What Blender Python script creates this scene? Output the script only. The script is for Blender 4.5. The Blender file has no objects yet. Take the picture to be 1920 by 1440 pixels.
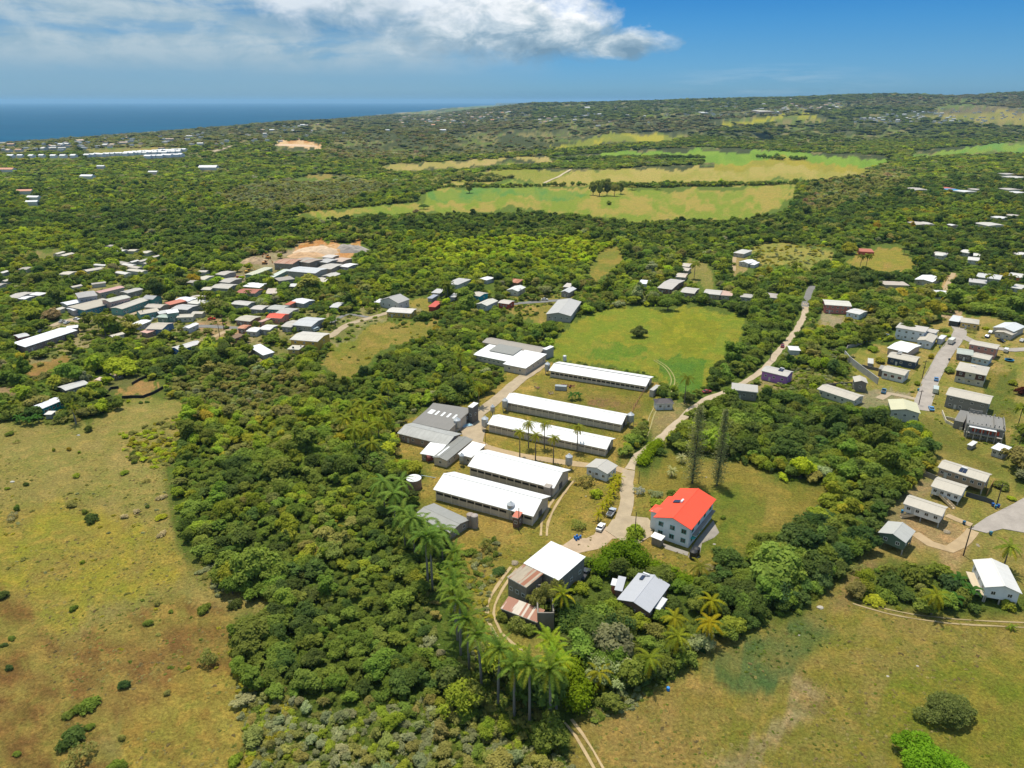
import bpy, math, random
import numpy as np
from mathutils import Vector, Matrix

# ------------------------------------------------------------------ camera, world, sun, exposure
SC = bpy.context.scene
CAMZ, F = 120.0, 1320.0
TH = math.atan((720 - 189) / F)
cs, sn = math.cos(TH), math.sin(TH)
cam_d = bpy.data.cameras.new('camera')
cam = bpy.data.objects.new('camera', cam_d); SC.collection.objects.link(cam)
cam_d.sensor_width = 36.0; cam_d.lens = F / 1920 * 36.0
cam_d.clip_start = 1.0; cam_d.clip_end = 200000.0
cam.location = (0, 0, CAMZ); cam.rotation_euler = (math.pi / 2 - TH, 0, 0)
SC.camera = cam

SUN_EL, SUN_AZ = math.radians(74), math.radians(-20)     # azimuth from +Y towards +X
W = bpy.data.worlds.new('World'); SC.world = W; W.use_nodes = True
def build_world():
    nt = W.node_tree; N = nt.nodes; L = nt.links; N.clear()
    def n(t, **k):
        o = N.new(t)
        for a, b in k.items(): setattr(o, a, b)
        return o
    def m(op, a, b=None, c=None, clamp=False):
        o = n('ShaderNodeMath', operation=op, use_clamp=clamp)
        for i, v in enumerate((a, b, c)):
            if v is None: continue
            if isinstance(v, (int, float)): o.inputs[i].default_value = v
            else: L.new(v, o.inputs[i])
        return o.outputs[0]
    def mix(f, a, b):
        o = n('ShaderNodeMix', data_type='RGBA')
        for s, v in ((o.inputs[0], f), (o.inputs[6], a), (o.inputs[7], b)):
            if isinstance(v, (int, float)): s.default_value = v
            elif isinstance(v, tuple): s.default_value = (*v, 1)
            else: L.new(v, s)
        return o.outputs[2]
    def ramp(f, pts, interp='LINEAR'):
        o = n('ShaderNodeValToRGB'); o.color_ramp.interpolation = interp
        e = o.color_ramp.elements
        while len(e) < len(pts): e.new(0.5)
        for q, (p, c) in zip(e, pts): q.position = p; q.color = (c, c, c, 1) if isinstance(c, (int, float)) else (*c, 1)
        L.new(f, o.inputs[0]); return o.outputs[0]
    sky = n('ShaderNodeTexSky', sky_type='NISHITA')
    sky.sun_disc = False; sky.sun_elevation = SUN_EL; sky.sun_rotation = SUN_AZ
    sky.air_density = 1.0; sky.dust_density = 0.4; sky.ozone_density = 2.0; sky.altitude = 120
    tc = n('ShaderNodeTexCoord'); sep = n('ShaderNodeSeparateXYZ'); L.new(tc.outputs['Generated'], sep.inputs[0])
    X, Y, Z = sep.outputs
    hyp = m('MAXIMUM', m('SQRT', m('ADD', m('MULTIPLY', X, X), m('MULTIPLY', Y, Y))), 0.001)
    el = m('DIVIDE', Z, hyp)                                 # tan of elevation
    az = m('ARCTAN2', X, Y)                                  # radians, 0 straight ahead
    # deep tropical blue in view, brightened overhead as added fill light, milky at the sea horizon
    grad = ramp(m('MULTIPLY', el, 2.0, clamp=True), [(0, (.115, .275, .53)), (.012, (.135, .30, .56)), (.03, (.155, .33, .60)), (.055, (.145, .32, .595)), (.126, (.115, .295, .53)), (.182, (.088, .28, .51)), (.252, (.055, .245, .475)), (.42, (.22, .37, .52)), (.6, (.85, .86, .82)), (1, (1.0, .96, .86))])
    # the haze bank is thicker over the sea (left) than over the land
    skyc = n('ShaderNodeMix', data_type='RGBA', blend_type='MULTIPLY'); skyc.inputs[0].default_value = 1
    skyk = n('ShaderNodeMix', data_type='RGBA', blend_type='MULTIPLY'); skyk.inputs[0].default_value = 1
    L.new(sky.outputs[0], skyk.inputs[6]); skyk.inputs[7].default_value = (0.15, 0.15, 0.15, 1)
    L.new(skyk.outputs[2], skyc.inputs[6]); L.new(grad, skyc.inputs[7])
    base = skyc.outputs[2]
    # ---- clouds: numeric coordinates on the dome
    def vec(a, b, c=0.0):
        o = n('ShaderNodeCombineXYZ')
        for i, v in enumerate((a, b, c)):
            if isinstance(v, (int, float)): o.inputs[i].default_value = v
            else: L.new(v, o.inputs[i])
        return o.outputs[0]
    def noise(v, sc, det=8, ro=.6, di=0.0):
        o = n('ShaderNodeTexNoise'); o.inputs['Scale'].default_value = sc; o.inputs['Detail'].default_value = det
        o.inputs['Roughness'].default_value = ro; o.inputs['Distortion'].default_value = di; L.new(v, o.inputs['Vector']); return o.outputs['Fac']
    def ell(a0, e0, ra, re):
        p = m('DIVIDE', m('SUBTRACT', az, a0), ra); q = m('DIVIDE', m('SUBTRACT', el, e0), re)
        return m('SUBTRACT', 1.0, m('SQRT', m('ADD', m('MULTIPLY', p, p), m('MULTIPLY', q, q))))
    pv = vec(az, m('MULTIPLY', el, 1.7))
    n1 = noise(pv, 16, 10, .62, .3)
    n2 = noise(pv, 5, 4, .5)
    # grey-white sheet on the left, streaky
    sv = vec(az, m('MULTIPLY', el, 5.5), 3.0)
    n3 = noise(sv, 6, 10, .6, .4)
    left = ramp(m('ADD', m('MULTIPLY', az, 1.0), .55, clamp=True), [(0, 1), (.28, .95), (.44, .7), (.62, 0)])
    eband = ramp(m('MULTIPLY', el, 5.0, clamp=True), [(0, 0), (.12, .10), (.24, .8), (.4, 1), (1, 1)])
    wisp = m('MULTIPLY', m('MULTIPLY', left, eband), ramp(n3, [(.30, 0), (.52, 1)]))
    base2 = mix(m('MULTIPLY', wisp, .85), base, (.33, .43, .49))
    lump = m('MULTIPLY', m('MULTIPLY', left, ramp(m('MULTIPLY', el, 10.0, clamp=True), [(.30, 0), (.62, 1)])), ramp(m('ADD', m('MULTIPLY', n1, .7), m('MULTIPLY', n3, .5)), [(.53, 0), (.70, 1)]))
    base2 = mix(m('MULTIPLY', lump, .8), base2, (.56, .62, .65))
    veil = m('MULTIPLY', left, ramp(m('MULTIPLY', el, 8.0, clamp=True), [(0, .75), (.35, .65), (1, .4)]))
    base2 = mix(m('MULTIPLY', veil, .80), base2, (.215, .335, .42))
    # dark-based cloud deck just left of the cumulus
    dk = ramp(m('ADD', ell(-.22, .098, .15, .030), m('MULTIPLY', m('SUBTRACT', n1, .5), .9)), [(0, 0), (.6, 1)])
    base2 = mix(m('MULTIPLY', dk, .70), base2, (.095, .235, .39))
    # cumulus
    cm = m('MAXIMUM', m('MAXIMUM', ell(-.03, .092, .18, .054), ell(.055, .078, .115, .042)), m('MAXIMUM', ell(-.19, .122, .17, .048), ell(.135, .066, .085, .020)))
    n4 = noise(pv, 46, 8, .6, .2)
    cm = m('ADD', m('ADD', cm, m('MULTIPLY', m('SUBTRACT', n1, .5), 1.3)), m('MULTIPLY', m('SUBTRACT', n4, .5), .45))
    cu = ramp(cm, [(.04, 0), (.22, .45), (.50, 1)])
    # base of the cumulus is flat: fade below
    shv = ramp(m('ADD', m('MULTIPLY', m('SUBTRACT', el, .040), 11.0), m('MULTIPLY', m('SUBTRACT', noise(vec(m('ADD', az, .013), m('MULTIPLY', m('SUBTRACT', el, .006), 1.9)), 17, 9, .6, .3), .5), 2.3), clamp=True),
               [(0, (.15, .25, .34)), (.30, (.27, .37, .45)), (.55, (.50, .57, .61)), (.8, (.76, .78, .79)), (1, (.88, .89, .89))])
    fl = ramp(m('MULTIPLY', m('SUBTRACT', m('ADD', el, m('MULTIPLY', m('SUBTRACT', n1, .5), .03)), .034), 40.0, clamp=True), [(0, 0), (.8, 1)])
    base3 = mix(m('MULTIPLY', m('MULTIPLY', cu, fl), m('ADD', .55, m('MULTIPLY', ramp(m('ADD', az, .6), [(.45, 0), (.62, 1)]), .38))), base2, shv)
    # faint high streaks on the right
    st = m('MULTIPLY', ramp(ell(.33, .022, .16, .022), [(0, 0), (.6, 1)]), ramp(noise(vec(az, m('MULTIPLY', el, 9), 7.0), 9, 6, .6), [(.45, 0), (.7, 1)]))
    base4 = mix(m('MULTIPLY', st, .30), base3, (.50, .58, .62))
    bg = n('ShaderNodeBackground'); L.new(base4, bg.inputs[0]); bg.inputs[1].default_value = 1.0
    out = n('ShaderNodeOutputWorld'); L.new(bg.outputs[0], out.inputs[0])
build_world()
sun_d = bpy.data.lights.new('sun', 'SUN'); sun_d.energy = 4.0; sun_d.angle = math.radians(.5); sun_d.color = (1, .93, .80)
sun = bpy.data.objects.new('sun', sun_d); SC.collection.objects.link(sun)
sv = Vector((math.sin(SUN_AZ) * math.cos(SUN_EL), math.cos(SUN_AZ) * math.cos(SUN_EL), math.sin(SUN_EL)))
sun.rotation_euler = sv.to_track_quat('Z', 'Y').to_euler()
vs = SC.view_settings
vs.view_transform = 'Standard'; vs.look = 'None'; vs.exposure = 0.35; vs.gamma = 1.0; vs.use_curve_mapping = False
SC.cycles.max_bounces = 5; SC.cycles.diffuse_bounces = 2; SC.cycles.glossy_bounces = 2
SC.cycles.transmission_bounces = 3; SC.cycles.transparent_max_bounces = 4; SC.cycles.volume_bounces = 0
SC.cycles.use_denoising = True
EXPO = 1.5            # scene-lit radiance of a white diffuse ground facing up (used to turn seen colours into base colours)

R = random.Random(7)
C = SC.collection

# ------------------------------------------------------------------ ground shape and pixel -> place
def lerp_tab(x, xs, ys): return np.interp(x, xs, ys)
def smooth(t): t = np.clip(t, 0, 1); return t * t * (3 - 2 * t)
def tdep(v): return (F * sn - (720 - v) * cs) / (F * cs + (720 - v) * sn)
COAST_U = np.array([-900, -300, 0, 130, 330, 480, 600, 700, 800, 860, 930])
COAST_V = np.array([300, 284, 266, 258, 243.5, 233, 225, 216, 207, 201, 197.5])
COAST_S = (COAST_U - 960) / 1410.0
COAST_Y = 180.0 / tdep(COAST_V)
SEA = -60.0
RIDGE_U = np.array([820, 900, 1000, 1200, 1330, 1450, 1600, 1750, 1850, 1920, 2400])
RIDGE_H = np.array([0, 40, 84, 116, 134, 146, 146, 144, 152, 166, 185])
def vnoise(x, y, seed=0):
    xi = np.floor(x).astype(np.int64); yi = np.floor(y).astype(np.int64)
    xf = x - xi; yf = y - yi
    def h(a, b):
        k = (a * 374761393 + b * 668265263 + seed * 974711) & 0xffffffff
        k = ((k ^ (k >> 13)) * 1274126177) & 0xffffffff
        k = k ^ (k >> 16)
        return (k & 0xffff) / 65535.0
    u = xf * xf * (3 - 2 * xf); w = yf * yf * (3 - 2 * yf)
    return (h(xi, yi) * (1 - u) + h(xi + 1, yi) * u) * (1 - w) + (h(xi, yi + 1) * (1 - u) + h(xi + 1, yi + 1) * u) * w
def fbm(x, y, oct=4, seed=0):
    s = 0; a = .5; t = 0
    for i in range(oct):
        s = s + a * vnoise(x * 2 ** i, y * 2 ** i, seed + i * 17); t += a; a *= .55
    return s / t
def H(x, y):
    x = np.asarray(x, float); y = np.asarray(y, float)
    Y = np.maximum(y, 20.0); s = x / np.maximum(Y, 60)
    # gentle rolling
    h = (fbm(x / 260.0, y / 260.0, 3, 5) - .5) * 9.0 * smooth((Y - 100) / 300) + (fbm(x / 900.0, y / 900.0, 2, 9) - .5) * 46 * smooth((Y - 700) / 1500)
    yc = np.where(s > COAST_S[-1], 1e6, np.interp(s, COAST_S, COAST_Y))
    h = h * smooth((yc - Y) / (0.35 * yc))
    h = h - 60.0 * (1 - smooth((yc - Y) / (0.5 * yc))) - 14 * smooth((Y - yc) / 300) 
    u = s * 1410 + 960
    h = h + np.interp(u, RIDGE_U, RIDGE_H) * smooth((Y - 2300) / 3300) * (1 - .8 * smooth((Y - 6500) / 6000))
    return h
def H1(x, y): return float(H(x, y))
def ray(u, v):
    dx, a, b = (u - 960), F, (720 - v)
    return Vector((dx, a * cs + b * sn, -a * sn + b * cs)).normalized()
def on_z(u, v, z):
    d = ray(u, v); t = (z - CAMZ) / d.z
    return Vector((d.x * t, d.y * t, z))
_TT = np.geomspace(400, 9000, 420)
def at(u, v, h=0.0):
    """the place on the ground (raised by h) seen at pixel u, v of the 1920 x 1440 photograph"""
    d = ray(u, v)
    if v < 345:
        t = _TT / d.y; zz = CAMZ + d.z * t; g = H(d.x * t, d.y * t) + h; k = np.argmax(zz < g)
        if k == 0: k = 300
        a, b = zz[k - 1] - g[k - 1], zz[k] - g[k]; f = min(1, max(0, a / (a - b) if a != b else 1)); tt = t[k - 1] + (t[k] - t[k - 1]) * f
        return Vector((d.x * tt, d.y * tt, H1(d.x * tt, d.y * tt) + h))
    z = h
    p = on_z(u, v, min(z, CAMZ - 4) if d.z < 0 else z)
    for _ in range(14):
        z2 = H1(p.x, p.y) + h
        z = z + (z2 - z) * .7
        p = on_z(u, v, z)
    return p
def proj(x, y, z):
    zz = z - CAMZ
    f = y * cs - zz * sn; up = y * sn + zz * cs
    f = np.where(f < 1, 1, f)
    return 960 + F * x / f, 720 - F * up / f

# ------------------------------------------------------------------ rasters over (and round) the picture area
RU0, RU1, RV0, RV1, RS = -600, 2560, 150, 2000, 2
RW, RH = (RU1 - RU0) // RS, (RV1 - RV0) // RS
gu, gv = np.meshgrid(np.arange(RW) * RS + RU0 + RS / 2, np.arange(RH) * RS + RV0 + RS / 2)
def poly_mask(pts):
    p = np.array(pts, float); m = np.zeros((RH, RW), bool)
    i0 = max(0, int((p[:, 0].min() - RU0) / RS)); i1 = min(RW, int((p[:, 0].max() - RU0) / RS) + 2)
    j0 = max(0, int((p[:, 1].min() - RV0) / RS)); j1 = min(RH, int((p[:, 1].max() - RV0) / RS) + 2)
    if i1 <= i0 or j1 <= j0: return m
    X = gu[j0:j1, i0:i1]; Y = gv[j0:j1, i0:i1]; ins = np.zeros(X.shape, bool)
    n = len(p)
    for k in range(n):
        x1, y1 = p[k]; x2, y2 = p[(k + 1) % n]
        if y1 == y2: continue
        c = ((y1 > Y) != (y2 > Y)) & (X < (x2 - x1) * (Y - y1) / (y2 - y1) + x1)
        ins ^= c
    m[j0:j1, i0:i1] = ins; return m
def sample(ras, u, v, fill=0):
    i = ((np.asarray(u) - RU0) / RS).astype(int); j = ((np.asarray(v) - RV0) / RS).astype(int)
    ok = (i >= 0) & (i < RW) & (j >= 0) & (j < RH)
    i = np.clip(i, 0, RW - 1); j = np.clip(j, 0, RH - 1)
    r = ras[j, i]
    if ras.ndim == 3: return np.where(ok[..., None], r, fill)
    return (r & ok) if ras.dtype == bool else np.where(ok, r, fill)
def lin(c):
    c = np.array(c, float) / 255.0
    return np.where(c <= .04045, c / 12.92, ((c + .055) / 1.055) ** 2.4)
def seen(c, k=None): return tuple(lin(c) / (k or EXPO))

# open ground: (seen colour, second seen colour mixed by noise, polygon)
KH = (176, 158, 92); OL = (139, 130, 58); GR = (112, 134, 48); BR = (160, 130, 72); YG = (178, 166, 62)
OPEN = [
 # left pasture
 (KH, (160, 150, 78), [(-600, 830), (0, 790), (60, 798), (150, 790), (215, 772), (250, 748), (310, 742), (345, 756), (338, 800), (328, 880), (332, 950), (350, 1020), (392, 1075), (430, 1112), (510, 1138), (490, 1160), (432, 1165), (436, 1260), (446, 1320), (470, 1440), (480, 2000), (-600, 2000)]),
 (YG, (172, 152, 78), [(-600, 1000), (0, 960), (120, 940), (260, 980), (330, 1010), (380, 1075), (300, 1110), (190, 1130), (120, 1210), (50, 1200), (0, 1120), (-600, 1100)]),
 ((146, 108, 62), (176, 156, 80), [(-600, 1110), (0, 1090), (60, 1130), (130, 1210), (230, 1150), (330, 1120), (420, 1140), (440, 1250), (330, 1290), (260, 1330), (180, 1400), (220, 1440), (200, 2000), (-600, 2000)]),
 ((186, 168, 80), (170, 142, 70), [(250, 1330), (330, 1275), (400, 1245), (440, 1262), (455, 1340), (475, 1440), (480, 2000), (150, 2000), (225, 1440)]),
 # right foreground field
 ((176, 154, 84), (150, 144, 58), [(1075, 1348), (1120, 1345), (1185, 1296), (1250, 1278), (1300, 1240), (1350, 1205), (1425, 1165), (1500, 1150), (1560, 1090), (1585, 1075), (1600, 1120), (1650, 1138), (1760, 1155), (1920, 1146), (2560, 1130), (2560, 2000), (1000, 2000), (1060, 1430)]),
 ((98, 124, 70), (150, 140, 76), [(1330, 1250), (1400, 1190), (1500, 1150), (1545, 1140), (1560, 1180), (1500, 1240), (1440, 1290), (1370, 1300)]),
 ((190, 160, 92), (160, 144, 70), [(1110, 1360), (1200, 1300), (1300, 1260), (1370, 1300), (1360, 1380), (1300, 1440), (1120, 1440)]),
 ((140, 146, 50), (164, 150, 66), [(1660, 1290), (1800, 1240), (1920, 1220), (2300, 1300), (2300, 1600), (1700, 1500)]),
 ((200, 176, 132), (160, 140, 80), [(1480, 1260), (1530, 1270), (1540, 1320), (1500, 1350), (1440, 1390), (1400, 1440), (1330, 1440), (1420, 1370), (1470, 1330)]),
 # track bowl west of the ruin
 ((178, 160, 82), (150, 150, 64), [(905, 1090), (960, 1075), (958, 1120), (935, 1150), (950, 1200), (1010, 1190), (1055, 1170), (1060, 1215), (1040, 1260), (1000, 1245), (950, 1225), (905, 1200), (880, 1140), (890, 1110)]),
 # farm yard
 ((188, 160, 86), (158, 144, 62), [(1026, 672), (1240, 712), (1236, 745), (1214, 775), (1192, 802), (1168, 838), (1160, 866), (1200, 890), (1185, 960), (1225, 1005), (1235, 1030), (1290, 1040), (1350, 1060), (1300, 1090), (1240, 1065), (1200, 1040), (1195, 1032), (1130, 1035), (1105, 1060), (1095, 1090), (1050, 1100), (960, 1085), (925, 1110), (885, 1100), (860, 1040), (850, 1010), (780, 1000), (790, 950), (770, 920), (790, 880), (740, 840), (750, 800), (800, 760), (880, 755), (940, 720), (975, 690), (1010, 668)]),
 ((116, 124, 46), (150, 138, 58), [(975, 770), (1160, 806), (1150, 822), (960, 785)]),
 ((126, 128, 48), (156, 140, 66), [(1030, 700), (1080, 700), (1230, 735), (1190, 790), (980, 742)]),
 ((152, 116, 84), (150, 132, 66), [(1100, 735), (1190, 755), (1185, 772), (1110, 760)]),
 # pasture behind the farm
 ((138, 150, 50), (152, 150, 52), [(1032, 640), (1068, 600), (1115, 585), (1180, 572), (1250, 575), (1295, 568), (1360, 578), (1412, 600), (1400, 630), (1385, 655), (1340, 690), (1330, 715), (1285, 740), (1240, 712), (1226, 700), (1030, 668)]),
 ((160, 158, 48), (140, 144, 44), [(1230, 590), (1300, 580), (1360, 600), (1340, 640), (1290, 665), (1240, 640)]),
 ((152, 150, 58), (116, 142, 46), [(1120, 640), (1200, 645), (1215, 665), (1150, 680), (1080, 662)]),
 ((100, 136, 50), (112, 140, 46), [(1225, 665), (1330, 665), (1320, 720), (1285, 738), (1240, 705)]),
 # red house lawn
 ((146, 136, 58), (168, 150, 74), [(1205, 890), (1250, 845), (1275, 850), (1360, 860), (1430, 880), (1470, 900), (1530, 905), (1552, 915), (1530, 960), (1495, 990), (1440, 1000), (1400, 1045), (1370, 1070), (1330, 1075), (1290, 1045), (1230, 1025), (1200, 980), (1190, 930)]),
 ((118, 132, 48), (150, 144, 62), [(1330, 925), (1400, 915), (1440, 945), (1410, 1000), (1380, 1040), (1300, 1050), (1300, 1020), (1340, 990)]),
 # middle distance fields
 ((134, 148, 54), (168, 152, 76), [(522, 404), (600, 395), (690, 388), (782, 378), (790, 362), (830, 352), (940, 352), (1062, 347), (1200, 352), (1330, 350), (1495, 346), (1492, 372), (1470, 398), (1400, 410), (1290, 410), (1180, 416), (1110, 405), (1000, 396), (900, 398), (700, 402), (600, 410)]),
 ((106, 142, 66), (132, 148, 60), [(790, 362), (900, 352), (1060, 352), (1100, 360), (1050, 372), (900, 378), (800, 380)]),
 ((174, 158, 86), (160, 152, 72), [(790, 348), (830, 336), (900, 322), (960, 318), (1070, 316), (1150, 318), (1210, 312), (1300, 310), (1340, 306), (1500, 312), (1600, 316), (1640, 320), (1560, 332), (1500, 340), (1300, 340), (1060, 344), (900, 344)]),
 ((140, 142, 56), (150, 146, 66), [(830, 336), (900, 322), (1040, 316), (1068, 318), (1020, 342), (900, 342)]),
 ((178, 158, 98), (164, 152, 84), [(706, 312), (760, 306), (860, 302), (950, 296), (1022, 292), (1040, 300), (1000, 304), (800, 318), (712, 320)]),
 ((130, 156, 54), (118, 148, 50), [(1022, 294), (1110, 290), (1180, 282), (1310, 276), (1420, 280), (1500, 286), (1600, 288), (1662, 292), (1668, 300), (1630, 312), (1500, 308), (1330, 308), (1318, 298), (1220, 290), (1060, 300)]),
 ((164, 150, 56), (150, 142, 56), [(1320, 300), (1500, 300), (1640, 306), (1600, 316), (1400, 312), (1320, 312)]),
 ((112, 146, 62), (130, 150, 56), [(1708, 288), (1760, 278), (1860, 270), (1920, 266), (2400, 262), (2400, 280), (1920, 284), (1800, 286), (1712, 292)]),
 ((166, 156, 50), (130, 134, 50), [(1000, 272), (1120, 252), (1300, 246), (1260, 262), (1130, 268), (1060, 276)]),
 ((166, 158, 40), (150, 146, 44), [(1330, 226), (1420, 218), (1540, 216), (1560, 222), (1420, 228), (1360, 232)]),
 ((108, 110, 74), (98, 98, 70), [(850, 252), (960, 244), (1070, 244), (1080, 262), (1000, 276), (900, 284), (850, 276)]),
 ((140, 134, 66), (160, 140, 76), [(140, 284), (200, 278), (340, 276), (345, 283), (230, 288)]),
 ((150, 134, 70), (160, 140, 76), [(540, 336), (600, 326), (630, 325), (625, 334), (560, 338)]),
 ((186, 142, 84), (200, 160, 110), [(255, 434), (300, 424), (312, 427), (265, 438)]),
 ((214, 178, 136), (190, 140, 86), [(508, 270), (560, 264), (600, 266), (610, 276), (570, 282), (520, 280)]),
 ((92, 88, 72), (84, 80, 66), [(600, 268), (740, 250), (790, 268), (740, 284), (640, 284)]),
 ((150, 138, 74), (130, 128, 66), [(1690, 216), (1800, 206), (1920, 204), (2300, 200), (2300, 226), (1920, 232), (1850, 230), (1800, 222)]),
 ((110, 100, 72), (120, 108, 76), [(1740, 202), (1800, 197), (1920, 202), (1920, 208), (1780, 208)]),
 # pockets in the wooded slopes
 ((160, 142, 66), (132, 134, 56), [(1105, 500), (1130, 470), (1160, 460), (1168, 480), (1150, 510), (1130, 530), (1100, 520)]),
 ((150, 150, 74), (166, 154, 78), [(1412, 462), (1440, 455), (1500, 458), (1560, 462), (1570, 480), (1540, 500), (1480, 500), (1440, 505), (1420, 490)]),
 ((156, 146, 62), (168, 144, 74), [(1575, 480), (1600, 468), (1650, 458), (1690, 458), (1720, 490), (1700, 510), (1650, 505), (1600, 500)]),
 ((146, 138, 60), (166, 146, 74), [(596, 690), (620, 650), (660, 615), (700, 603), (760, 602), (830, 600), (800, 628), (760, 640), (720, 662), (690, 690), (640, 712)]),
 ((136, 140, 56), (150, 140, 60), [(620, 640), (650, 615), (700, 602), (720, 602), (660, 650), (625, 680)]),
 ((164, 148, 70), (150, 142, 66), [(760, 560), (805, 552), (820, 560), (790, 590), (760, 585)]),
 ((176, 150, 84), (150, 140, 66), [(940, 590), (1000, 572), (1060, 568), (1040, 590), (1020, 610), (960, 600)]),
 ((146, 140, 62), (160, 148, 74), [(890, 560), (1080, 545), (1100, 552), (1060, 570), (960, 570)]),
 ((176, 138, 84), (156, 132, 66), [(40, 700), (60, 670), (110, 645), (140, 650), (130, 680), (90, 700), (50, 712)]),
 ((184, 146, 92), (190, 150, 90), [(220, 745), (240, 725), (280, 712), (310, 712), (312, 730), (290, 745)]),
 ((130, 128, 72), (110, 116, 60), [(160, 748), (220, 712), (270, 700), (280, 708), (230, 735), (200, 748)]),
 ((180, 150, 112), (150, 130, 90), [(0, 725), (40, 728), (36, 745), (0, 740), (-300, 750), (-300, 720)]),
 # left village ground
 ((170, 156, 110), (136, 136, 74), [(25, 660), (120, 590), (110, 560), (160, 545), (230, 530), (300, 550), (380, 560), (400, 590), (470, 590), (540, 560), (600, 590), (640, 590), (740, 560), (780, 580), (620, 650), (540, 690), (480, 690), (400, 640), (340, 670), (300, 640), (180, 650), (60, 680)]),
 ((196, 160, 118), (160, 140, 96), [(340, 620), (420, 600), (470, 612), (440, 640), (380, 642)]),
 ((176, 158, 128), (150, 138, 96), [(420, 500), (470, 480), (540, 470), (560, 455), (660, 480), (665, 510), (600, 525), (500, 520), (460, 540), (420, 530)]),
 ((216, 168, 118), (196, 138, 80), [(545, 480), (570, 458), (600, 450), (650, 456), (680, 450), (684, 462), (655, 485), (600, 482)]),
 ((196, 186, 168), (180, 160, 130), [(580, 482), (600, 462), (625, 458), (618, 480)]),
 ((158, 140, 90), (130, 130, 66), [(60, 470), (110, 465), (130, 478), (70, 488)]),
 # right estate
 ((152, 148, 68), (178, 156, 90), [(1580, 660), (1640, 640), (1690, 640), (1770, 590), (1850, 590), (1920, 610), (2400, 620), (2400, 800), (1920, 800), (1900, 845), (1920, 920), (2400, 940), (2400, 1120), (1920, 1110), (1830, 1080), (1780, 1060), (1650, 1050), (1600, 1060), (1640, 985), (1680, 930), (1745, 880), (1760, 850), (1740, 810), (1700, 775), (1660, 750), (1600, 740), (1540, 730), (1545, 712), (1600, 700)]),
 ((122, 128, 56), (138, 132, 60), [(1725, 780), (1800, 800), (1860, 850), (1900, 870), (1880, 890), (1820, 860), (1760, 840)]),
 ((114, 124, 52), (140, 132, 58), [(1850, 700), (1920, 690), (1920, 780), (1890, 800), (1860, 760)]),
 ((206, 170, 120), (190, 160, 112), [(1690, 970), (1760, 940), (1830, 985), (1835, 1010), (1805, 1080), (1780, 1060), (1770, 1030), (1720, 1020), (1690, 1000)]),
 ((178, 156, 118), (160, 146, 100), [(1640, 1000), (1680, 940), (1750, 885), (1765, 900), (1710, 950), (1680, 1010), (1650, 1030)]),
 ((158, 136, 84), (176, 150, 96), [(1555, 1140), (1580, 1080), (1620, 1040), (1660, 1050), (1600, 1090), (1590, 1140)]),
 ((176, 160, 128), (160, 150, 110), [(1610, 735), (1650, 720), (1700, 735), (1700, 760), (1650, 762), (1615, 760)]),
 ((196, 168, 130), (150, 140, 90), [(1760, 590), (1790, 582), (1812, 586), (1800, 600), (1772, 604)]),
 ((206, 170, 124), (196, 160, 110), [(1765, 545), (1775, 515), (1788, 514), (1784, 545)]),
 ((176, 160, 128), (150, 140, 80), [(1525, 600), (1545, 575), (1600, 590), (1590, 605), (1540, 612)]),
 ((140, 138, 66), (152, 142, 80), [(1330, 560), (1270, 500), (1290, 480), (1310, 490), (1340, 500), (1345, 540)]),
 ((170, 150, 96), (150, 140, 80), [(1370, 510), (1380, 470), (1410, 470), (1415, 505), (1380, 515)]),
 ((170, 150, 100), (150, 144, 84), [(1210, 760), (1290, 745), (1290, 772), (1235, 830), (1215, 830)]),
 ((166, 152, 100), (136, 136, 76), [(1370, 740), (1500, 690), (1560, 700), (1500, 712), (1430, 742)]),
]
UNDER = np.array(lin((104, 120, 48)) / EXPO)          # litter and low growth under the trees
ground_rgb = np.zeros((RH, RW, 3)) + UNDER
openm = np.zeros((RH, RW), bool)
nz_a = fbm(gu / 26.0, gv / 12.0, 4, 31); 
for c1, c2, pts in OPEN:
    m = poly_mask(pts); openm |= m
    t = smooth((nz_a[m] - .38) / .24)[:, None]
    ground_rgb[m] = (lin(c1) * t + lin(c2) * (1 - t)) / EXPO
del nz_a
SOFT = poly_mask([(25, 660), (120, 590), (110, 560), (160, 545), (230, 530), (300, 550), (380, 560), (400, 590), (470, 590), (540, 560), (600, 590), (640, 590), (740, 560), (780, 580), (620, 650), (540, 690), (480, 690), (400, 640), (340, 670), (300, 640), (180, 650), (60, 680)])
SOFT |= poly_mask([(420, 500), (470, 480), (540, 470), (560, 490), (660, 490), (665, 510), (600, 525), (500, 520), (460, 540), (420, 530)]) | poly_mask([(890, 545), (1080, 530), (1100, 552), (1060, 570), (960, 570)])
SOFT |= poly_mask([(600, 268), (740, 250), (790, 268), (740, 284), (640, 284)]) | poly_mask([(850, 252), (960, 244), (1070, 244), (1080, 262), (1000, 276), (900, 284), (850, 276)])
openm &= ~SOFT
def blur(a, r):
    for ax in (0, 1):
        c = np.cumsum(np.concatenate([np.repeat(np.take(a, [0], ax), r + 1, ax), a, np.repeat(np.take(a, [-1], ax), r, ax)], ax), ax); n = a.shape[ax]
        a = (np.take(c, np.arange(2 * r + 1, 2 * r + 1 + n), ax) - np.take(c, np.arange(0, n), ax)) / (2 * r + 1)
    return a
# the far country (beyond the woods near the farm) is a patchwork of scrub, hedged fields and settlement
far = (gv < 330) & ~openm
tfar = fbm(gu / 60.0, gv / 5.0, 3, 77)
cols_far = np.array([lin((74, 80, 46)), lin((96, 98, 58)), lin((132, 122, 76)), lin((104, 116, 52))]) / EXPO
k = np.digitize(tfar, [.47, .56, .64])
ground_rgb[far] = cols_far[k[far]]
b_ = blur(blur(ground_rgb, 4), 4); w_ = np.clip((gv - 680) / 200, 0, 1)[..., None]; ground_rgb = ground_rgb * (1 - w_) + b_ * w_; del b_, w_

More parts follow.
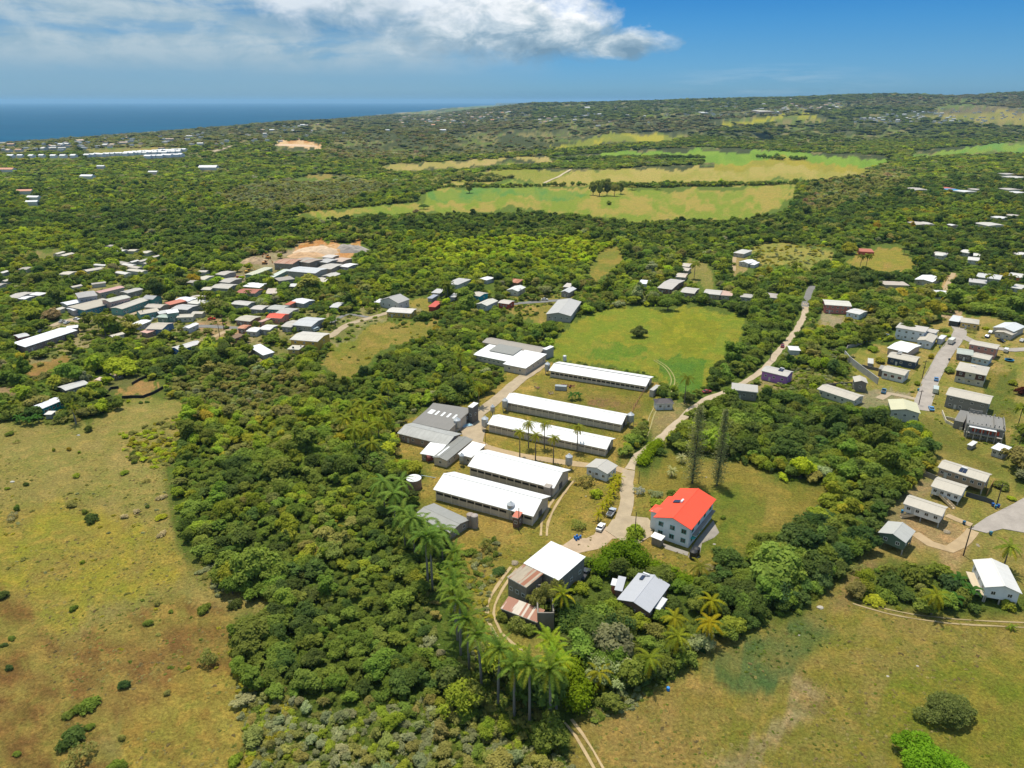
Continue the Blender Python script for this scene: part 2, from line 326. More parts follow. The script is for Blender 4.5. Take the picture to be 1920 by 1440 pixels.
# ------------------------------------------------------------------ building data (roof corners: front-left, front-right, back-right)
# filled further down; the vegetation keeps clear of it
PROT = np.zeros((RH, RW), bool)      # pixels a tree nearer than the thing must not cover

# ------------------------------------------------------------------ materials
_mats = {}
def mat(name, fn, key=None):
    k = key or name
    if k in _mats: return _mats[k]
    m = bpy.data.materials.new(name); m.use_nodes = True
    nt = m.node_tree; N = nt.nodes; N.clear()
    fn(nt, N, nt.links); _mats[k] = m; return m
def _n(N, t, **k):
    o = N.new(t)
    for a, b in k.items(): setattr(o, a, b)
    return o
def _noise(N, L, vecout, scale, det=4, ro=.6, dist=0):
    o = N.new('ShaderNodeTexNoise'); o.inputs['Scale'].default_value = scale; o.inputs['Detail'].default_value = det
    o.inputs['Roughness'].default_value = ro; o.inputs['Distortion'].default_value = dist
    L.new(vecout, o.inputs['Vector']); return o.outputs['Fac']
def _mapr(N, L, f, a, b, c, d):
    o = N.new('ShaderNodeMapRange'); L.new(f, o.inputs[0])
    for i, v in enumerate((a, b, c, d)): o.inputs[i + 1].default_value = v
    return o.outputs[0]
def _mix(N, L, f, a, b, bt='MIX'):
    o = N.new('ShaderNodeMix'); o.data_type = 'RGBA'; o.blend_type = bt
    for s, v in ((o.inputs[0], f), (o.inputs[6], a), (o.inputs[7], b)):
        if isinstance(v, (int, float)): s.default_value = v
        elif isinstance(v, (tuple, list)): s.default_value = (*v[:3], 1)
        else: L.new(v, s)
    return o.outputs[2]
def _bsdf(N, L, col, rough=.8, metal=0.0, spec=.3, bump=None, bstr=.3, bdist=.05):
    b = N.new('ShaderNodeBsdfPrincipled')
    if isinstance(col, (tuple, list)): b.inputs['Base Color'].default_value = (*col[:3], 1)
    else: L.new(col, b.inputs['Base Color'])
    b.inputs['Roughness'].default_value = rough; b.inputs['Metallic'].default_value = metal
    b.inputs['Specular IOR Level'].default_value = spec
    if bump is not None:
        bp = N.new('ShaderNodeBump'); bp.inputs['Strength'].default_value = bstr; bp.inputs['Distance'].default_value = bdist
        L.new(bump, bp.inputs['Height']); L.new(bp.outputs[0], b.inputs['Normal'])
    o = N.new('ShaderNodeOutputMaterial'); L.new(b.outputs[0], o.inputs[0]); return b

def m_ground():
    def fn(nt, N, L):
        tc = _n(N, 'ShaderNodeNewGeometry'); P = tc.outputs['Position']
        at_ = _n(N, 'ShaderNodeAttribute', attribute_name='base'); at_.attribute_type = 'GEOMETRY'
        sc = _n(N, 'ShaderNodeMapping'); L.new(P, sc.inputs[0]); sc.inputs['Scale'].default_value = (1, 1, 0)
        V = sc.outputs[0]
        big = _noise(N, L, V, .045, 5, .65, .6); mid = _noise(N, L, V, .22, 5, .7, .5); fine = _noise(N, L, V, 1.3, 6, .8, .3)
        c0 = _mix(N, L, 1.0, at_.outputs['Color'], (.78, 1.02, .72), 'MULTIPLY')
        c = _mix(N, L, _mapr(N, L, big, .42, .60, 0, .60), at_.outputs['Color'], c0)      # greener sward
        c1 = _mix(N, L, 1.0, at_.outputs['Color'], (1.30, 1.20, 1.14), 'MULTIPLY')
        c = _mix(N, L, _mapr(N, L, mid, .48, .62, 0, .95), c, c1)                             # straw
        c2 = _mix(N, L, 1.0, at_.outputs['Color'], (.66, .50, .50), 'MULTIPLY')
        c = _mix(N, L, _mapr(N, L, _noise(N, L, V, .42, 7, .78, .9), .54, .68, 0, .75), c, c2)
        v = N.new('ShaderNodeMix'); v.data_type = 'RGBA'; v.blend_type = 'MULTIPLY'; v.inputs[0].default_value = 1
        L.new(c, v.inputs[6])
        g = N.new('ShaderNodeCombineColor'); f = _mapr(N, L, fine, .30, .70, .48, 1.62)
        for i in range(3): L.new(f, g.inputs[i])
        L.new(g.outputs[0], v.inputs[7])
        hb = N.new('ShaderNodeMath'); hb.operation = 'ADD'; L.new(mid, hb.inputs[0]); L.new(fine, hb.inputs[1])
        _bsdf(N, L, v.outputs[2], .95, 0, .1, hb.outputs[0], 1.0, 1.3)
    return mat('grass_ground', fn)
def m_sea():
    def fn(nt, N, L):
        P = _n(N, 'ShaderNodeNewGeometry').outputs['Position']
        mp = _n(N, 'ShaderNodeMapping'); L.new(P, mp.inputs[0]); mp.inputs['Scale'].default_value = (.0006, .0025, 0)
        f = _noise(N, L, mp.outputs[0], 1.0, 5, .6, .3)
        sw = _noise(N, L, P, .06, 4, .6)
        c = _mix(N, L, _mapr(N, L, f, .35, .65, 0, 1), (.0003, .052, .115), (.0006, .072, .145))
        _bsdf(N, L, c, .6, 0, .03, sw, .5, 1.5)
    return mat('sea_water', fn)
def paint(rgb, name='wall_paint', rough=.75, dirt=.35):
    key = (name, tuple(round(x, 3) for x in rgb), rough, dirt)
    def fn(nt, N, L):
        P = _n(N, 'ShaderNodeTexCoord').outputs['Object']
        a = _noise(N, L, P, .9, 5, .65); mp = _n(N, 'ShaderNodeMapping'); L.new(P, mp.inputs[0]); mp.inputs['Scale'].default_value = (3, 3, .4)
        s = _noise(N, L, mp.outputs[0], 1, 3, .6)
        dk = tuple(x * .55 + .012 for x in rgb)
        c = _mix(N, L, _mapr(N, L, a, .45, .75, 0, dirt), rgb, dk)
        c = _mix(N, L, _mapr(N, L, s, .5, .8, 0, dirt * .8), c, tuple(x * .6 for x in rgb))
        _bsdf(N, L, c, rough, 0, .25)
    return mat(name, fn, key)
def roofm(rgb, rust=0.0, ribs=4.0, axis='Y', name='metal_roofing', stain=.25):
    """sheet roofing: ribs run down the slope; weather stains; rust in patches of whole sheets"""
    key = (name, tuple(round(x, 3) for x in rgb), rust, ribs, axis, stain)
    def fn(nt, N, L):
        P = _n(N, 'ShaderNodeTexCoord').outputs['Object']
        sep = _n(N, 'ShaderNodeSeparateXYZ'); L.new(P, sep.inputs[0])
        ax = sep.outputs[0] if axis == 'Y' else sep.outputs[1]
        w = _n(N, 'ShaderNodeMath', operation='SINE'); q = _n(N, 'ShaderNodeMath', operation='MULTIPLY'); q.inputs[1].default_value = ribs * 2 * math.pi
        L.new(ax, q.inputs[0]); L.new(q.outputs[0], w.inputs[0])
        mp = _n(N, 'ShaderNodeMapping'); L.new(P, mp.inputs[0]); mp.inputs['Scale'].default_value = (1.6, .16, 1) if axis == 'Y' else (.16, 1.6, 1)
        st = _noise(N, L, mp.outputs[0], 1.0, 5, .65, .2); big = _noise(N, L, P, .25, 4, .6)
        c = _mix(N, L, _mapr(N, L, st, .45, .75, 0, stain), rgb, tuple(x * .55 for x in rgb))
        c = _mix(N, L, _mapr(N, L, big, .45, .7, 0, stain), c, tuple(x * .7 for x in rgb))
        if rust > 0:
            fl = _n(N, 'ShaderNodeMath', operation='FLOOR'); q2 = _n(N, 'ShaderNodeMath', operation='MULTIPLY'); q2.inputs[1].default_value = 1.7
            L.new(ax, q2.inputs[0]); L.new(q2.outputs[0], fl.inputs[0])
            wn = _n(N, 'ShaderNodeTexWhiteNoise', noise_dimensions='1D'); L.new(fl.outputs[0], wn.inputs['W'])
            ad = _n(N, 'ShaderNodeMath', operation='ADD'); L.new(wn.outputs[0], ad.inputs[0]); L.new(st, ad.inputs[1])
            c = _mix(N, L, _mapr(N, L, ad.outputs[0], 1.45 - rust, 1.55 - rust, 0, .85), c, (.26, .075, .028))
        _bsdf(N, L, c, .55, 0, .35, w.outputs[0], .35, .03)
    return mat(name, fn, key)
def glass():
    def fn(nt, N, L): _bsdf(N, L, (.02, .026, .032), .12, 0, .6)
    return mat('window_glass', fn)
def plain(rgb, name='painted_metal', rough=.5, metal=0.0, spec=.4):
    key = (name, tuple(round(x, 3) for x in rgb), rough, metal)
    def fn(nt, N, L):
        P = _n(N, 'ShaderNodeTexCoord').outputs['Object']
        a = _noise(N, L, P, 2.5, 4, .6)
        c = _mix(N, L, _mapr(N, L, a, .4, .75, 0, .3), rgb, tuple(x * .6 for x in rgb))
        _bsdf(N, L, c, rough, metal, spec)
    return mat(name, fn, key)
def concrete(rgb=(.30, .27, .23), name='concrete'):
    key = (name, tuple(rgb))
    def fn(nt, N, L):
        P = _n(N, 'ShaderNodeNewGeometry').outputs['Position']
        a = _noise(N, L, P, .25, 5, .7, .4); b = _noise(N, L, P, 2.2, 4, .7)
        c = _mix(N, L, _mapr(N, L, a, .38, .66, 0, .65), rgb, tuple(x * .66 for x in rgb))
        c = _mix(N, L, _mapr(N, L, b, .5, .8, 0, .5), c, tuple(x * .6 for x in rgb))
        _bsdf(N, L, c, .9, 0, .15, b, .4, .05)
    return mat(name, fn, key)
def m_leaf(name='leaves', trans=.42, gloss=.12):
    def fn(nt, N, L):
        a = _n(N, 'ShaderNodeAttribute', attribute_name='tint'); a.attribute_type = 'INSTANCER'
        v = _n(N, 'ShaderNodeAttribute', attribute_name='var'); v.attribute_type = 'GEOMETRY'
        P = _n(N, 'ShaderNodeNewGeometry').outputs['Position']
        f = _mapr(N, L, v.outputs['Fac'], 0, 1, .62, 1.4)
        g = N.new('ShaderNodeCombineColor')
        for i in range(3): L.new(f, g.inputs[i])
        c = _mix(N, L, 1.0, a.outputs['Color'], g.outputs[0], 'MULTIPLY')
        # a share of the leaves is young and yellower
        c = _mix(N, L, _mapr(N, L, v.outputs['Fac'], .72, 1, 0, .38), c, (.20, .19, .022))
        d = N.new('ShaderNodeBsdfDiffuse'); t = N.new('ShaderNodeBsdfTranslucent'); L.new(c, d.inputs[0])
        tcol = _mix(N, L, 1.0, c, (1.1, 1.25, .5), 'MULTIPLY'); L.new(tcol, t.inputs[0])
        m1 = N.new('ShaderNodeMixShader'); m1.inputs[0].default_value = trans; L.new(d.outputs[0], m1.inputs[1]); L.new(t.outputs[0], m1.inputs[2])
        o = N.new('ShaderNodeOutputMaterial'); L.new(m1.outputs[0], o.inputs[0])
    return mat(name, fn)
def bark(rgb=(.13, .10, .075)):
    key = ('bark', tuple(rgb))
    def fn(nt, N, L):
        P = _n(N, 'ShaderNodeTexCoord').outputs['Object']
        a = _noise(N, L, P, 8, 4, .6)
        c = _mix(N, L, _mapr(N, L, a, .35, .7, 0, .7), rgb, tuple(x * .5 for x in rgb))
        _bsdf(N, L, c, .9, 0, .1)
    return mat('bark', fn, key)

# ------------------------------------------------------------------ object helpers
def mesh_np(name, verts, faces_flat, loop_tot, mats, mat_idx=None, var=None, smooth_=False):
    """mesh from numpy arrays; faces_flat: vertex indices, loop_tot: verts per face"""
    me = bpy.data.meshes.new(name)
    verts = np.asarray(verts, np.float32); ff = np.asarray(faces_flat, np.int32); lt = np.asarray(loop_tot, np.int32)
    me.vertices.add(len(verts)); me.vertices.foreach_set('co', verts.ravel())
    me.loops.add(len(ff)); me.loops.foreach_set('vertex_index', ff)
    me.polygons.add(len(lt)); st = np.concatenate([[0], np.cumsum(lt)[:-1]]).astype(np.int32)
    me.polygons.foreach_set('loop_start', st); me.polygons.foreach_set('loop_total', lt)
    if mat_idx is not None: me.polygons.foreach_set('material_index', np.asarray(mat_idx, np.int32))
    if smooth_: me.polygons.foreach_set('use_smooth', np.ones(len(lt), bool))
    for mm in mats: me.materials.append(mm)
    me.update(calc_edges=True)
    if var is not None:
        at_ = me.attributes.new('var', 'FLOAT', 'FACE'); at_.data.foreach_set('value', np.asarray(var, np.float32))
    return me
class MB:
    """collects boxes, prisms, tubes with material slots and links them as one mesh object"""
    def __init__(s): s.v = []; s.f = []; s.m = []; s.mats = []
    def slot(s, m):
        if m not in s.mats: s.mats.append(m)
        return s.mats.index(m)
    def add(s, vs, fs, m):
        o = len(s.v); s.v += [tuple(v) for v in vs]; k = s.slot(m)
        for f in fs: s.f.append([i + o for i in f]); s.m.append(k)
    def box(s, x0, x1, y0, y1, z0, z1, m):
        s.add([(x0, y0, z0), (x1, y0, z0), (x1, y1, z0), (x0, y1, z0), (x0, y0, z1), (x1, y0, z1), (x1, y1, z1), (x0, y1, z1)],
              [(3, 2, 1, 0), (4, 5, 6, 7), (0, 1, 5, 4), (1, 2, 6, 5), (2, 3, 7, 6), (3, 0, 4, 7)], m)
    def prism(s, prof, a0, a1, m, axis='x'):
        """prof: list of (lateral, z), counter-clockwise seen from +axis; extruded along the axis"""
        n = len(prof)
        if axis == 'x': vs = [(a0, p, z) for p, z in prof] + [(a1, p, z) for p, z in prof]
        else: vs = [(p, a0, z) for p, z in prof] + [(p, a1, z) for p, z in prof]
        fs = [list(range(n))[::-1], list(range(n, 2 * n))] + [(i, (i + 1) % n, n + (i + 1) % n, n + i) for i in range(n)]
        if axis != 'x': fs = [f[::-1] for f in fs]
        s.add(vs, fs, m)
    def tube(s, p, q, r0, r1, m, k=8, cap=True):
        p, q = Vector(p), Vector(q); d = (q - p).normalized()
        a = d.orthogonal().normalized(); b = d.cross(a)
        vs = []
        for c, r in ((p, r0), (q, r1)):
            for i in range(k):
                t = 2 * math.pi * i / k; vs.append(c + (a * math.cos(t) + b * math.sin(t)) * r)
        fs = [(i, (i + 1) % k, k + (i + 1) % k, k + i) for i in range(k)]
        if cap: fs += [list(range(k))[::-1], list(range(k, 2 * k))]
        s.add(vs, fs, m)
    def lathe(s, prof, m, k=16, c=(0, 0, 0)):
        vs = []; n = len(prof)
        for r, z in prof:
            for i in range(k):
                t = 2 * math.pi * i / k; vs.append((c[0] + r * math.cos(t), c[1] + r * math.sin(t), c[2] + z))
        fs = []
        for j in range(n - 1):
            for i in range(k): fs.append((j * k + i, j * k + (i + 1) % k, (j + 1) * k + (i + 1) % k, (j + 1) * k + i))
        fs += [list(range(k))[::-1], [(n - 1) * k + i for i in range(k)]]
        s.add(vs, fs, m)
    def mesh(s, name):
        me = bpy.data.meshes.new(name); me.from_pydata(s.v, [], s.f)
        for mm in s.mats: me.materials.append(mm)
        me.polygons.foreach_set('material_index', s.m); me.update(); return me
    def build(s, name, parent=None, loc=None):
        return link(name, s.mesh(name), parent, loc)
def link(name, me, parent=None, loc=None, rz=0.0, scale=None):
    o = bpy.data.objects.new(name, me); C.objects.link(o)
    if parent is not None: o.parent = parent
    if loc is not None: o.location = loc
    if rz: o.rotation_euler = (0, 0, rz)
    if scale is not None: o.scale = scale
    return o
def tag(o, label=None, cat=None, group=None, kind=None):
    if label: o['label'] = label
    if cat: o['category'] = cat
    if group: o['group'] = group
    if kind: o['kind'] = kind
    return o
def thing(name, label, cat, loc, rz=0.0, group=None):
    o = bpy.data.objects.new(name, None); C.objects.link(o); o.empty_display_size = .5
    o.location = loc; o.rotation_euler = (0, 0, rz); return tag(o, label, cat, group)

# ------------------------------------------------------------------ sea, terrain
def build_sea():
    mb = MB(); m = m_sea()
    mb.add([(-60000, -3000, SEA), (60000, -3000, SEA), (70000, 64000, SEA), (-70000, 64000, SEA)], [(0, 1, 2, 3)], m)
    tag(mb.build('sea'), None, None, None, 'structure')
build_sea()
def build_ground():
    nr, nc = 700, 820
    v = np.linspace(1960, 196, nr - 30)
    Yr = CAMZ / tdep(v)
    Yr = np.concatenate([[-900, -120, 20], Yr, np.geomspace(Yr[-1] * 1.03, 45000, 27)])
    s = np.sinh(np.linspace(-1.35, 1.35, nc)) / math.sinh(1.35) * 1.15
    S, Y = np.meshgrid(s, Yr); X = S * np.maximum(Y, 75)
    Z = H(X, Y)
    U, V = proj(X, Y, Z); U = np.where(Y < 55, -9999, U)
    r_ = np.maximum(Y, 60)
    w1 = fbm(X / (r_ * .05), Y / (r_ * .14), 3, 3) - .5; w2 = fbm(X / (r_ * .05), Y / (r_ * .14), 3, 4) - .5
    w3 = fbm(X / (r_ * .009), Y / (r_ * .024), 3, 13) - .5; w4 = fbm(X / (r_ * .009), Y / (r_ * .024), 3, 14) - .5
    col = sample(ground_rgb, U + w1 * 56 + w3 * 34, V + w2 * 32 + w4 * 18, tuple(UNDER * 1.4)) * 1.16
    # beach line and surf shelf
    rgba = np.ones((len(Yr) * nc, 4), np.float32); 
    beach = ((Z < -57.0) & (Z > -60.5))[..., None]
    col = np.where(beach, np.array([.30, .27, .20]), col)
    rgba[:, :3] = col.reshape(-1, 3)
    nr = len(Yr)
    idx = np.arange(nr * nc).reshape(nr, nc)
    q = np.stack([idx[:-1, :-1], idx[:-1, 1:], idx[1:, 1:], idx[1:, :-1]], -1).reshape(-1, 4)
    me = mesh_np('ground', np.stack([X, Y, Z], -1).reshape(-1, 3), q.ravel(), np.full(len(q), 4), [m_ground()], smooth_=True)
    a = me.color_attributes.new('base', 'FLOAT_COLOR', 'POINT'); a.data.foreach_set('color', rgba.ravel())
    tag(link('ground', me), None, None, None, 'structure')
build_ground()
def build_haze():
    b = MB(); m = bpy.data.materials.new('haze'); m.use_nodes = True; N = m.node_tree.nodes; N.clear()
    o = N.new('ShaderNodeOutputMaterial'); v = N.new('ShaderNodeVolumePrincipled'); v.inputs['Color'].default_value = (.36, .68, 1, 1); v.inputs['Density'].default_value = 3.4e-5
    v.inputs['Anisotropy'].default_value = .2
    m.node_tree.links.new(v.outputs[0], o.inputs['Volume']); b.box(-78000, 78000, -6000, 70000, -77, 214, m)
    tag(b.build('haze'), None, None, None, 'stuff')
build_haze()

# ------------------------------------------------------------------ buildings
Z = {'a': (0, 440, 4.8), 'b': (380, 440, 4.8), 'c': (740, 440, 4.8), 'd': (1120, 440, 4.8), 'e': (1500, 440, 4.571), 'f': (720, 620, 3.692),
     'g': (1160, 660, 4.8), 'h': (1520, 580, 4.8), 'i': (1560, 840, 4.364), 'j': (1060, 880, 4.8), 'k': (840, 980, 4.174), 'l': (720, 1060, 3.79),
     'm': (0, 680, 4.8), 'p': (0, 0, 1), 'q': (0, 150, 3), 'r': (640, 150, 3), 's': (1280, 150, 3), 't': (1380, 1100, 3.556), 'w': (0, 940, 2.88)}
def px(k, x, y): o = Z[k]; return (o[0] + x / o[2], o[1] + y / o[2])
def hull(pts):
    pts = sorted(set((round(a, 2), round(b, 2)) for a, b in pts))
    def half(ps):
        o = []
        for p in ps:
            while len(o) > 1 and (o[-1][0] - o[-2][0]) * (p[1] - o[-2][1]) - (o[-1][1] - o[-2][1]) * (p[0] - o[-2][0]) <= 0: o.pop()
            o.append(p)
        return o
    a = half(pts); b = half(pts[::-1]); return a[:-1] + b[:-1]
FOOT = []          # (x, y, radius) of everything built, so that no trunk stands in a wall
def protect(pts3, grow=0):
    ps = [tuple(float(q) for q in proj(p[0], p[1], p[2])) for p in pts3]
    h = hull(ps)
    if grow:
        cx = sum(p[0] for p in h) / len(h); cy = sum(p[1] for p in h) / len(h)
        h = [(cx + (p[0] - cx) * (1 + grow), cy + (p[1] - cy) * (1 + grow)) for p in h]
    PROT[:] |= poly_mask(h)
def corners(k, spec):
    if len(spec) == 3: return [px(k, *p) for p in spec]
    x0, y0, x1, y1, st = spec; w = x1 - x0; h = y1 - y0
    if st == 'L': c = [(x0 + .12 * w, y1), (x1, y0 + .35 * h), (x1 - .15 * w, y0)]
    elif st == 'R': c = [(x0, y0 + .55 * h), (x0 + .88 * w, y1), (x1, y0 + .45 * h)]
    else: c = [(x0, y1 - .08 * h), (x0 + .86 * w, y1), (x1, y0 + .12 * h)]
    return [px(k, *p) for p in c]
def rect(c, h):
    P = [at(u, v, h) for u, v in c]
    cx = (P[0].x + P[2].x) / 2; cy = (P[0].y + P[2].y) / 2
    for _ in range(4):
        g = H1(cx, cy)
        P = [on_z(u, v, g + h) for u, v in c]
        cx = (P[0].x + P[2].x) / 2; cy = (P[0].y + P[2].y) / 2
    ux = (P[1] - P[0]); ux.z = 0; L = ux.length; ux.normalize()
    n = Vector((-ux.y, ux.x, 0)); D = (P[2] - P[1]).dot(n); D = max(D, 2.2)
    ctr = P[0] + ux * (((P[1] - P[0]).dot(ux) + (P[2] - P[1]).dot(ux) * .5) / 2 + (P[2] - P[1]).dot(ux) * .25) + n * D / 2
    ctr = (P[0] + P[1]) / 2 + n * D / 2 + ux * (P[2] - P[1]).dot(ux) * .5
    return ctr.x, ctr.y, g, math.atan2(ux.y, ux.x), L, D
WHT = (.74, .74, .73)
_unit = {}
def unit_window(fm):
    k = fm.name + str(id(fm))
    if k not in _unit:
        b = MB(); w = .09
        b.box(-.5, .5, -.07, .03, -.5, -.5 + w, fm); b.box(-.5, .5, -.07, .03, .5 - w, .5, fm)
        b.box(-.5, -.5 + w, -.07, .03, -.5 + w, .5 - w, fm); b.box(.5 - w, .5, -.07, .03, -.5 + w, .5 - w, fm); b.box(-.03, .03, -.06, .03, -.5 + w, .5 - w, fm)
        p = MB(); p.box(-.5 + w, .5 - w, -.035, .02, -.5 + w, .5 - w, glass())
        _unit[k] = (b.mesh('window'), p.mesh('pane'))
    return _unit[k]
def unit_box(m, name):
    k = ('box', name, id(m))
    if k not in _unit:
        b = MB(); b.box(-.5, .5, -.5, .5, -.5, .5, m); _unit[k] = b.mesh(name)
    return _unit[k]
def bar(name, x0, x1, y0, y1, z0, z1, m, parent, label=None):
    o = link(name, unit_box(m, name), parent, ((x0 + x1) / 2, (y0 + y1) / 2, (z0 + z1) / 2), 0, (x1 - x0, y1 - y0, z1 - z0))
    if label: o['label'] = label
    return o
def roof_mesh(L, D, h, rise, ridge, rm, t=.13):
    b = MB()
    if ridge == 'par':
        b.prism([(-D / 2, h), (0, h + rise), (0, h + rise + t), (-D / 2, h + t)][::-1], -L / 2, L / 2, rm, 'x')
        b.prism([(0, h + rise), (D / 2, h), (D / 2, h + t), (0, h + rise + t)][::-1], -L / 2, L / 2, rm, 'x')
    elif ridge == 'perp':
        b.prism([(-L / 2, h), (0, h + rise), (0, h + rise + t), (-L / 2, h + t)][::-1], -D / 2, D / 2, rm, 'y')
        b.prism([(0, h + rise), (L / 2, h), (L / 2, h + t), (0, h + rise + t)][::-1], -D / 2, D / 2, rm, 'y')
    elif ridge == 'hip':
        r = min(L, D) / 2 * .98
        if L >= D: A, Bp = (-L / 2 + r, 0), (L / 2 - r, 0)
        else: A, Bp = (0, -D / 2 + r), (0, D / 2 - r)
        z1 = h + t; z2 = h + t + rise
        vs = [(-L / 2, -D / 2, h), (L / 2, -D / 2, h), (L / 2, D / 2, h), (-L / 2, D / 2, h), (-L / 2, -D / 2, z1), (L / 2, -D / 2, z1), (L / 2, D / 2, z1), (-L / 2, D / 2, z1), (*A, z2), (*Bp, z2)]
        fs = [(3, 2, 1, 0), (0, 1, 5, 4), (1, 2, 6, 5), (2, 3, 7, 6), (3, 0, 4, 7)]
        fs += [(4, 5, 9, 8), (5, 6, 9), (6, 7, 8, 9), (7, 4, 8)] if L >= D else [(4, 5, 8), (5, 6, 9, 8), (6, 7, 9), (7, 4, 8, 9)]
        b.add(vs, fs, rm)
    elif ridge == 'shed':
        b.prism([(-D / 2, h), (D / 2, h + rise), (D / 2, h + rise + t), (-D / 2, h + t)][::-1], -L / 2, L / 2, rm, 'x')
    else:
        b.box(-L / 2, L / 2, -D / 2, D / 2, h, h + .25, rm)
    return b.mesh('roof')
def wall_mesh(L, D, z0, h, rise, ridge, oh, wm):
    b = MB(); l, d = L / 2 - oh, D / 2 - oh
    if ridge == 'par': e = rise * oh / (D / 2) - .01; b.prism([(-d, z0), (d, z0), (d, h + e), (0, h + rise - .01), (-d, h + e)], -l, l, wm, 'x')
    elif ridge == 'perp': e = rise * oh / (L / 2) - .01; b.prism([(-l, z0), (l, z0), (l, h + e), (0, h + rise - .01), (-l, h + e)], -d, d, wm, 'y')
    elif ridge == 'shed': b.prism([(-d, z0), (d, z0), (d, h + rise * (1 - oh / D) - .01), (-d, h + rise * oh / D - .01)], -l, l, wm, 'x')
    else: b.box(-l, l, -d, d, z0, h - .01, wm)
    return b.mesh('wall')
def wins(t, l, d, rz, x, y, rows, nf, ns, ww, wh, fm, wlab=None, faces='auto'):
    """windows on every face turned towards the camera's side"""
    me, pm = unit_window(fm)
    for fx, fy, half, off, ang, n in ((0, -1, l, d, 0, nf), (1, 0, d, l, math.pi / 2, ns), (-1, 0, d, l, -math.pi / 2, ns)):
        nx = fx * math.cos(rz) - fy * math.sin(rz); ny = fx * math.sin(rz) + fy * math.cos(rz)
        if nx * -x + ny * -y < -.15 * math.hypot(x, y): continue
        for zc in rows:
            for i in range(n):
                c = (-1 + (2 * i + 1) / n) * half
                lx, ly = (c, -off) if fy else (fx * off, c * fx)
                o = link('window', me, t, (lx, ly, zc), ang, (ww, 1, wh)); link('pane', pm, o)
def house(k, spec, h=2.9, rise=1.1, ridge='par', roof=(.50, .48, .44), wall=WHT, label=None, cat='house', name='house', group=None, oh=.45, nf=3, ns=2, rows=None,
          stilts=0.0, ww=1.1, wh=1.1, rust=0.0, frame=(.7, .7, .68), wdirt=.3, door=True, detail=True, stain=.25, doorc=(.5, .5, .48), solar=None, base=None, minD=0, minL=0):
    c = corners(k, spec)
    x, y, g, rz, L, D = rect(c, h)
    L = max(L, minL); D = max(D, minD)
    oh = min(oh, D * .12, L * .12)
    t = thing(name, label, cat, (x, y, g), rz, group)
    wm = paint(wall, dirt=wdirt); rm = roofm(roof, rust, axis='X' if ridge == 'perp' else 'Y', stain=stain)
    z0 = stilts if stilts else -1.2
    link('wall', wall_mesh(L, D, z0, h, rise, ridge, oh, wm), t)
    link('roof', roof_mesh(L, D, h, rise, ridge, rm), t)
    l, d = L / 2 - oh, D / 2 - oh
    rows = rows or [(max(z0, 0) + h) / 2 + .15]
    if detail:
        fm = plain(frame, 'window_frame')
        wins(t, l, d, rz, x, y, rows, nf, ns, ww, wh, fm)
        if ridge == 'par': bar('ridge_cap', -L / 2 + .01, L / 2 - .01, -.16, .16, h + rise + .08, h + rise + .17, rm, t)
        elif ridge == 'perp': bar('ridge_cap', -.16, .16, -D / 2 + .01, D / 2 - .01, h + rise + .08, h + rise + .17, rm, t)
        fa = plain((.58, .56, .52), 'fascia_board')
        if ridge in ('par', 'hip', 'flat', 'shed'): bar('fascia', -L / 2 + .02, L / 2 - .02, -D / 2 - .045, -D / 2 - .003, h - .14, h + .10, fa, t)
        if door and nf > 1:
            dx = (-1 + 2 / nf) * l
            b = bar('door', dx - .45, dx + .45, -d - .06, -d + .03, max(z0, 0), max(z0, 0) + 2.0, plain(doorc, 'door_paint'), t)
    if stilts:
        pm = concrete((.42, .40, .37)); nx = max(2, int(L / 4) + 1)
        for i in range(nx):
            for sy in (-1, 1):
                px_ = -l + .15 + i * (2 * l - .3) / (nx - 1)
                bar('post', px_ - .15, px_ + .15, sy * (d - .15) - .15, sy * (d - .15) + .15, -1.2, stilts - .003, pm, t)
    if solar:
        sx, sy = solar; slope = rise / (D / 2) if ridge == 'par' else 0
        zc = h + .16 + (rise * (1 - abs(sy)) if ridge == 'par' else rise * (1 - abs(sx)) if ridge in ('perp',) else rise * .5) + .14
        for q in (-.55, .55):
            o = link('solar_panel', unit_box(plain((.02, .03, .06), 'solar_glass', .15), 'solar_panel'), t, (sx * l + q, sy * d, zc), 0, (1.0, 2.0, .08))
            if ridge == 'par': o.rotation_euler = (math.atan(slope) * (1 if sy < 0 else -1), 0, 0)
            elif ridge == 'perp': o.rotation_euler = (0, math.atan(rise / (L / 2)) * (-1 if sx < 0 else 1), 0)
        bb = MB(); bb.tube((sx * l - .9, sy * d + 1.25, zc + .5), (sx * l + .9, sy * d + 1.25, zc + .5), .28, .28, plain((.75, .75, .75), 'tank_shell'), 10)
        bb.build('water_heater_tank', t)
    ca, sa = math.cos(rz), math.sin(rz)
    pts = [(x + a * ca - b * sa, y + a * sa + b * ca, g + zz) for a in (-L / 2, L / 2) for b in (-D / 2, D / 2) for zz in ((h * .55 if (group or '').startswith(('small cott', 'cottages in', 'houses of the vill', 'buildings of')) else max(0, z0 * .6)), h)]
    pts += [(x, y, g + h + rise)]
    protect(pts); FOOT.append((x, y, max(L, D) * .5, L, D, rz))
    return t, L, D, h, x, y, g, rz

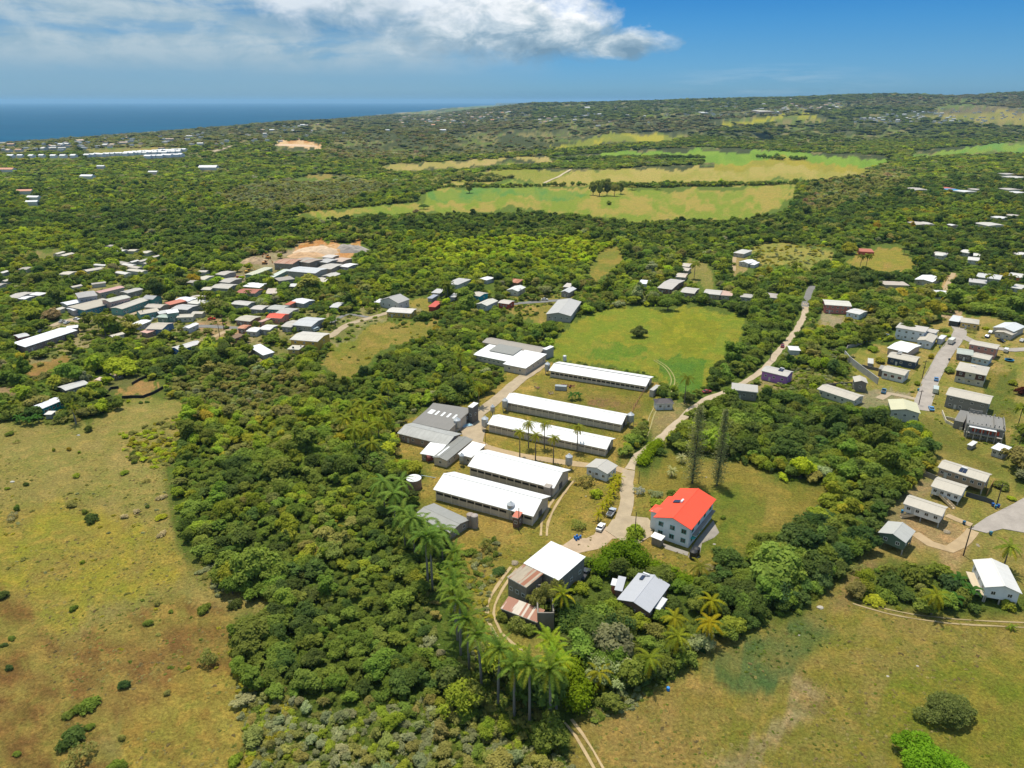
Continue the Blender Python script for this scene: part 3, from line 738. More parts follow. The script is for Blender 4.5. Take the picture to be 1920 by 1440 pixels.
ZN = (.40, .38, .35); CR = (.46, .42, .35); SIL = (.50, .52, .54); BARN = (.70, .70, .69); GREY = (.27, .26, .24); DGREY = (.20, .19, .175)
CONC = (.56, .48, .38)
FARMG = 'white roofed livestock barns of the farm'
def barn(k, spec, h, rise, n, label, roof=BARN, wall=CONC, openz=None, oh=.7, group=FARMG, cap=None, gable_open=True, wh=.8, stain=.16):
    r = house(k, spec, h, rise, 'par', roof, wall, label, 'barn', 'livestock_barn', group, oh=oh, detail=False, wdirt=.6, stain=stain)
    t, L, D, h, x, y, g, rz = r
    l, d = L / 2 - min(oh, D * .12), D / 2 - min(oh, D * .12)
    dark = plain((.025, .024, .022), 'dark_mesh_opening', .8); post = paint((.66, .58, .46), dirt=.3)
    w = 2 * l / n
    for i in range(n):
        cx = -l + (i + .5) * w
        for sy in (-1, 1):
            o = bar('window', cx - w / 2 + .22, cx + w / 2 - .22, min(sy * d, sy * (d + .02)), max(sy * d, sy * (d + .02)), h - .95 - wh, h - .95, dark, t)
    for i in range(n + 1):
        cx = -l + i * w
        bar('post', cx - .14, cx + .14, -d - .09, -d + .01, -1.0, h - .1, post, t)
    if gable_open:
        for sx in (-1, 1):
            bar('door', sx * l - .03, sx * l + .03, -1.3, 1.3, 0, 2.4, plain((.10, .095, .09), 'door_timber', .8), t)
    bar('ridge_cap', -L / 2 + .01, L / 2 - .01, -.22, .22, h + rise + .08, h + rise + .19, cap or roofm(roof, 0, stain=.05), t)
    return r
rc = plain((.10, .10, .105), 'ridge_vent')
barn('f', [(1150, 278), (1825, 390), (1858, 318)], 3.1, 1.5, 20, 'long narrow barn farthest up the yard, white roof with a dark ridge line', cap=rc)
barn('f', [(835, 495), (1655, 655), (1695, 580)], 3.6, 1.8, 18, 'long white roofed barn behind the tall palms, feed bin at each end', wh=.3)
barn('f', [(725, 650), (1555, 828), (1590, 745)], 3.4, 1.7, 18, 'long white roofed barn the row of coconut palms stands in front of', wh=.3)
barn('f', [(580, 940), (1180, 1095), (1292, 965)], 3.8, 2.6, 11, 'wide white roofed barn between the palm yard and the barn with the brick hut')
barnE = barn('f', [(340, 1102), (1035, 1290), (1155, 1148)], 3.9, 2.6, 12, 'wide white roofed barn nearest the camera in the yard, brick hut at its corner')
house('f', [(697, 85), (1100, 162), (1118, 118)], 3.4, 1.0, 'par', (.30, .27, .23), CONC, 'long brown grey roofed shed at the top of the farm lane', 'shed', 'farm_shed', 'grey farm sheds', detail=False, wdirt=.6)
house('f', [(640, 172), (900, 225), (955, 150)], 3.0, .9, 'shed', BARN, CONC, 'low white roofed shed half hidden by a tree at the top of the lane', 'shed', 'farm_shed', nf=8, ns=2, ww=1.5, wh=.7, door=False, stain=.05)
house('f', [(738, 140), (905, 172), (950, 128)], 3.9, .6, 'shed', (.25, .25, .23), CONC, 'grey sheet roof between the brown grey shed and the low white roof', 'shed', 'farm_shed', 'grey farm sheds', detail=False)
house('f', [(845, 236), (1005, 268), (1105, 165)], 3.6, .5, 'shed', BARN, CONC, 'square white roofed shed beside the lane at the top of the farm', 'shed', 'farm_shed', nf=2, ns=4, stain=.05)
house('f', [(310, 542), (580, 582), (602, 547)], 4.4, .5, 'shed', DGREY, (.16, .15, .14), 'flat grey shed behind the skylight roof, small tower at its corner', 'shed', 'farm_shed', 'grey farm sheds', nf=4, ns=2)
g2 = house('f', [(212, 640), (470, 697), (562, 590)], 3.6, 1.6, 'shed', DGREY, CONC, 'dark grey sloping roof with a row of pale skylight panels', 'shed', 'farm_shed', detail=False)
for i in range(5):
    t_, L_, D_, h_ = g2[:4]
    o = link('skylight', unit_box(plain((.72, .74, .74), 'skylight_sheet'), 'skylight'), t_, (-L_ * .33 + i * L_ * .16, D_ * .18, h_ + 1.6 * .68 + .16), 0, (.9 if i else 2.2, D_ * .22, .05)); o.rotation_euler = (math.atan(1.6 / D_), 0, 0)
house('f', [(95, 712), (440, 797), (535, 715)], 3.2, 1.4, 'par', (.36, .36, .34), (.30, .22, .18), 'weathered corrugated shed with a streaked ridge beside the palm wood', 'shed', 'farm_shed', nf=5, ns=2, stain=.6)
g4 = house('f', [(350, 882), (452, 907), (600, 752)], 3.1, .6, 'perp', (.22, .22, .20), CONC, 'narrow dark shed running uphill with one white skylight strip', 'shed', 'farm_shed', nf=1, ns=5, door=False)
o = link('skylight', unit_box(plain((.72, .74, .74), 'skylight_sheet'), 'skylight'), g4[0], (-g4[1] * .25, -g4[2] * .22, g4[3] + .6 * .5 + .2), 0, (.9, g4[2] * .42, .05)); o.rotation_euler = (0, -math.atan(.6 / (g4[1] / 2)), 0)
house('f', [(250, 852), (365, 872), (432, 800)], 2.8, .5, 'shed', BARN, (.3, .25, .22), 'small white roofed lean-to next to the narrow dark shed', 'shed', 'farm_shed', nf=2, ns=1, stain=.05)
house('f', [(515, 857), (610, 882), (702, 800)], 3.4, .6, 'shed', BARN, CONC, 'small white roofed block touching the upper end of the wide barn', 'shed', 'farm_shed', nf=2, ns=2, stain=.05)
house('f', [(592, 530), (626, 538), (642, 505)], 7.2, .3, 'shed', (.70, .70, .69), (.17, .15, .13), 'narrow dark tower with a pale cap above the grey sheds', 'tower', 'mill_tower', nf=1, ns=1, door=False, oh=.15)
house('f', [(225, 1290), (480, 1412), (575, 1300)], 2.7, .8, 'par', (.27, .27, .25), (.30, .27, .22), 'low grey roofed shed sunk among palms below the barns', 'shed', 'farm_shed', nf=6, ns=2)
house('f', [(1390, 942), (1545, 994), (1622, 937)], 3.3, 1.0, 'perp', (.42, .40, .36), (.62, .66, .70), 'pale blue walled cottage at the fork of the farm drive', 'cottage', 'cottage', nf=3, ns=2)
house('g', [(298, 467), (465, 464), (508, 420)], 3.1, 1.2, 'hip', (.055, .045, .05), (.62, .64, .68), 'small white hut with a near black hip roof beside the lane', 'cottage', 'cottage', nf=2, ns=1)
# incinerator hut
br = house('f', [(888, 1290), (935, 1302), (958, 1270)], 3.6, .6, 'shed', (.5, .14, .08), (.20, .12, .09), 'small brown brick hut with a broken red roof at the barn corner', 'hut', 'brick_hut', nf=1, ns=1, door=False, oh=.15, wdirt=.8)
house('f', [(1105, 1085), (1150, 1095), (1165, 1070)], 4.2, .2, 'flat', (.33, .29, .25), (.33, .28, .24), 'tall concrete hopper block at the end of the upper wide barn', 'hopper', 'concrete_hopper', nf=1, ns=1, door=False, oh=.05, detail=False)
house('f', [(1850, 415), (1880, 422), (1900, 380)], 3.0, .2, 'flat', (.42, .40, .37), (.40, .37, .33), 'squat concrete hopper at the far end of the dark ridged barn', 'hopper', 'concrete_hopper', detail=False, oh=.1)
house('f', [(1108, 130), (1135, 138), (1166, 112)], 5.0, .3, 'shed', (.72, .72, .70), (.36, .34, .32), 'pale capped block at the far corner of the brown grey shed', 'hopper', 'concrete_hopper', detail=False, oh=.1)

# red house
rh = house('j', [(784, 432), (1128, 548), (1365, 275)], 6.6, 1.9, 'perp', (.74, .075, .03), (.66, .70, .74), 'two storey pale house under a bright orange red roof', 'house', 'red_roofed_house', oh=.6,
           nf=3, ns=4, rows=[2.0, 5.0], ww=1.5, wh=1.5, frame=(.05, .30, .26), stain=.16, door=False, wdirt=.12)
t, L, D, h, x, y, g, rz = rh
rm = roofm((.74, .075, .03), 0, axis='X', stain=.06); wm = paint((.66, .70, .74), dirt=.12)
b = MB(); b.prism([(-L / 2 - 1.4, h - .55), (-L / 2 + .8, h + .05), (-L / 2 + .8, h + .18), (-L / 2 - 1.4, h - .42)][::-1], -D * .18, D * .22, rm, 'y'); b.build('side_roof', t)
b = MB(); b.add([(-L / 2 - 2.9, -D * .33, h - .55), (-L / 2 + .6, -D * .33, h - .2), (-L / 2 + .6, -D * .10, h - .2), (-L / 2 - 2.9, -D * .10, h - .55), (-L / 2 - 1.2, -D * .215, h + .3), (-L / 2 + .9, -D * .215, h + .35)],
             [(0, 1, 5, 4), (2, 3, 4, 5), (3, 0, 4), (1, 2, 5), (3, 2, 1, 0)], rm); b.build('porch_roof', t)
b = MB(); b.box(-L / 2 - 2.3, -L / 2 + .55, -D * .31, -D * .12, -1.2, h - .35, wm); b.build('porch_wall', t)
o = link('solar_panel', unit_box(plain((.02, .03, .06), 'solar_glass', .15), 'solar_panel'), t, (-L * .25, D * .02, h + 1.9 * .5 + .38), 0, (2.2, 1.7, .08)); o.rotation_euler = (0, -math.atan(1.9 / (L / 2)), 0)
b = MB(); b.tube((-L * .25 + 1.55, D * .02 - .9, h + 1.95), (-L * .25 + 1.55, D * .02 + .9, h + 1.95), .33, .33, plain((.75, .75, .75), 'tank_shell'), 10); b.build('water_heater_tank', t)
for q in range(3):
    bar('awning', L / 2 - .6, L / 2 + .5, -D * .42 + q * D * .13, -D * .42 + q * D * .13 + 1.6, 2.7, 2.78, plain((.04, .34, .27), 'green_canvas'), t)
bar('gallery', L / 2 - .6, L / 2 + .55, -D * .35, D * .45, 3.25, 3.4, concrete(), t)
def patio(pts, name='concrete_apron', m=None, lift=.05):
    P = [at(*p) for p in pts]; P = [Vector((p.x, p.y, H1(p.x, p.y) + lift)) for p in P]
    cx = sum(p.x for p in P) / len(P); cy = sum(p.y for p in P) / len(P)
    vs = [(cx, cy, H1(cx, cy) + lift)]; n = len(P)
    for s in (.5, 1.0):
        for p in P:
            qx, qy = cx + (p.x - cx) * s, cy + (p.y - cy) * s; vs.append((qx, qy, H1(qx, qy) + lift))
    for p in P: vs.append((p.x, p.y, p.z - lift - .3))
    fs = [(0, 1 + i, 1 + (i + 1) % n) for i in range(n)]
    for s in (0, 1): fs += [(1 + s * n + i, 1 + (s + 1) * n + i, 1 + (s + 1) * n + (i + 1) % n, 1 + s * n + (i + 1) % n) for i in range(n)]
    if P[0].x * (P[1].y - P[2].y) + P[1].x * (P[2].y - P[0].y) + P[2].x * (P[0].y - P[1].y) < 0: fs = [f[::-1] for f in fs]
    b = MB(); b.add(vs, fs, m or concrete()); return tag(b.build(name), None, None, None, 'structure')
patio([px('j', *p) for p in [(1130, 720), (1180, 640), (1330, 460), (1385, 570), (1340, 615), (1230, 630), (1205, 790), (1150, 820), (1105, 790)]])
patio([px('j', *p) for p in [(860, 660), (1110, 745), (1100, 780), (900, 715)]])

# hillside bungalow L with annexes, ruin M
house('j', [(470, 1162), (768, 1283), (935, 1055)], 3.6, 1.3, 'perp', (.40, .41, .44), (.16, .10, .08), 'blue grey roofed bungalow with a teal doorway sunk in trees', 'house', 'grey_roofed_bungalow', nf=3, ns=3, solar=(-.45, .7), doorc=(.02, .30, .34), stain=.12, minD=13)
house('j', [(428, 1085), (500, 1100), (560, 985)], 3.5, .3, 'shed', (.40, .41, .44), (.20, .13, .11), 'low side wing left of the blue grey bungalow', 'annexe', 'annexe', nf=1, ns=1, detail=False, stain=.12)
house('j', [(800, 1250), (852, 1272), (918, 1182)], 2.8, .4, 'shed', (.56, .57, .58), (.3, .3, .32), 'little pale roofed lean-to at the right of the blue grey bungalow', 'lean-to', 'lean_to', nf=1, ns=1, detail=False)
house('j', [(390, 1040), (440, 1050), (490, 1000)], 2.7, .2, 'shed', (.60, .61, .63), (.55, .2, .12), 'little white awning with orange pots left of the blue grey bungalow', 'lean-to', 'lean_to', detail=False)
house('j', [(770, 608), (868, 648), (895, 610)], 2.5, .3, 'shed', (.72, .72, .70), (.25, .22, .18), 'open shed with a white sheet roof against the red roofed house', 'lean-to', 'lean_to', nf=1, ns=1, detail=False)
mm = house('k', [(612, 330), (890, 466), (1055, 266)], 7.0, .3, 'shed', BARN, (.22, .20, .175), 'tall dark walled ruin under a clean white sheet roof', 'barn', 'ruined_barn', nf=2, ns=3, door=False, oh=.25, wdirt=.8, stain=.05)
m2 = house('k', [(487, 440), (640, 525), (722, 398)], 6.4, .4, 'shed', (.36, .30, .22), (.27, .24, .20), 'stained rusty roofed half of the tall ruin, shrubs growing in it', 'barn', 'ruined_barn', nf=3, ns=1, door=False, oh=.2, wdirt=.9, rust=.45, stain=.6)
m4 = house('k', [(640, 700), (772, 700), (870, 480)], 5.2, .2, 'shed', (.12, .11, .10), (.24, .22, .19), 'roofless concrete end of the ruin swallowed by shrubs', 'barn', 'ruined_barn', oh=.05, wdirt=.9, detail=False)
t, L, D, h = m4[:4]
for c_ in list(t.children): bpy.data.objects.remove(c_)
wm_ = paint((.24, .22, .19), dirt=.9)
for x0, x1, y0, y1 in ((-L / 2, L / 2, -D / 2, -D / 2 + .3), (-L / 2, L / 2, D / 2 - .3, D / 2), (-L / 2, -L / 2 + .3, -D / 2 + .31, D / 2 - .31), (L / 2 - .3, L / 2, -D / 2 + .31, D / 2 - .31)): bar('wall', x0, x1, y0, y1, -1, h - R.uniform(0, .8), wm_, t)
m3 = house('k', [(402, 668), (690, 780), (768, 712)], 2.4, .9, 'shed', (.52, .46, .38), (.14, .12, .10), 'rust striped lean-to roof at the foot of the ruin', 'lean-to', 'lean_to', nf=1, ns=1, door=False, oh=.2, wdirt=.9, rust=.62, stain=.4)

# ---- estate on the right
ES = 'houses of the hillside estate'
TAN = (.40, .29, .20)
house('i', [(870, 160), (1265, 285), (1305, 215)], 5.0, 1.1, 'par', CR, TAN, 'long tan house with solar panels on its cream roof', group=ES, nf=6, ns=2, rows=[3.6], stilts=1.9, solar=(-.02, -.55))
house('i', [(812, 315), (1065, 395), (1110, 310)], 3.9, 1.1, 'par', CR, WHT, 'white bungalow on stilts just below the long tan house', group=ES, nf=4, ns=2, rows=[2.7], stilts=1.2)
house('i', [(578, 455), (900, 562), (955, 487)], 4.3, 1.1, 'par', CR, WHT, 'white bungalow on stilts over bare earth beside the cul-de-sac', group=ES, nf=4, ns=2, rows=[3.1], stilts=1.6)
house('i', [(370, 692), (600, 780), (690, 685)], 4.4, 1.3, 'perp', (.40, .40, .37), (.115, .17, .125), 'sage green gabled cottage on stilts with white framed windows', group=ES, nf=2, ns=2, rows=[3.2], stilts=1.7, frame=(.8, .8, .8), door=False)
house('i', [(1232, 1140), (1540, 1195), (1455, 968)], 4.6, 1.4, 'perp', (.60, .59, .56), (.72, .73, .74), 'white gabled house on stilts above the lower field', group=ES, nf=2, ns=3, rows=[3.2], stilts=1.6, door=False)
house('h', [(715, 905), (985, 940), (960, 845)], 4.6, 1.1, 'perp', (.52, .50, .33), (.48, .48, .44), 'grey walled house with a pale lime and cream roof', group=ES, nf=3, ns=2, rows=[2.9])
house('h', [(1222, 770), (1620, 857), (1640, 782)], 5.6, 1.3, 'par', CR, (.22, .215, .20), 'long two storey raw block house with a cream roof', group=ES, nf=4, ns=2, rows=[1.5, 4.2])
ub = house('h', [(1385, 1025), (1735, 1092), (1765, 990)], 5.5, .3, 'flat', (.22, .21, .19), (.24, .22, .20), 'unfinished flat topped concrete house with red shutters', group=ES, nf=5, ns=2, rows=[1.3], oh=.1, wdirt=.8, door=False)
t, L, D, h = ub[:4]
for i in range(4): bar('shutter', -L * .32 + i * L * .19, -L * .32 + i * L * .19 + 1.5, -D / 2 - .06, -D / 2 + .05, 2.9, 4.6, plain((.50, .07, .03), 'red_paint'), t)
bar('awning', -L * .42, L * .28, -D / 2 - 1.6, -D / 2 + .1, 4.95, 5.05, roofm((.62, .63, .64)), t)
for i in range(6): bar('post', -L * .45 + i * L * .18, -L * .45 + i * L * .18 + .3, -D / 2 - 1.5, -D / 2 - 1.2, -2.2, 4.9, concrete((.42, .40, .36)), t)
bar('balcony', -L * .46, L * .46, -D / 2 - 1.6, -D / 2 + .02, 2.45, 2.62, concrete((.35, .33, .3)), t)
for i in range(9):
    for sy in (-.8, .8): bar('column_stub', -L * .45 + i * L * .11, -L * .45 + i * L * .11 + .3, sy * D / 2 - .15, sy * D / 2 + .15, h + .24, h + R.uniform(.6, 1.7), concrete((.34, .32, .29)), t)
bar('unfinished_wall', -L * .45, -L * .1, D / 2 - .4, D / 2 - .2, h + .24, h + 1.6, concrete((.30, .28, .25)), t)
for a in (.2, .45): bar('parapet', L * a, L * a + .25, -D / 2 + .3, D / 2 - .3, h + .24, h + .95, concrete((.22, .21, .19)), t)
house('h', [(1300, 1005), (1385, 1025), (1420, 925)], 3.2, .1, 'flat', (.2, .19, .17), (.24, .22, .2), 'roofless block terrace joined to the unfinished house', group=ES, nf=1, ns=1, detail=False, oh=.05, wdirt=.8)
_hp = house('h', [(1310, 547), (1590, 600), (1608, 522)], 5.8, 1.2, 'hip', CR, (.50, .46, .36), 'two storey cream house with brown upper panels and hip roof', group=ES, nf=3, ns=2, rows=[1.5, 4.4], solar=(.0, -.25))
t, L, D, h = _hp[:4]
for a_, b_ in ((-.98, -.36), (.36, .98)): bar('brown_panel', a_ * (L / 2 - .45), b_ * (L / 2 - .45), -(D / 2 - .45) - .03, -(D / 2 - .45) + .02, 2.9, 5.6, plain((.09, .045, .035), 'brown_render', .8), t)
bar('balcony', -.34 * (L / 2 - .45), .34 * (L / 2 - .45), -(D / 2) - .5, -(D / 2 - .45), 2.75, 2.9, concrete((.5, .45, .38)), t)
house('h', [(1455, 427), (1620, 462), (1640, 420)], 3.2, .9, 'par', CR, (.38, .48, .55), 'powder blue house behind the hip roofed two storey', group=ES, nf=3, ns=1)
house('h', [(1300, 395), (1450, 417), (1475, 370)], 3.4, .9, 'par', (.38, .41, .36), (.13, .12, .11), 'dark timber house with a greenish roof beside the powder blue one', group=ES, nf=2, ns=1)
house('h', [(1430, 313), (1688, 362), (1702, 322)], 5.4, .7, 'par', CR, (.50, .24, .19), 'salmon pink two storey terrace', group=ES, nf=4, ns=2, rows=[1.6, 4.1])
house('h', [(1668, 170), (1862, 212), (1903, 150)], 3.6, 1.2, 'perp', (.56, .58, .58), (.50, .46, .40), 'house with a pale steel gable roof at the top of the estate', group=ES, nf=2, ns=2)
house('h', [(1668, 205), (1825, 238), (1850, 205)], 2.8, .8, 'perp', CR, (.48, .44, .38), 'small gabled porch block in front of the steel roofed house', group=ES, nf=2, ns=1)
house('h', [(1330, 112), (1500, 135), (1535, 97)], 3.4, 1.1, 'hip', CR, (.60, .42, .14), 'yellow ochre bungalow at the head of the estate street', group=ES, nf=3, ns=2)
house('h', [(1235, 100), (1328, 115), (1378, 72)], 2.9, .3, 'shed', (.55, .56, .57), (.06, .06, .06), 'open carport with a pale roof joined to the ochre bungalow', 'carport', 'carport', detail=False, oh=.3)
house('h', [(770, 167), (1040, 212), (1060, 165)], 6.0, .3, 'flat', (.46, .43, .38), (.64, .67, .72), 'large white two storey house with a flat tan roof', group=ES, nf=4, ns=2, rows=[1.7, 4.5])
house('h', [(960, 278), (1100, 303), (1142, 240)], 3.6, .8, 'perp', CR, (.62, .65, .70), 'single storey white wing below the large flat roofed house', group=ES, nf=2, ns=2)
house('h', [(1040, 205), (1130, 222), (1150, 190)], 3.5, .3, 'flat', (.45, .42, .38), (.6, .6, .6), 'low flat annexe behind the large white house', group=ES, nf=1, ns=1, detail=False)
house('h', [(727, 357), (915, 402), (955, 317)], 3.3, .7, 'par', (.72, .73, .73), (.5, .4, .34), 'bungalow with a smooth white roof below the big white house', group=ES, nf=2, ns=2)
house('h', [(698, 430), (960, 482), (980, 430)], 3.6, .9, 'par', CR, (.045, .065, .10), 'navy blue bungalow with a pale cream roof', group=ES, nf=3, ns=2, solar=(-.4, .1))
house('h', [(652, 553), (862, 602), (885, 550)], 3.9, .9, 'par', CR, (.66, .66, .64), 'white bungalow with red shutters below the navy one', group=ES, nf=3, ns=1, frame=(.45, .12, .12), ww=1.4)
house('h', [(612, 540), (655, 548), (672, 512)], 3.4, .2, 'flat', (.3, .28, .25), (.16, .15, .14), 'dark lean-to on the left of the red shuttered bungalow', 'lean-to', 'lean_to', detail=False)
house('h', [(376, 655), (500, 668), (515, 622)], 4.4, 1.0, 'perp', CR, (.20, .18, .16), 'tall narrow grey outhouse with a gabled cream roof', 'outhouse', 'outhouse', nf=1, ns=1)
house('h', [(95, 730), (435, 840), (446, 768)], 3.0, .9, 'par', CR, (.55, .53, .48), 'long cream roof half buried in the wood edge', group=ES, nf=5, ns=2)
house('h', [(508, 485), (560, 492), (570, 450)], 2.6, .2, 'shed', (.5, .49, .45), (.36, .33, .3), 'tiny concrete shed on the lawn by the boundary wall', 'shed', 'garden_shed', detail=False)
house('h', [(1645, 1257), (1770, 1300), (1785, 1245)], 3.0, .4, 'shed', (.68, .70, .74), (.42, .40, .38), 'small hut with a bluish white sheet roof and blue barrel', 'hut', 'hut', nf=2, ns=1)
house('h', [(1425, 1225), (1470, 1240), (1485, 1195)], 1.8, .2, 'shed', (.6, .6, .58), (.3, .28, .26), 'tiny pale coop on the slope below the unfinished house', 'coop', 'coop', detail=False)
house('h', [(1140, 265), (1190, 275), (1220, 240)], 2.8, .2, 'flat', (.6, .6, .6), (.6, .6, .62), 'white garden room beside the minibus', 'annexe', 'annexe', detail=False)
# upper right, zoom e
UP = 'houses among the trees at the upper right'
house('e', [(198, 600), (430, 616), (433, 572)], 5.2, .6, 'par', (.55, .52, .46), (.46, .17, .14), 'brick red two storey block with a long cream roof', group=UP, nf=5, ns=1, rows=[1.5, 3.9])
house('e', [(415, 666), (535, 692), (566, 652)], 3.2, .5, 'par', (.55, .54, .52), (.55, .65, .75), 'pale blue box house right of the brick red block', group=UP, nf=2, ns=1)
house('e', [(1000, 388), (1160, 412), (1182, 365)], 3.2, .9, 'perp', (.74, .75, .76), (.5, .42, .34), 'house with a bright white roof beside the dirt track', group=UP, nf=2, ns=1)
house('e', [(1093, 500), (1248, 516), (1264, 485)], 4.0, .2, 'flat', (.62, .62, .62), (.58, .60, .62), 'white villa with deep dark verandah openings', group=UP, nf=3, ns=1, ww=2.2, wh=1.5)
house('e', [(690, 432), (905, 438), (920, 405)], 2.6, .2, 'flat', (.44, .38, .32), (.46, .38, .32), 'long low block wall building at the wood edge', group=UP, nf=6, ns=1, detail=False)
house('e', [(1510, 362), (1720, 388), (1738, 350)], 3.4, 1.1, 'par', (.50, .50, .48), (.4, .4, .38), 'grey hipped bungalow above the flame orange house', group=UP, nf=3, ns=1)
house('e', [(1437, 405), (1592, 422), (1610, 392)], 3.0, .6, 'par', (.46, .44, .42), (.45, .44, .42), 'low grey annexe left of the grey bungalow', group=UP, nf=3, ns=1)
house('e', [(1785, 357), (1920, 374), (1935, 340)], 3.6, .9, 'par', (.56, .54, .50), (.62, .20, .07), 'flame orange house at the right edge', group=UP, nf=3, ns=1)
house('e', [(1815, 455), (1910, 470), (1930, 440)], 2.8, .4, 'shed', (.5, .48, .45), (.45, .43, .4), 'flat pale outbuilding in front of the flame orange house', group=UP, nf=2, ns=1)
for sp, lb in (([(1153, 176), (1255, 186), (1268, 160)], 'cream roofed cottage left of the round green tree'), ([(1393, 152), (1480, 165), (1490, 135)], 'upper white gabled cottage beside the round green tree'),
               ([(1480, 180), (1545, 186), (1553, 162)], 'white shed joined to the upper gabled cottage'), ([(1435, 216), (1535, 226), (1542, 198)], 'lower cream roofed cottage beside the round green tree'),
               ([(1865, 172), (1925, 180), (1935, 155)], 'cottage at the right edge above the palms')):
    house('e', sp, 3.1, .9, 'par', (.58, .56, .52), (.5, .47, .42), lb, group=UP, nf=2, ns=1)
# centre top, zoom d
CT = 'cottages round the green pasture'
house('d', [(1256, 167), (1355, 180), (1364, 140)], 3.2, 1.0, 'hip', (.52, .50, .46), (.45, .42, .38), 'small cottage farther up the sandy drive', group=CT, nf=2, ns=1)
house('d', [(1303, 252), (1395, 268), (1404, 235)], 3.1, 1.0, 'perp', (.70, .71, .72), (.5, .5, .5), 'white gabled cottage nearer on the sandy drive', group=CT, nf=2, ns=1)
house('d', [(1395, 272), (1438, 278), (1442, 250)], 2.6, .4, 'shed', (.66, .66, .66), (.5, .5, .5), 'white shed right of the nearer gabled cottage', group=CT, nf=1, ns=1, detail=False)
house('d', [(548, 480), (682, 497), (780, 412)], 3.4, 1.1, 'par', (.44, .41, .37), (.22, .13, .10), 'wide brown walled bungalow with a tan hip roof above the pasture', group=CT, nf=3, ns=3)
house('d', [(730, 516), (860, 531), (936, 488)], 3.0, .8, 'par', (.46, .43, .38), (.30, .2, .16), 'brownish roofed cottage right of the wide brown bungalow', group=CT, nf=3, ns=2)
house('d', [(952, 530), (1105, 545), (1130, 505)], 3.2, .7, 'par', (.48, .45, .41), (.42, .3, .22), 'cream roofed cottage behind the pasture hedge', group=CT, nf=2, ns=1)
house('d', [(1100, 545), (1215, 553), (1224, 515)], 2.9, .4, 'shed', (.50, .34, .28), (.45, .35, .3), 'low pinkish roof joined to the cream roofed cottage', group=CT, nf=2, ns=1)
house('d', [(1285, 560), (1400, 572), (1412, 540)], 3.0, .8, 'hip', (.40, .38, .34), (.35, .33, .3), 'grey hip roof peeping over the pasture hedge', group=CT, nf=2, ns=1)
house('d', [(1500, 560), (1635, 576), (1640, 536)], 3.1, .8, 'hip', (.40, .36, .33), (.36, .34, .32), 'brown grey bungalow nearest the road bend', group=CT, nf=2, ns=1)
for sp, lb in (([(755, 285), (835, 292), (845, 262)], 'uppermost of three pale roofs on the orange earth'), ([(755, 322), (830, 330), (838, 302)], 'middle of three pale roofs on the orange earth'), ([(705, 380), (800, 388), (815, 352)], 'lowest of three pale roofs on the orange earth')):
    house('d', sp, 2.8, .6, 'par', (.52, .46, .38), (.4, .33, .26), lb, group=CT, nf=2, ns=1, rust=.1)
house('d', [(375, 440), (465, 448), (472, 418)], 2.8, .4, 'shed', (.72, .73, .76), (.5, .5, .52), 'small white roof left of the wide brown bungalow', group=CT, nf=1, ns=1, detail=False)
house('d', [(1476, 1226), (1715, 1282), (1767, 1234)], 4.3, 1.0, 'par', (.44, .42, .38), (.36, .16, .42), 'purple walled house beside the gravel road', group=CT, nf=3, ns=2, rows=[2.4], solar=(.3, -.1))
house('g', [(975, 338), (1215, 364), (1292, 308)], 4.2, .2, 'flat', (.40, .38, .34), (.25, .24, .22), 'grey block building with a bare flat roof beside the gravel road', group=CT, nf=3, ns=2, rows=[2.4])
house('d', [(1712, 1040), (1815, 1046), (1828, 1008)], 2.6, .4, 'hip', (.62, .62, .60), (.5, .5, .5), 'small white roof tucked in trees right of the gravel road', group=CT, nf=1, ns=1, detail=False)
# centre hamlet, zoom c
HM = 'houses of the hamlet behind the farm'
house('b', [(1618, 594), (1790, 625), (1836, 578)], 4.6, 2.6, 'perp', (.36, .35, .33), (.52, .52, .51), 'steep gabled grey chapel like house', group=HM, nf=3, ns=2, ww=.9, wh=1.6, rows=[2.3])
house('b', [(1672, 697), (1900, 712), (1908, 668)], 3.2, .6, 'par', (.56, .53, .49), (.50, .33, .08), 'long mustard yellow bungalow in front of the grey chapel like house', group=HM, nf=5, ns=1)
house('c', [(485, 442), (600, 457), (660, 400)], 3.2, 1.2, 'hip', (.44, .43, .41), (.5, .5, .48), 'grey hip roofed house at the wood edge', group=HM, nf=3, ns=1)
house('c', [(775, 402), (850, 416), (886, 385)], 3.0, .8, 'hip', (.66, .67, .68), (.5, .5, .5), 'small white hip roof behind the round tree', group=HM, nf=1, ns=1, detail=False)
house('c', [(700, 546), (790, 562), (826, 525)], 3.4, .8, 'par', (.46, .42, .36), (.02, .30, .40), 'turquoise cottage with a tan roof', group=HM, nf=2, ns=1)
house('c', [(760, 632), (862, 648), (902, 592)], 3.2, 1.1, 'perp', (.52, .50, .44), (.5, .52, .55), 'white gabled cottage below the turquoise one', group=HM, nf=2, ns=1)
house('c', [(948, 616), (1050, 630), (1063, 595)], 3.2, .6, 'par', (.50, .45, .40), (.40, .07, .045), 'cottage with brick red walls beside a heap of scrap', group=HM, nf=2, ns=1)
house('c', [(1025, 502), (1130, 515), (1163, 472)], 3.4, 1.1, 'perp', (.60, .60, .58), (.55, .52, .44), 'cream cottage with a white gable in the middle of the hamlet', group=HM, nf=2, ns=1)
house('c', [(1505, 517), (1582, 527), (1626, 485)], 3.4, 1.0, 'perp', (.52, .52, .52), (.28, .24, .22), 'cottage with a dark porch beside the hamlet road', group=HM, nf=2, ns=1)
house('c', [(1507, 470), (1570, 476), (1618, 448)], 3.0, .5, 'shed', (.50, .46, .42), (.3, .26, .24), 'low roof just behind the dark porched cottage', group=HM, nf=1, ns=1, detail=False)
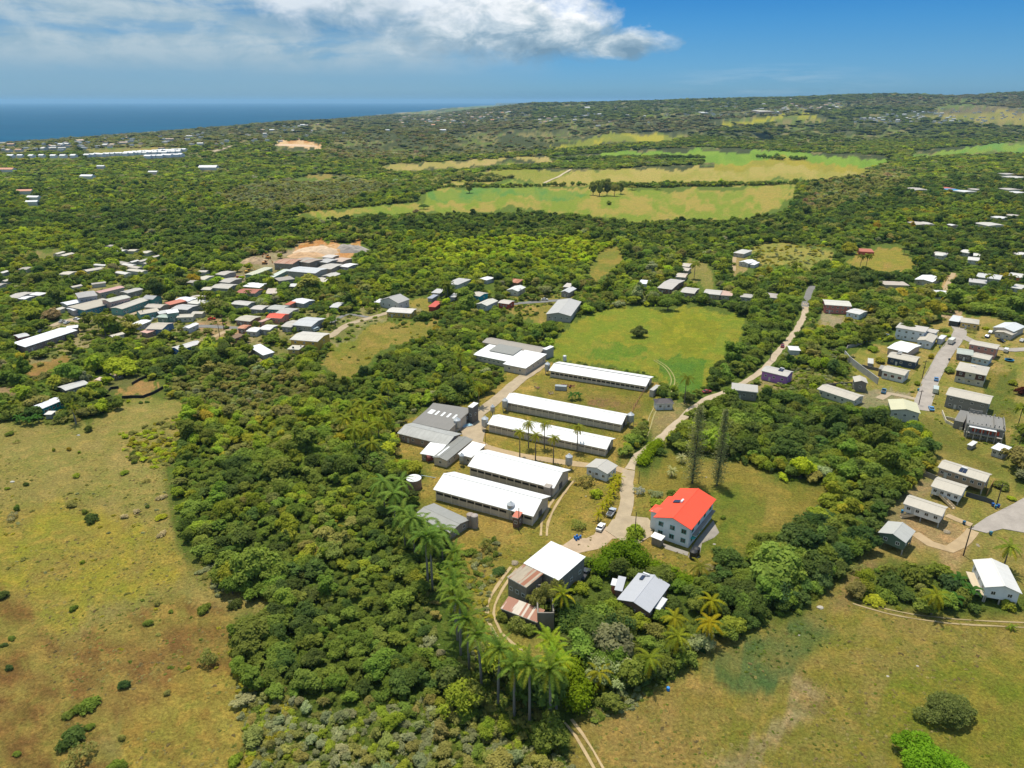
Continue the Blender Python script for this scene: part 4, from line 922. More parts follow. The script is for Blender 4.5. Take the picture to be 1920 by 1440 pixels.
house('c', [(1393, 720), (1620, 738), (1650, 602)], 3.8, 1.6, 'perp', (.42, .41, .39), (.38, .36, .33), 'large grey gabled hall between road and farm wood', group=HM, nf=4, ns=3)
house('c', [(1033, 430), (1130, 440), (1142, 408)], 2.5, .4, 'shed', (.46, .22, .13), (.3, .2, .15), 'rusty sheet shed behind the cream cottage', group=HM, nf=1, ns=1, rust=.5, detail=False)
house('c', [(345, 525), (425, 532), (440, 498)], 3.0, .5, 'shed', (.46, .45, .44), (.3, .3, .3), 'small grey roof left of the palm in the hamlet', group=HM, nf=1, ns=1, detail=False)
house('c', [(510, 565), (565, 568), (572, 525)], 3.0, .3, 'flat', (.45, .45, .45), (.36, .36, .36), 'grey block shed right of the palm in the hamlet', group=HM, nf=1, ns=1, detail=False)
house('c', [(302, 650), (370, 655), (428, 605)], 2.8, .3, 'shed', (.50, .08, .05), (.3, .05, .04), 'small red roofed hut with pale stripes', group=HM, nf=1, ns=1, detail=False)
house('c', [(312, 575), (360, 580), (372, 545)], 2.7, .3, 'shed', (.30, .32, .38), (.28, .28, .3), 'blue grey shed above the small red roofed hut', group=HM, nf=1, ns=1, detail=False)
# village left of centre, zoom b
VB = 'houses of the village in the left distance'
vb = [
 ([(805, 947), (1060, 967), (1126, 888)], 5.0, .9, 'par', (.52, .49, .44), (.58, .36, .07), 'two storey mustard yellow house at the end of the lane', 3),
 ([(780, 1035), (890, 1040), (895, 1000)], 2.6, .3, 'flat', (.5, .47, .4), (.55, .38, .12), 'low yellow garage in front of the mustard two storey house', 1),
 ([(573, 747), (715, 757), (776, 716)], 3.4, 1.1, 'par', (.66, .085, .04), (.60, .27, .2), 'salmon cottage with a bright red orange roof', 3),
 ([(835, 817), (1012, 832), (1076, 752)], 3.6, 1.0, 'par', (.47, .48, .49), (.33, .32, .31), 'large pale steel roofed house right of the red orange cottage', 4),
 ([(735, 830), (830, 838), (870, 775)], 3.0, .7, 'par', (.44, .41, .36), (.3, .28, .26), 'tan roofed cottage left of the large steel roofed house', 2),
 ([(322, 772), (462, 787), (497, 735)], 3.0, .7, 'par', (.46, .42, .34), (.26, .16, .11), 'brown cottage with a tan striped roof', 3),
 ([(405, 872), (500, 880), (540, 838)], 2.8, .5, 'par', (.62, .62, .60), (.45, .44, .42), 'whitish roof in the row above the shrubs', 2),
 ([(520, 855), (625, 862), (662, 815)], 2.9, .5, 'par', (.60, .58, .56), (.3, .28, .26), 'pale roof at the right of the row above the shrubs', 2),
 ([(325, 845), (400, 850), (425, 815)], 2.8, .4, 'par', (.50, .22, .12), (.35, .2, .15), 'orange rust roof at the left of the row above the shrubs', 2),
 ([(275, 627), (430, 642), (458, 605)], 3.0, .8, 'par', (.48, .46, .43), (.34, .32, .29), 'grey roofed cottage beside the big round bush', 3),
 ([(450, 672), (560, 680), (582, 640)], 3.0, .6, 'par', (.48, .45, .41), (.3, .28, .26), 'low greyish roof right of the big round bush', 2),
 ([(600, 672), (740, 682), (762, 640)], 3.2, .7, 'par', (.40, .40, .37), (.06, .26, .27), 'cottage with dark teal walls', 3),
 ([(680, 712), (800, 722), (842, 665)], 3.0, .7, 'par', (.42, .40, .37), (.3, .29, .27), 'grey cottage above the red orange roof', 2),
 ([(830, 610), (950, 632), (975, 585)], 3.2, .7, 'par', (.62, .63, .64), (.34, .34, .34), 'white steel roof beside dark trees', 2),
 ([(760, 632), (810, 638), (822, 608)], 2.8, .4, 'shed', (.50, .12, .06), (.3, .2, .16), 'tiny orange roofed shed beside the white steel roof', 1),
 ([(395, 470), (548, 483), (575, 440)], 3.3, 1.0, 'par', (.76, .77, .78), (.58, .42, .14), 'yellow walled house with a bright white roof', 3),
 ([(322, 525), (500, 532), (518, 492)], 3.0, .7, 'par', (.36, .12, .075), (.4, .36, .32), 'long dull red roof below the bright white one', 3),
 ([(98, 480), (262, 490), (292, 448)], 3.2, .8, 'par', (.45, .42, .37), (.34, .32, .28), 'long tan roofed cottage left of the dull red roof', 3),
 ([(190, 430), (290, 440), (312, 392)], 3.2, .8, 'par', (.42, .39, .35), (.34, .31, .28), 'cottage behind the long tan roofed one', 2),
 ([(155, 362), (240, 372), (262, 330)], 3.0, .6, 'par', (.45, .41, .36), (.34, .31, .28), 'cottage at the edge of the works yard', 2),
 ([(782, 330), (1040, 352), (1098, 305)], 5.6, .8, 'par', (.50, .51, .52), (.36, .32, .28), 'big grey concrete workshop with a pale steel roof', 3),
 ([(662, 258), (835, 268), (890, 222)], 5.0, 1.0, 'par', (.42, .25, .17), (.28, .24, .19), 'large rust patched workshop roof', 3),
 ([(850, 240), (1000, 262), (1045, 218)], 5.0, .5, 'par', (.36, .33, .28), (.25, .21, .17), 'brown flat roofed workshop joined to the rust patched one', 3),
 ([(1045, 245), (1150, 258), (1195, 222)], 4.0, .5, 'par', (.42, .41, .40), (.26, .24, .22), 'grey shed at the foot of the quarry', 2),
 ([(1090, 205), (1185, 212), (1215, 185)], 3.0, .5, 'par', (.55, .50, .46), (.34, .28, .22), 'pale roof nearest the quarry face', 2),
 ([(1185, 240), (1290, 250), (1315, 212)], 3.0, .5, 'par', (.50, .38, .30), (.34, .28, .22), 'pinkish roof right of the quarry shed', 2),
 ([(1060, 305), (1190, 315), (1235, 265)], 3.4, .5, 'par', (.45, .42, .38), (.3, .27, .24), 'tan roof right of the big concrete workshop', 2),
 ([(1268, 290), (1345, 300), (1370, 262)], 3.2, .6, 'par', (.70, .68, .66), (.34, .34, .38), 'white shed with a red edge at the wood edge', 2),
 ([(450, 368), (630, 300), (560, 292)], 2.6, .3, 'par', (.50, .50, .38), (.20, .34, .26), 'long pale green shelter, left wing', 3),
 ([(620, 395), (775, 318), (735, 308)], 2.6, .3, 'par', (.52, .56, .50), (.22, .36, .30), 'long pale green shelter, right wing', 3),
 ([(655, 425), (800, 405), (815, 370)], 3.6, .1, 'flat', (.32, .29, .25), (.30, .27, .24), 'roofless grey block enclosure below the workshop', 1),
 ([(1085, 378), (1180, 388), (1226, 352)], 3.6, 1.0, 'perp', (.48, .46, .42), (.28, .27, .26), 'grey gabled house at the wood edge', 2),
 ([(1000, 412), (1110, 435), (1162, 402)], 3.0, .6, 'par', (.52, .47, .40), (.3, .28, .25), 'low pale roof left of the grey gabled house', 2),
 ([(548, 535), (650, 530), (705, 480)], 2.8, .5, 'par', (.52, .44, .38), (.36, .28, .24), 'slanted pinkish roof among the village trees', 2),
 ([(770, 468), (840, 470), (862, 442)], 2.8, .5, 'par', (.60, .60, .58), (.3, .3, .3), 'small white roof among the village trees', 1),
 ([(1162, 655), (1240, 660), (1268, 612)], 3.0, .6, 'par', (.50, .50, .49), (.3, .3, .3), 'grey shed right of the round dark bush', 2),
 ([(432, 1020), (560, 1098), (632, 1055)], 2.4, .3, 'shed', (.68, .70, .74), (.3, .3, .3), 'slanting bluish white roof at the wood edge', 1),
 ([(268, 930), (325, 940), (355, 900)], 2.6, 1.4, 'hip', (.26, .16, .10), (.2, .13, .09), 'brown thatch like hut beside the shrubs', 1),
 ([(535, 790), (572, 795), (580, 752)], 3.0, .3, 'flat', (.5, .3, .24), (.55, .28, .2), 'pink wing left of the red orange roof', 1),
 ([(1560, 610), (1610, 615), (1625, 585)], 2.6, .3, 'shed', (.75, .75, .76), (.5, .5, .5), 'small white porch beside the grey chapel like house', 1),
]
for sp, h_, ri, rd, rf, wl, lb, nf in vb:
    house('b', sp, h_, ri, rd, rf, wl, lb, group=VB, nf=nf, ns=1, rust=.25 if 'rust' in lb else 0, stain=.4, rows=[1.5, 3.7] if 'two storey' in lb else None)
# far left village, zoom a
VA = 'buildings of the village at the far left'
va = [
 ([(170, 1032), (650, 877), (592, 825)], 3.4, .9, 'par', (.72, .74, .78), (.26, .20, .19), 'very long white roofed barn at the left edge', 9),
 ([(590, 850), (700, 838), (712, 812)], 3.2, .4, 'par', (.68, .69, .72), (.28, .26, .25), 'short white roof joined to the very long barn', 2),
 ([(150, 935), (255, 912), (235, 882)], 3.0, .5, 'par', (.5, .5, .5), (.30, .06, .05), 'dark red walled shed behind the very long barn', 2),
 ([(700, 572), (876, 548), (850, 505)], 6.4, 1.4, 'hip', (.36, .34, .33), (.36, .35, .37), 'two storey grey hip roofed school block', 4),
 ([(880, 532), (1108, 478), (1080, 460)], 4.4, .6, 'par', (.50, .30, .27), (.50, .44, .34), 'long pink roofed block with cream walls', 6),
 ([(965, 615), (1155, 570), (1120, 542)], 6.4, .8, 'par', (.48, .47, .41), (.42, .30, .27), 'cream roofed two storey block in the school', 6),
 ([(690, 700), (1010, 620), (985, 560)], 4.0, .3, 'flat', (.42, .38, .31), (.06, .22, .30), 'wide flat roofed hall with teal blue walls', 8),
 ([(1060, 685), (1330, 592), (1290, 560)], 4.0, .7, 'par', (.46, .43, .37), (.13, .30, .27), 'very long teal walled classroom range', 9),
 ([(1335, 600), (1422, 570), (1400, 535)], 4.4, 1.4, 'perp', (.33, .33, .33), (.10, .28, .25), 'gabled end block of the teal classroom range', 2),
 ([(585, 640), (728, 610), (700, 582)], 3.6, .5, 'par', (.66, .68, .72), (.45, .44, .4), 'white roofed block at the left of the school', 3),
 ([(640, 690), (780, 660), (750, 632)], 3.4, .3, 'par', (.62, .63, .66), (.5, .45, .45), 'low white canopy in front of the white roofed school block', 2),
 ([(1125, 535), (1270, 497), (1240, 475)], 3.4, .5, 'par', (.42, .40, .37), (.32, .3, .28), 'grey roofed shed behind the school', 2),
 ([(1255, 722), (1430, 690), (1400, 662)], 3.8, 1.2, 'par', (.46, .41, .33), (.16, .36, .34), 'teal cottage with tan hip roof', 4),
 ([(1325, 655), (1470, 665), (1490, 630)], 3.4, .9, 'par', (.44, .39, .33), (.3, .24, .2), 'tan roofed cottage above the teal cottage', 3),
 ([(1490, 620), (1545, 640), (1668, 598)], 3.2, .4, 'shed', (.50, .17, .11), (.3, .16, .12), 'rust red roof of the village row', 2),
 ([(1600, 590), (1720, 608), (1762, 572)], 3.4, .5, 'par', (.62, .66, .72), (.4, .2, .12), 'bluish white roof above the rust red one', 2),
 ([(1712, 620), (1850, 635), (1882, 596)], 3.2, .5, 'par', (.56, .54, .50), (.4, .38, .36), 'broad pale roof right of the bluish white one', 2),
 ([(1720, 575), (1800, 585), (1832, 550)], 3.2, .5, 'par', (.46, .40, .36), (.4, .34, .3), 'pinkish roof at the top right of the village row', 2),
 ([(1570, 670), (1720, 682), (1758, 635)], 4.0, .6, 'par', (.44, .43, .42), (.28, .28, .3), 'grey roofed two storey house in the village row', 3),
 ([(1405, 722), (1540, 700), (1570, 672)], 3.2, .4, 'shed', (.50, .50, .49), (.3, .3, .28), 'long grey awning left of the small white roof', 1),
 ([(1510, 712), (1615, 698), (1590, 670)], 5.4, .5, 'par', (.76, .77, .79), (.20, .32, .27), 'small bright white roof on sea green walls', 2),
 ([(1425, 745), (1530, 750), (1545, 722)], 3.2, .4, 'par', (.36, .44, .38), (.16, .26, .2), 'green awninged shop below the small white roof', 2),
 ([(1590, 748), (1740, 742), (1760, 712)], 3.0, .5, 'par', (.48, .44, .37), (.5, .47, .38), 'cream bungalow right of the shop', 3),
 ([(1205, 838), (1342, 785), (1300, 758)], 3.0, .4, 'par', (.74, .75, .77), (.4, .4, .4), 'white roofed shed in front of the teal cottage', 2),
 ([(1328, 850), (1480, 855), (1550, 795)], 3.6, 1.2, 'par', (.44, .39, .32), (.10, .18, .30), 'gabled house with a blue gable end', 3),
 ([(1285, 880), (1350, 895), (1420, 848)], 2.6, .3, 'shed', (.55, .33, .27), (.3, .2, .16), 'salmon rust roof below the blue gable', 1),
 ([(1582, 1050), (1795, 985), (1770, 950)], 3.4, .8, 'par', (.52, .51, .50), (.03, .13, .36), 'long low building with a bright blue end wall', 5),
 ([(95, 568), (200, 575), (290, 520)], 3.0, .8, 'par', (.45, .42, .38), (.3, .28, .26), 'tan grey roof among the trees of the far left', 2),
 ([(180, 580), (250, 585), (290, 555)], 2.8, .4, 'par', (.66, .67, .68), (.3, .3, .3), 'small white roof left of the tan grey one', 1),
 ([(275, 545), (390, 552), (405, 522)], 3.0, .8, 'hip', (.62, .62, .62), (.3, .3, .3), 'white hip roof right of the tan grey one', 2),
 ([(575, 1410), (792, 1345), (740, 1305)], 3.0, .5, 'par', (.48, .47, .45), (.22, .2, .18), 'grey patched roof above the turquoise house', 3),
 ([(868, 1310), (920, 1318), (932, 1292)], 2.2, .3, 'shed', (.55, .42, .36), (.3, .25, .2), 'tiny pink roofed shack by the field fence', 1),
 ([(1685, 845), (1745, 850), (1750, 800)], 3.0, .6, 'perp', (.66, .66, .66), (.5, .5, .5), 'small white gabled kiosk by the village road', 1),
 ([(960, 1245), (1010, 1262), (1145, 1255)], 2.4, .3, 'shed', (.42, .28, .18), (.2, .15, .1), 'low brown rusty roof hidden by a big tree', 1),
]
for sp, h_, ri, rd, rf, wl, lb, nf in va:
    house('a', sp, h_, ri, rd, rf, wl, lb, group=VA, nf=nf, ns=1, stain=.35, rows=[1.6, 4.4] if 'two storey' in lb and h_ > 5 else None)
tq = house('m', [(360, 425), (560, 342), (507, 308)], 3.4, .8, 'par', (.66, .68, .72), (.01, .34, .40), 'turquoise walled house with a white roof beside the left pasture', group=VA, nf=5, ns=1)
house('m', [(400, 470), (470, 470), (500, 440)], 2.0, .2, 'shed', (.6, .58, .55), (.3, .3, .3), 'small white lean-to in front of the turquoise house', 'lean-to', 'lean_to', detail=False)
small_a = [(1048, 325, 1165, 365, 'R'), (1155, 305, 1315, 342, 'R'), (1165, 275, 1270, 312, 'R'), (1060, 235, 1165, 275, 'R'), (1110, 255, 1215, 290, 'R'), (1165, 228, 1245, 255, 'L'), (1240, 216, 1335, 250, 'L'), (1285, 240, 1355, 270, 'L'),
           (750, 290, 945, 335, 'L'), (850, 265, 970, 282, 'R'), (562, 328, 672, 362, 'F'), (540, 160, 655, 200, 'L'), (490, 150, 575, 182, 'L'), (205, 288, 278, 318, 'F'), (0, 325, 65, 352, 'L'), (1075, 132, 1120, 155, 'F'), (1110, 105, 1160, 135, 'F'),
           (1165, 130, 1242, 150, 'F'), (1308, 142, 1352, 170, 'F'), (1365, 185, 1432, 208, 'L'), (1370, 90, 1405, 108, 'F'), (815, 425, 962, 450, 'L'), (1815, 365, 1885, 410, 'F'), (1790, 320, 1875, 340, 'F'), (25, 398, 98, 425, 'L'), (1700, 405, 1750, 435, 'F'),
           (-20, 435, 20, 465, 'F'), (1840, 468, 1915, 500, 'F'), (490, 655, 560, 690, 'L'), (1745, 690, 1830, 715, 'F'), (1000, 885, 1100, 920, 'L'), (650, 455, 720, 475, 'L'), (980, 90, 1020, 108, 'F')]
for i, sp in enumerate(small_a):
    rf = R.choice([(.44, .40, .34), (.56, .54, .51), (.36, .33, .29), (.50, .46, .38)])
    cx_, cy_ = (sp[0] + sp[2]) / 2, (sp[1] + sp[3]) / 2
    wh_ = 'at the far left edge' if cx_ < 110 else 'on the orange clearing above the left village' if cx_ < 680 and cy_ < 210 else 'just behind the school' if cx_ < 1000 and cy_ > 380 else 'in the row left of the tight cluster' if cx_ < 1000 else 'in the tight cluster behind the school' if 1040 < cx_ < 1360 and 215 < cy_ < 370 else 'in the topmost wood above the cluster' if cy_ < 215 else 'beside the yellow green tree'
    house('a', sp, 2.5, .6, 'par', rf, R.choice([(.5, .47, .42), (.56, .5, .4), (.45, .42, .4)]), '%s %s roofed cottage %s' % ('long' if sp[2] - sp[0] > 130 else 'middling' if sp[2] - sp[0] > 85 else 'tiny', {.44: 'cream', .56: 'white', .36: 'grey', .5: 'pale tan'}[rf[0]], wh_), group='small cottages among the trees behind the left village', nf=2, ns=1, detail=False, minL=7, minD=4.5)
# container, right zoom e (rust) ; cottages in the far right wood, zoom s
house('e', [(495, 145), (622, 152), (628, 125)], 2.6, .05, 'flat', (.42, .13, .07), (.36, .10, .055), 'long rust red shipping container on the hill meadow', 'container', 'shipping_container', detail=False, oh=.02)
small_s = [(1285, 598, 1352, 628), (1460, 598, 1510, 618), (1490, 605, 1550, 630), (1550, 615, 1625, 636), (1620, 608, 1680, 622), (1295, 788, 1360, 826), (1350, 792, 1395, 822), (1678, 792, 1775, 830), (1755, 762, 1830, 785), (1830, 752, 1895, 770),
           (1800, 520, 1860, 536), (1825, 536, 1925, 556), (1805, 603, 1880, 625), (1855, 622, 1920, 642), (1880, 596, 1920, 610), (1500, 808, 1535, 824), (1415, 964, 1490, 986), (1880, 968, 1925, 990), (860, 136, 895, 152), (740, 180, 765, 194),
           (415, 165, 480, 184), (430, 120, 480, 150), (550, 115, 580, 130), (365, 130, 390, 150), (100, 176, 130, 188), (130, 145, 160, 156)]
cs_ = [(.50, .47, .42), (.46, .42, .36), (.60, .59, .57), (.42, .38, .33)]
for i, sp in enumerate(small_s):
    rf = (.5, .12, .07) if i == 1 else (.05, .25, .45) if i == 2 else R.choice(cs_)
    house('s', (*sp, 'R'), 3.0, .6, 'par', rf, R.choice([(.5, .47, .42), (.55, .5, .45), (.4, .3, .25)]), 'pale roofed cottage showing through the wood on the far right hillside' if i not in (1, 2) else ('tiny red roofed cottage in the far right wood' if i == 1 else 'tiny blue roofed cottage in the far right wood'),
          group='cottages in the wood on the far right hillside', detail=False, minL=8, minD=5)
# ---- far settlements: every house its own object, walls and roof in one small mesh
def far_house(u, v, L, D, h, rf, wl, rz, label, group):
    p = at(u, v); b = MB(); wm = paint(wl, 'far_wall', .8, .2); rm = paint(rf, 'far_roof', .7, .2)
    b.prism([(-D / 2 + .3, -2), (D / 2 - .3, -2), (D / 2 - .3, h), (0, h + D * .16), (-D / 2 + .3, h)], -L / 2 + .3, L / 2 - .3, wm, 'x')
    t = .25
    for a, c_ in ((-1, 1), (1, 1)):
        pr = [(-D / 2, h), (0, h + D * .18), (0, h + D * .18 + t), (-D / 2, h + t)] if a < 0 else [(0, h + D * .18), (D / 2, h), (D / 2, h + t), (0, h + D * .18 + t)]
        b.prism(pr[::-1], -L / 2, L / 2, rm, 'x')
    o = b.build('far_house'); o.location = p; o.rotation_euler = (0, 0, rz)
    if '*' in label: label = label.replace('*', ('wide ' if L > 17 else 'small ' if L < 13 else '') + ('terracotta' if rf[0] > rf[2] * 1.5 else 'tan' if rf[0] > rf[2] * 1.15 else 'white' if rf[0] > .63 else 'grey') + ' roofed')
    tag(o, label, 'house', group); FOOT.append((p.x, p.y, L * .5, L, D, rz))
    protect([(p.x + a, p.y, p.z + z) for a in (-L / 2, L / 2) for z in (0, h + 2)] + [(p.x, p.y - D, p.z), (p.x, p.y + D, p.z + h)], .2)
    return o
def scatter(poly, n, L, rfs, label, group, wls=((.55, .53, .48), (.45, .42, .38)), ang=None, hh=(3, 6)):
    u0, u1 = min(p[0] for p in poly), max(p[0] for p in poly); v0, v1 = min(p[1] for p in poly), max(p[1] for p in poly)
    m = poly_mask(poly); k = 0; tries = 0; pts = []
    while k < n and tries < n * 60:
        tries += 1; u = R.uniform(u0, u1); v = R.uniform(v0, v1)
        if not sample(m, u, v): continue
        if any(abs(u - a) < 5 and abs(v - b) < 2 for a, b in pts): continue
        pts.append((u, v)); k += 1
        far_house(u, v, R.uniform(*L), R.uniform(*L) * .6, R.uniform(*hh), R.choice(rfs), R.choice(wls), (ang if ang is not None else R.uniform(-.6, .6)) + (R.random() < .2) * 1.57, label, group)
WH3 = [(.74, .74, .74), (.7, .7, .7), (.76, .75, .73)]; MIXR = [(.6, .58, .55), (.5, .48, .45), (.55, .35, .24), (.58, .45, .35), (.66, .66, .66)]
for row, (u0, u1, va_, vb_) in enumerate([(235, 348, 290, 284), (160, 340, 294, 288), (275, 345, 297, 293), (10, 150, 296, 296)]):
    nn = [15, 20, 9, 7][row]
    for i in range(nn):
        f_ = (i + .5) / nn
        far_house(u0 + (u1 - u0) * f_ + R.uniform(-1.5, 1.5), va_ + (vb_ - va_) * f_ + R.uniform(-.6, .6), R.uniform(11, 15), R.uniform(10, 13), 5, R.choice(WH3), (.7, .7, .7), R.uniform(-.3, .1), 'small bright white house in rows of the far seaside estate', 'white houses of the seaside estate')
scatter([(740, 232), (760, 216), (860, 210), (960, 210), (965, 222), (900, 230), (800, 236)], 44, (14, 26), [(.62, .30, .16), (.55, .38, .28), (.6, .58, .55), (.62, .45, .32)], 'tiny * house in the town below the far point', 'houses of the far coast town')
scatter([(1610, 224), (1660, 212), (1740, 210), (1800, 218), (1790, 228), (1680, 232)], 34, (10, 20), [(.5, .52, .54), (.42, .46, .5), (.55, .55, .55), (.36, .42, .42)], 'tiny * house in the settlement on the right ridge', 'houses of the ridge settlement')
scatter([(1380, 205), (1450, 186), (1540, 182), (1600, 200), (1500, 214), (1400, 214)], 22, (12, 24), MIXR, 'tiny * house on the crest of the far ridge', 'houses on the far crest')
scatter([(0, 290), (0, 272), (200, 258), (400, 248), (600, 234), (640, 245), (400, 262), (200, 276)], 30, (12, 24), MIXR, 'tiny * house strung along the far coast', 'houses along the far coast')
scatter([(1000, 214), (1300, 200), (1340, 222), (1100, 240), (1010, 232)], 16, (12, 22), MIXR, 'tiny * house in the dark far woodland', 'houses in the far woodland')
for u, v, L_, nm in ((392, 318, 34, 'wide pale roofed hall among trees in the left distance'), (288, 327, 16, 'white house pair in the left distance, right one'), (165, 335, 22, 'low white building in the left distance'), (190, 316, 14, 'small tan roofed house in the left distance'), (15, 322, 26, 'terracotta roofed building at the far left edge'), (48, 364, 20, 'pinkish building among dark trees at the left edge'), (65, 376, 16, 'white shed below the pinkish building'), (62, 385, 14, 'second white shed below the pinkish building'), (727, 246, 16, 'lone white tower like house on the far plain'), (830, 246, 26, 'white farm building on the far plain'), (376, 272, 16, 'white villa on the far left plain'), (1568, 202, 22, 'square white building on the crest of the ridge'), (1100, 203, 40, 'long pale building on the far slope')):
    far_house(u, v, L_, L_ * .55, 4.5, (.55, .28, .18) if 'terracotta' in nm or 'pinkish b' in nm and 'shed' not in nm else (.68, .68, .67), (.6, .58, .55), R.uniform(-.3, .3), nm, None)

def distant_mass():
    b = MB(); ms = [paint((.62, .60, .57), 'far_wall', .8, .2), paint((.70, .69, .67), 'far_roof', .8, .2), paint((.56, .40, .30), 'far_roof', .8, .2), paint((.48, .50, .52), 'far_roof', .8, .2)]
    polys = [([(0, 285), (0, 270), (300, 252), (600, 232), (700, 222), (740, 235), (600, 262), (300, 280)], 110, 9), ([(740, 240), (760, 212), (980, 205), (1000, 225), (900, 238)], 60, 12), ([(1000, 236), (1060, 205), (1400, 186), (1560, 180), (1600, 210), (1380, 222), (1200, 232)], 110, 11),
             ([(1600, 230), (1640, 205), (1920, 200), (1920, 225), (1800, 234)], 70, 9)]
    for poly, n, L in polys:
        m = poly_mask(poly); u0, u1 = min(p[0] for p in poly), max(p[0] for p in poly); v0, v1 = min(p[1] for p in poly), max(p[1] for p in poly); k = 0
        while k < n:
            u, v = R.uniform(u0, u1), R.uniform(v0, v1)
            if not sample(m, u, v): continue
            p = at(u, v); k += 1; s = L * R.uniform(.6, 1.5); d = s * R.uniform(.5, .9); h = R.uniform(2.6, 4.6)
            b.box(p.x - s / 2, p.x + s / 2, p.y - d / 2, p.y + d / 2, p.z - 3, p.z + h, ms[0]); b.box(p.x - s / 2 - .4, p.x + s / 2 + .4, p.y - d / 2 - .4, p.y + d / 2 + .4, p.z + h + .01, p.z + h + 1.2, R.choice(ms[1:]))
            FOOT.append((p.x, p.y, s * .5, s, d, 0)); protect([(p.x + a, p.y, p.z + z) for a in (-s / 2, s / 2) for z in (0, h + 1)] + [(p.x, p.y - d, p.z)], .2)
    tag(b.build('distant_houses'), 'pale specks of far houses sprinkled over coast and ridge', None, None, 'stuff')
distant_mass()
# ------------------------------------------------------------------ roads, drives, tracks
def catmull(P, step):
    out = []
    for i in range(len(P) - 1):
        p0, p1, p2, p3 = P[max(i - 1, 0)], P[i], P[i + 1], P[min(i + 2, len(P) - 1)]
        n = max(1, int((p2 - p1).length / step))
        for k in range(n):
            t = k / n; out.append(.5 * ((2 * p1) + (p2 - p0) * t + (2 * p0 - 5 * p1 + 4 * p2 - p3) * t * t + (3 * p1 - p0 - 3 * p2 + p3) * t ** 3))
    out.append(P[-1]); return out
def strip(name, pts, width, m, lift=.10, offs=(0,), kind='structure', step=3.0, jag=.12, k=None, clear=True, kerb=False):
    P = [at(*(px(k, *p) if k else p)) for p in pts]
    P = [Vector((p.x, p.y, 0)) for p in P]; C_ = catmull(P, step); b = MB(); rr = random.Random(len(pts) * 7 + int(width * 10))
    for o_ in offs:
        vs = []; NX = 4; off = o_
        for i, p in enumerate(C_):
            d = (C_[min(i + 1, len(C_) - 1)] - C_[max(i - 1, 0)]).normalized(); n = Vector((-d.y, d.x, 0))
            w = width / 2; a = -w * (1 + rr.uniform(-jag, jag)); c = w * (1 + rr.uniform(-jag, jag))
            for q in range(NX + 1):
                r = p + n * (off + a + (c - a) * q / NX); vs.append((r.x, r.y, H1(r.x, r.y) + lift))
        N1 = NX + 1
        fs = [(i * N1 + q, i * N1 + q + 1, (i + 1) * N1 + q + 1, (i + 1) * N1 + q)[::-1] for i in range(len(C_) - 1) for q in range(NX)]
        b.add(vs, fs, m)
        if kerb:
            for sgn in (-1, 1):
                ks = []
                for i, p in enumerate(C_):
                    d = (C_[min(i + 1, len(C_) - 1)] - C_[max(i - 1, 0)]).normalized(); n = Vector((-d.y, d.x, 0))
                    for a, z in ((0, -.2), (0, .13), (.16, .13), (.16, -.2)):
                        r = p + n * sgn * (width / 2 + .05 + a); ks.append((r.x, r.y, H1(r.x, r.y) + lift + z))
                fk = []
                for i in range(len(C_) - 1):
                    for q in range(3):
                        f = (i * 4 + q, i * 4 + q + 1, (i + 1) * 4 + q + 1, (i + 1) * 4 + q); fk.append(f if sgn > 0 else f[::-1])
                b.add(ks, fk, concrete((.42, .40, .36)))
    o = b.build(name); tag(o, None, None, None, kind)
    if clear:
        for p in C_:
            for sx in (-1, 0, 1): FOOT.append((p.x + sx * width * .3, p.y, width * .5, width, width, 0))
        for i in range(len(C_) - 1):
            a, c = C_[i], C_[i + 1]; w = width * .42
            d = (c - a).normalized(); n = Vector((-d.y, d.x, 0)) * w
            protect([(q.x, q.y, H1(q.x, q.y)) for q in (a + n, a - n, c + n, c - n)])
    return o
ASPH = concrete((.20, .195, .185), 'asphalt'); GRAV = concrete((.46, .37, .26), 'gravel'); DRIVE = concrete((.40, .32, .215), 'worn_concrete'); STREET = concrete((.36, .32, .28), 'worn_street'); DIRT = concrete((.42, .31, .18), 'bare_dirt'); RUT = concrete((.44, .33, .18), 'wheel_rut')
strip('road', [(1508, 575), (1513, 560), (1517, 548), (1524, 536)], 4.4, ASPH)
strip('gravel_road', [(1510, 568), (1509, 588), (1497, 612), (1484, 632), (1462, 656), (1444, 680), (1424, 700), (1400, 714), (1370, 732), (1330, 746), (1302, 764), (1278, 786), (1258, 803), (1234, 826), (1208, 846), (1190, 862), (1180, 880)], 3.4, GRAV, .10, jag=.25)
strip('farm_drive', [(1180, 882), (1176, 905), (1175, 935), (1171, 960), (1163, 985), (1150, 1000)], 4.4, DRIVE, .15)
patio([(1148, 975), (1180, 968), (1215, 972), (1226, 985), (1222, 1005), (1195, 1022), (1160, 1012), (1135, 995)], 'drive_apron', DRIVE, .20)
strip('farm_lane', [(1172, 884), (1148, 876), (1096, 872), (1040, 864), (985, 856), (930, 844), (900, 832), (882, 818)], 3.6, DIRT, .10)
strip('farm_lane', [(882, 818), (876, 800), (890, 782), (915, 762), (945, 738), (975, 712), (1002, 694), (1022, 680)], 6.0, DRIVE, .16)
patio([(868, 790), (885, 778), (905, 775), (912, 800), (905, 830), (885, 832), (866, 815)], 'lane_apron', DRIVE, .21)
strip('dirt_track', [(1020, 1005), (1022, 980), (1036, 950), (1055, 920), (1075, 896)], .8, RUT, .12, offs=(-.95, .95), clear=False, jag=.5)
strip('dirt_track', [(964, 1065), (938, 1100), (921, 1135), (922, 1165), (935, 1190), (958, 1212), (980, 1228)], .75, RUT, .12, offs=(-.9, .9), jag=.5)
strip('dirt_track', [(1065, 1352), (1085, 1378), (1105, 1410), (1128, 1450), (1150, 1490)], .6, RUT, .12, offs=(-.85, .85), jag=.5)
